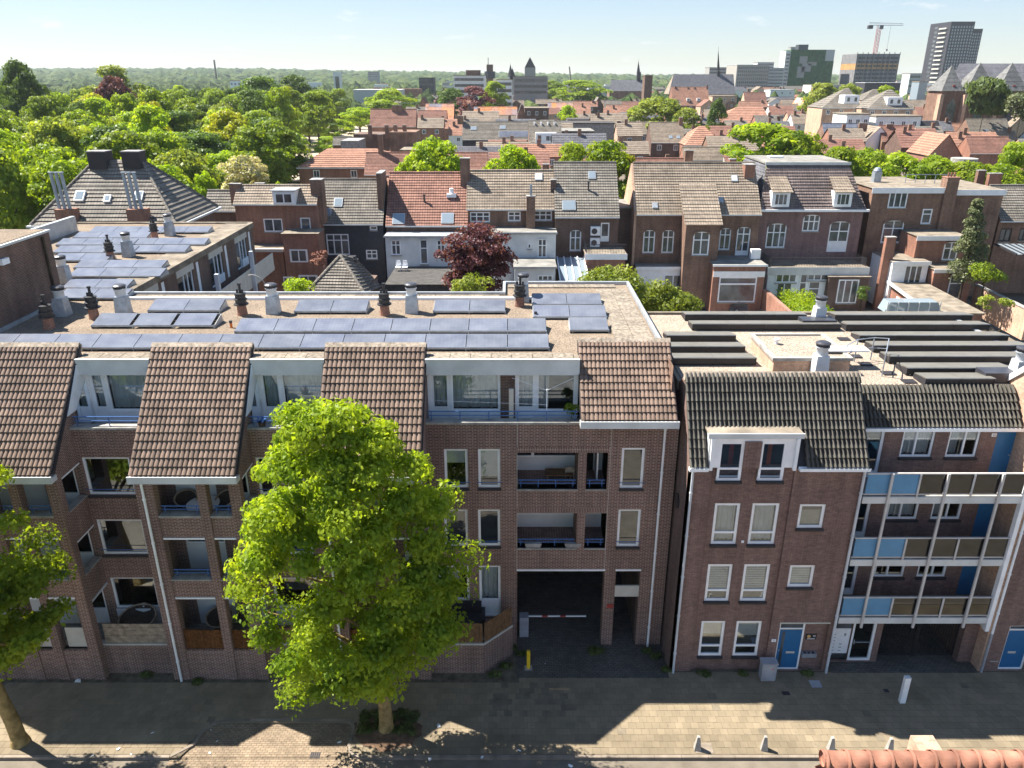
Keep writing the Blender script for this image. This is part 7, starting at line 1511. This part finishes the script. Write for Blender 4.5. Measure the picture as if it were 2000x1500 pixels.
block(718, 738, 140, 1500, 20, 'greyconc', 'pale tower block alone on the horizon', bands=3); block(690, 782, 176, 520, 20, 'zinc', 'wide low curved sports hall roof beyond the park', 'whitewall'); block(818, 846, 152, 700, 20, 'darkrender', 'dark low block beside the far trees', bands=2); block(448, 470, 158, 520, 12, 'white', 'white flat-roofed villa at the end of the park', wins=3)
# ---------------------------------------------------------------- high buildings
def facade(o, x0, x1, y, z0, z1, nx, nz, mat='farglass', fx=.7, fz=.62, name='window'):
    dx, dz = (x1-x0)/nx, (z1-z0)/nz; me = MB().box(0, dx*fx, -.15, .05, 0, dz*fz).mesh(name, mat)
    for i in range(nx):
        for j in range(nz): part(name, me, o, (x0+dx*(i+.5-fx/2), y, z0+dz*(j+.2)))
M('darkpanel', (.045, .042, .05), .5, .3, var=.05); M('greenwall', (.03, .09, .03), .9, .1, var=.35, vs_=.25); M('scaffoldnet', (.19, .185, .19), .9, .1, var=.2, vs_=.3); M('orangenet', (.42, .24, .10), .9, .1, var=.2, vs_=.2); M('cranered', (.45, .16, .16), .5); M('offwhite', (.5, .5, .5), .7)
T1 = thing('high_rise', 'tall dark residential tower with stacked balconies, the highest building in view', 'tower', at(1860, 155, Y=940)); Y = 940
x0, x1, xm, z1, z2 = xa(1838, 150, Y), xa(1890, 150, Y), xa(1840, 150, Y), za(42, Y), za(56, Y); MB().box(x0, x1-4, Y, Y+46, 0, z1).build('tower', 'darkpanel', T1); MB().box(x1-4, x1+7.3, Y+2, Y+42, 0, z2).build('tower_wing', 'darkpanel', T1)
facade(T1, xm, x1-4.4, Y, 6, z1-4, 8, 22, 'skylight', .45, .62); facade(T1, x1-3.6, x1+7, Y+2, 6, z2-4, 4, 20, 'skylight', .45, .62)
for j in range(15): MB().box(x0-1.6, x0-.01, Y+6, Y+22, 8+j*4.7, 9.3+j*4.7).build('balcony', 'cream', T1); MB().box(x0-.05, x0+.02, Y+28, Y+34, 9+j*4.7, 11.4+j*4.7).build('side_window', 'farglass', T1)
T2 = thing('green_walled_office', 'office block clad in green planting with white glazed corners', 'building', at(1580, 155, Y=900)); Y = 900
x0, x1, z1 = xa(1530, 150, Y), xa(1624, 150, Y), za(97, Y); MB().box(x0+5.4, x1-9.7, Y, Y+26, 0, z1).build('green_wall', 'greenwall', T2); MB().box(x1-9.7, x1, Y, Y+26, 0, za(119, Y)).build('green_wing', 'greenwall', T2); MB().box(x1-9.6, x1, Y+.6, Y+24, za(119, Y), z1).build('glazed_corner', 'skylight', T2); MB().box(x0, x0+5.38, Y+1, Y+20, 0, z1-1).build('white_corner', 'offwhite', T2); MB().box(xa(1563, 97, Y), xa(1582, 97, Y), Y+6, Y+16, z1, za(87, Y+6)).build('roof_unit', 'darkmetal', T2)
facade(T2, x0+.4, x0+5, Y+1, 4, z1-3, 1, 12, 'farglass', .8, .5)
for i, (a, b, c, d) in enumerate(((1560, 1575, 110, 124), (1566, 1584, 124, 140), (1558, 1572, 130, 152), (1578, 1594, 121, 128))): 
    w_ = MB().box(xa(a, 130, Y), xa(b, 130, Y), Y-.3, Y-.01, za(d, Y), za(c, Y)).build('glazed_bay', 'greyconc', T2)
T3 = thing('scaffolded_building', 'building under construction wrapped in grey and orange scaffold netting', 'building', at(1710, 150, Y=880)); Y = 880
x0, x1 = xa(1668, 150, Y), xa(1750, 150, Y); zA, zB, zC = za(136, Y), za(124, Y), za(105, Y)
for a, b, mt_ in ((0, zA, 'scaffoldnet'), (zA, zB, 'orangenet'), (zB, zC, 'scaffoldnet')): MB().box(x0, x1, Y, Y+40, a, b-.01).build('netting', mt_, T3)
for i in range(9): x = x0+(x1-x0)*i/8; MB().box(x-.25, x+.25, Y-.6, Y-.01, 0, zC+1.6).build('scaffold_pole', 'darkmetal', T3)
facade(T3, x0+1, x1-1, Y, 5, zC-2, 10, 10, 'darkpanel', .75, .5, 'opening')
CR = thing('tower_crane', 'red and white tower crane with long jib above the scaffolded building', 'crane', at(1712, 150, Y=900)); Y = 901
a, b = at(1708, 110, Y=Y), at(1712, 50, Y=Y); q = MB()
for s_ in (-1.6, 1.6):
    for t_ in (-1.6, 1.6): q.tube((a.x+s_, Y+t_, 40), (a.x+s_, Y+t_, b.z), .3, n=4)
z = 40
while z < b.z-3.2: q.tube((a.x-1.6, Y-1.6, z), (a.x+1.6, Y-1.6, z+3.2), .2, n=4); q.tube((a.x+1.6, Y-1.6, z+3.2), (a.x-1.6, Y-1.6, z+3.2), .18, n=4); q.tube((a.x-1.6, Y+1.6, z), (a.x-1.6, Y-1.6, z+3.2), .18, n=4); z += 3.2
q.build('mast', 'cranered', CR)
j0, j1 = at(1697, 50, Y=Y), at(1764, 49, Y=Y); q = MB()
for dy, dz in ((-1.2, 0), (1.2, 0), (0, 2.6)): q.tube((j0.x, Y+dy, b.z+.3+dz), (j1.x, Y+dy, b.z+.3+dz*(.6)), .3, n=4)
x = j0.x
while x < j1.x-3: q.tube((x, Y-1.2, b.z+.3), (x+1.6, Y, b.z+2.6), .18, n=4); q.tube((x+1.6, Y, b.z+2.6), (x+3.2, Y-1.2, b.z+.3), .18, n=4); x += 3.2
q.build('jib', 'offwhite', CR); MB().box(j0.x-.6, j0.x+4, Y-2, Y+2, b.z-3.2, b.z+.2).build('counterweight', 'slate', CR); MB().box(a.x-.4, a.x+3.2, Y-3.2, Y-1.7, b.z-3.6, b.z+.2).build('cab', 'darkmetal', CR)
q = MB(); x = at(1740, 50, Y=Y).x; q.tube((x, Y, b.z+.3), (x, Y, b.z-23), .12, n=4); q.box(x-.6, x+.6, Y-.6, Y+.6, b.z-25, b.z-23); q.build('hook', 'darkmetal', CR)
o = block(1440, 1503, 127, 820, 40, 'concrete', 'beige office block with rows of upright windows left of the green office', 'offwhite'); facade(o, xa(1441, 140, 820), xa(1502, 140, 820), 820, 10, za(129, 820), 16, 7, 'farglass', .6, .6)
block(1386, 1445, 132, 900, 20, 'greyconc', 'grey office block behind the long church turret', bands=4); block(1500, 1532, 133, 860, 20, 'offwhite', 'white banded offices beside the green office', bands=6); block(1480, 1512, 122, 900, 16, 'offwhite', 'white penthouse floor above the beige offices', bands=2); block(1545, 1562, 92, 1100, 10, 'greyconc', 'sliver of grey tower behind the green office')
block(1585, 1660, 166, 620, 18, 'offwhite', 'low white flat building in front of the scaffolding', bands=1); block(1690, 1800, 162, 640, 18, 'darkpanel', 'long dark flat roof in front of the high rise', 'offwhite'); block(1778, 1800, 144, 600, 12, 'offwhite', 'white and blue block left of the high rise', bands=3); block(1795, 1830, 187, 450, 12, 'bricklight', 'pink and white house beside the green glass annexe', wins=3); block(1796, 1812, 160, 430, 8, 'skylight', 'green glass annexe near the church')
# ---------------------------------------------------------------- wooded horizon
g = np.random.default_rng(77); n = 7000
Yd = 460*np.exp(g.uniform(0, 2.15, n)); U = g.uniform(-100, 2100, n); Xd = (U-1000)/F*Yd/1.075
def hill(X, Y_): return np.clip((Y_-1200)/2200, 0, 1)*(20+26*np.clip(-(X/np.maximum(Y_, 1))*2.0+.3, 0, 1))
keep = ~((U > 720) & (Yd < 950) & (g.random(n) < .88)); Yd, Xd, U = Yd[keep], Xd[keep], U[keep]; n = len(Yd)
ico = []; 
for i, (z, r_, k_) in enumerate(((.0, 1.0, 7), (.55, .85, 7))): ico += [(r_*math.cos(6.283*(j+.5*i)/k_), r_*math.sin(6.283*(j+.5*i)/k_), z) for j in range(k_)]
ico += [(0, 0, 1)]; ico = np.array(ico); fc = [(j, (j+1) % 7, 7+j) for j in range(7)]+[(7+j, (j+1) % 7, 7+(j+1) % 7) for j in range(7)]+[(7+j, 7+(j+1) % 7, 14) for j in range(7)]
rad = (5+Yd*.006)*g.uniform(.7, 1.4, n); hz_ = g.uniform(9, 15, n)*(1+.15*(Yd > 2000))
V = ico[None]*np.stack([rad, rad, hz_], 1)[:, None]*g.uniform(.8, 1.2, (n, 15, 1))+np.stack([Xd, Yd, hill(Xd, Yd)], 1)[:, None]
fc = np.array(fc); Fi = (fc[None]+15*np.arange(n)[:, None, None]).reshape(-1, 3)
me = bpy.data.meshes.new('woods'); me.from_pydata(V.reshape(-1, 3).tolist(), [], Fi.tolist())
me.attributes.new('tint', 'FLOAT', 'POINT').data.foreach_set('value', np.repeat(g.random(n), 15).astype(np.float32))
g2 = NT('woods'); c_ = g2.mix(g2.n('Attribute', _attribute_name='tint').outputs['Fac'], (.035, .062, .02), (.09, .118, .038)); c_ = g2.mix(1, c_, g2.n('MapRange', i0=g2.noise(.35, 4), i1=.3, i2=.7, i3=.55, i4=1.45), 'MULTIPLY'); p_ = g2.n('BsdfPrincipled', Base__Color=c_, Roughness=.9); p_.inputs['Specular IOR Level'].default_value = .05; g2.put(p_.inputs['Normal'], g2.n('Bump', Strength=1.0, Distance=2.0, Height=g2.noise(.4, 4))); MATS['woods'] = g2.finish(p_)  # greens dulled, putting some of the distance haze into the colour
me.materials.append(MATS['woods']); wd_ = bpy.data.objects.new('distant_woods', me); COL.objects.link(wd_); wd_['kind'] = 'stuff'; tag(wd_, 'dark wooded belt running along the whole horizon', 'woods')
hm = MB(); xs_ = np.linspace(-4200, 4200, 40); ys_ = np.linspace(1150, 5000, 16)
vv = [(x*y/4000, y, float(hill(np.array(x*y/4000), np.array(y)))-.6) for y in ys_ for x in xs_]; hm.add(vv, [(r*40+c, r*40+c+1, (r+1)*40+c+1, (r+1)*40+c) for r in range(15) for c in range(39)])
hm.build('hills', 'woods', kind='structure')
for i in range(60):
    Y = 500*math.exp(rnd.uniform(.1, 1.5)); u = rnd.uniform(560, 1990); x = (u-1000)/F*Y/1.07; w_ = rnd.uniform(8, 26); q = MB(); q.box(x, x+w_, Y, Y+10, 0, rnd.uniform(10, 18)); wmn = rnd.choice(['whitewall', 'bricklight', 'greyconc', 'offwhite', 'brickred'])
    solo(q, 'distant_building', wmn, {'whitewall': 'white', 'bricklight': 'tan brick', 'greyconc': 'grey', 'offwhite': 'light grey', 'brickred': 'red brick'}[wmn]+' building half sunk in the trees on the horizon', 'building', 'buildings on the horizon')
# ---------------------------------------------------------------- air
hz = MB().box(-5200, 5200, -60, 5600, -1.6, 78).build('haze', 'dark', kind='stuff'); hz.data.materials.clear()
g = NT('haze'); pv_ = g.n('VolumePrincipled', Color=(.80, .88, 1.0), Density=.00007); pv_.inputs['Anisotropy'].default_value = .2
g.t.links.new(pv_.outputs[0], g.out.inputs['Volume']); hz.data.materials.append(g.m); tag(hz, 'thin pale blue haze over the whole town', 'haze')
# ---------------------------------------------------------------- look-alikes told apart by their place in the row
ORD = ['first', 'second', 'third', 'fourth', 'fifth', 'sixth', 'seventh', 'eighth', 'ninth', 'tenth', 'eleventh', 'twelfth'] + [f'{i}th' for i in range(13, 80)]
by = {}
for o in SC.objects:
    if o.parent is None and 'label' in o and 'category' in o: by.setdefault(o['label'], []).append(o)
for lab, os_ in by.items():
    if len(os_) > 1:
        os_.sort(key=lambda o: o.location.x/max(1, o.location.y))
        for i, o in enumerate(os_): o['label'] = lab+', '+ORD[i]+' from the left'
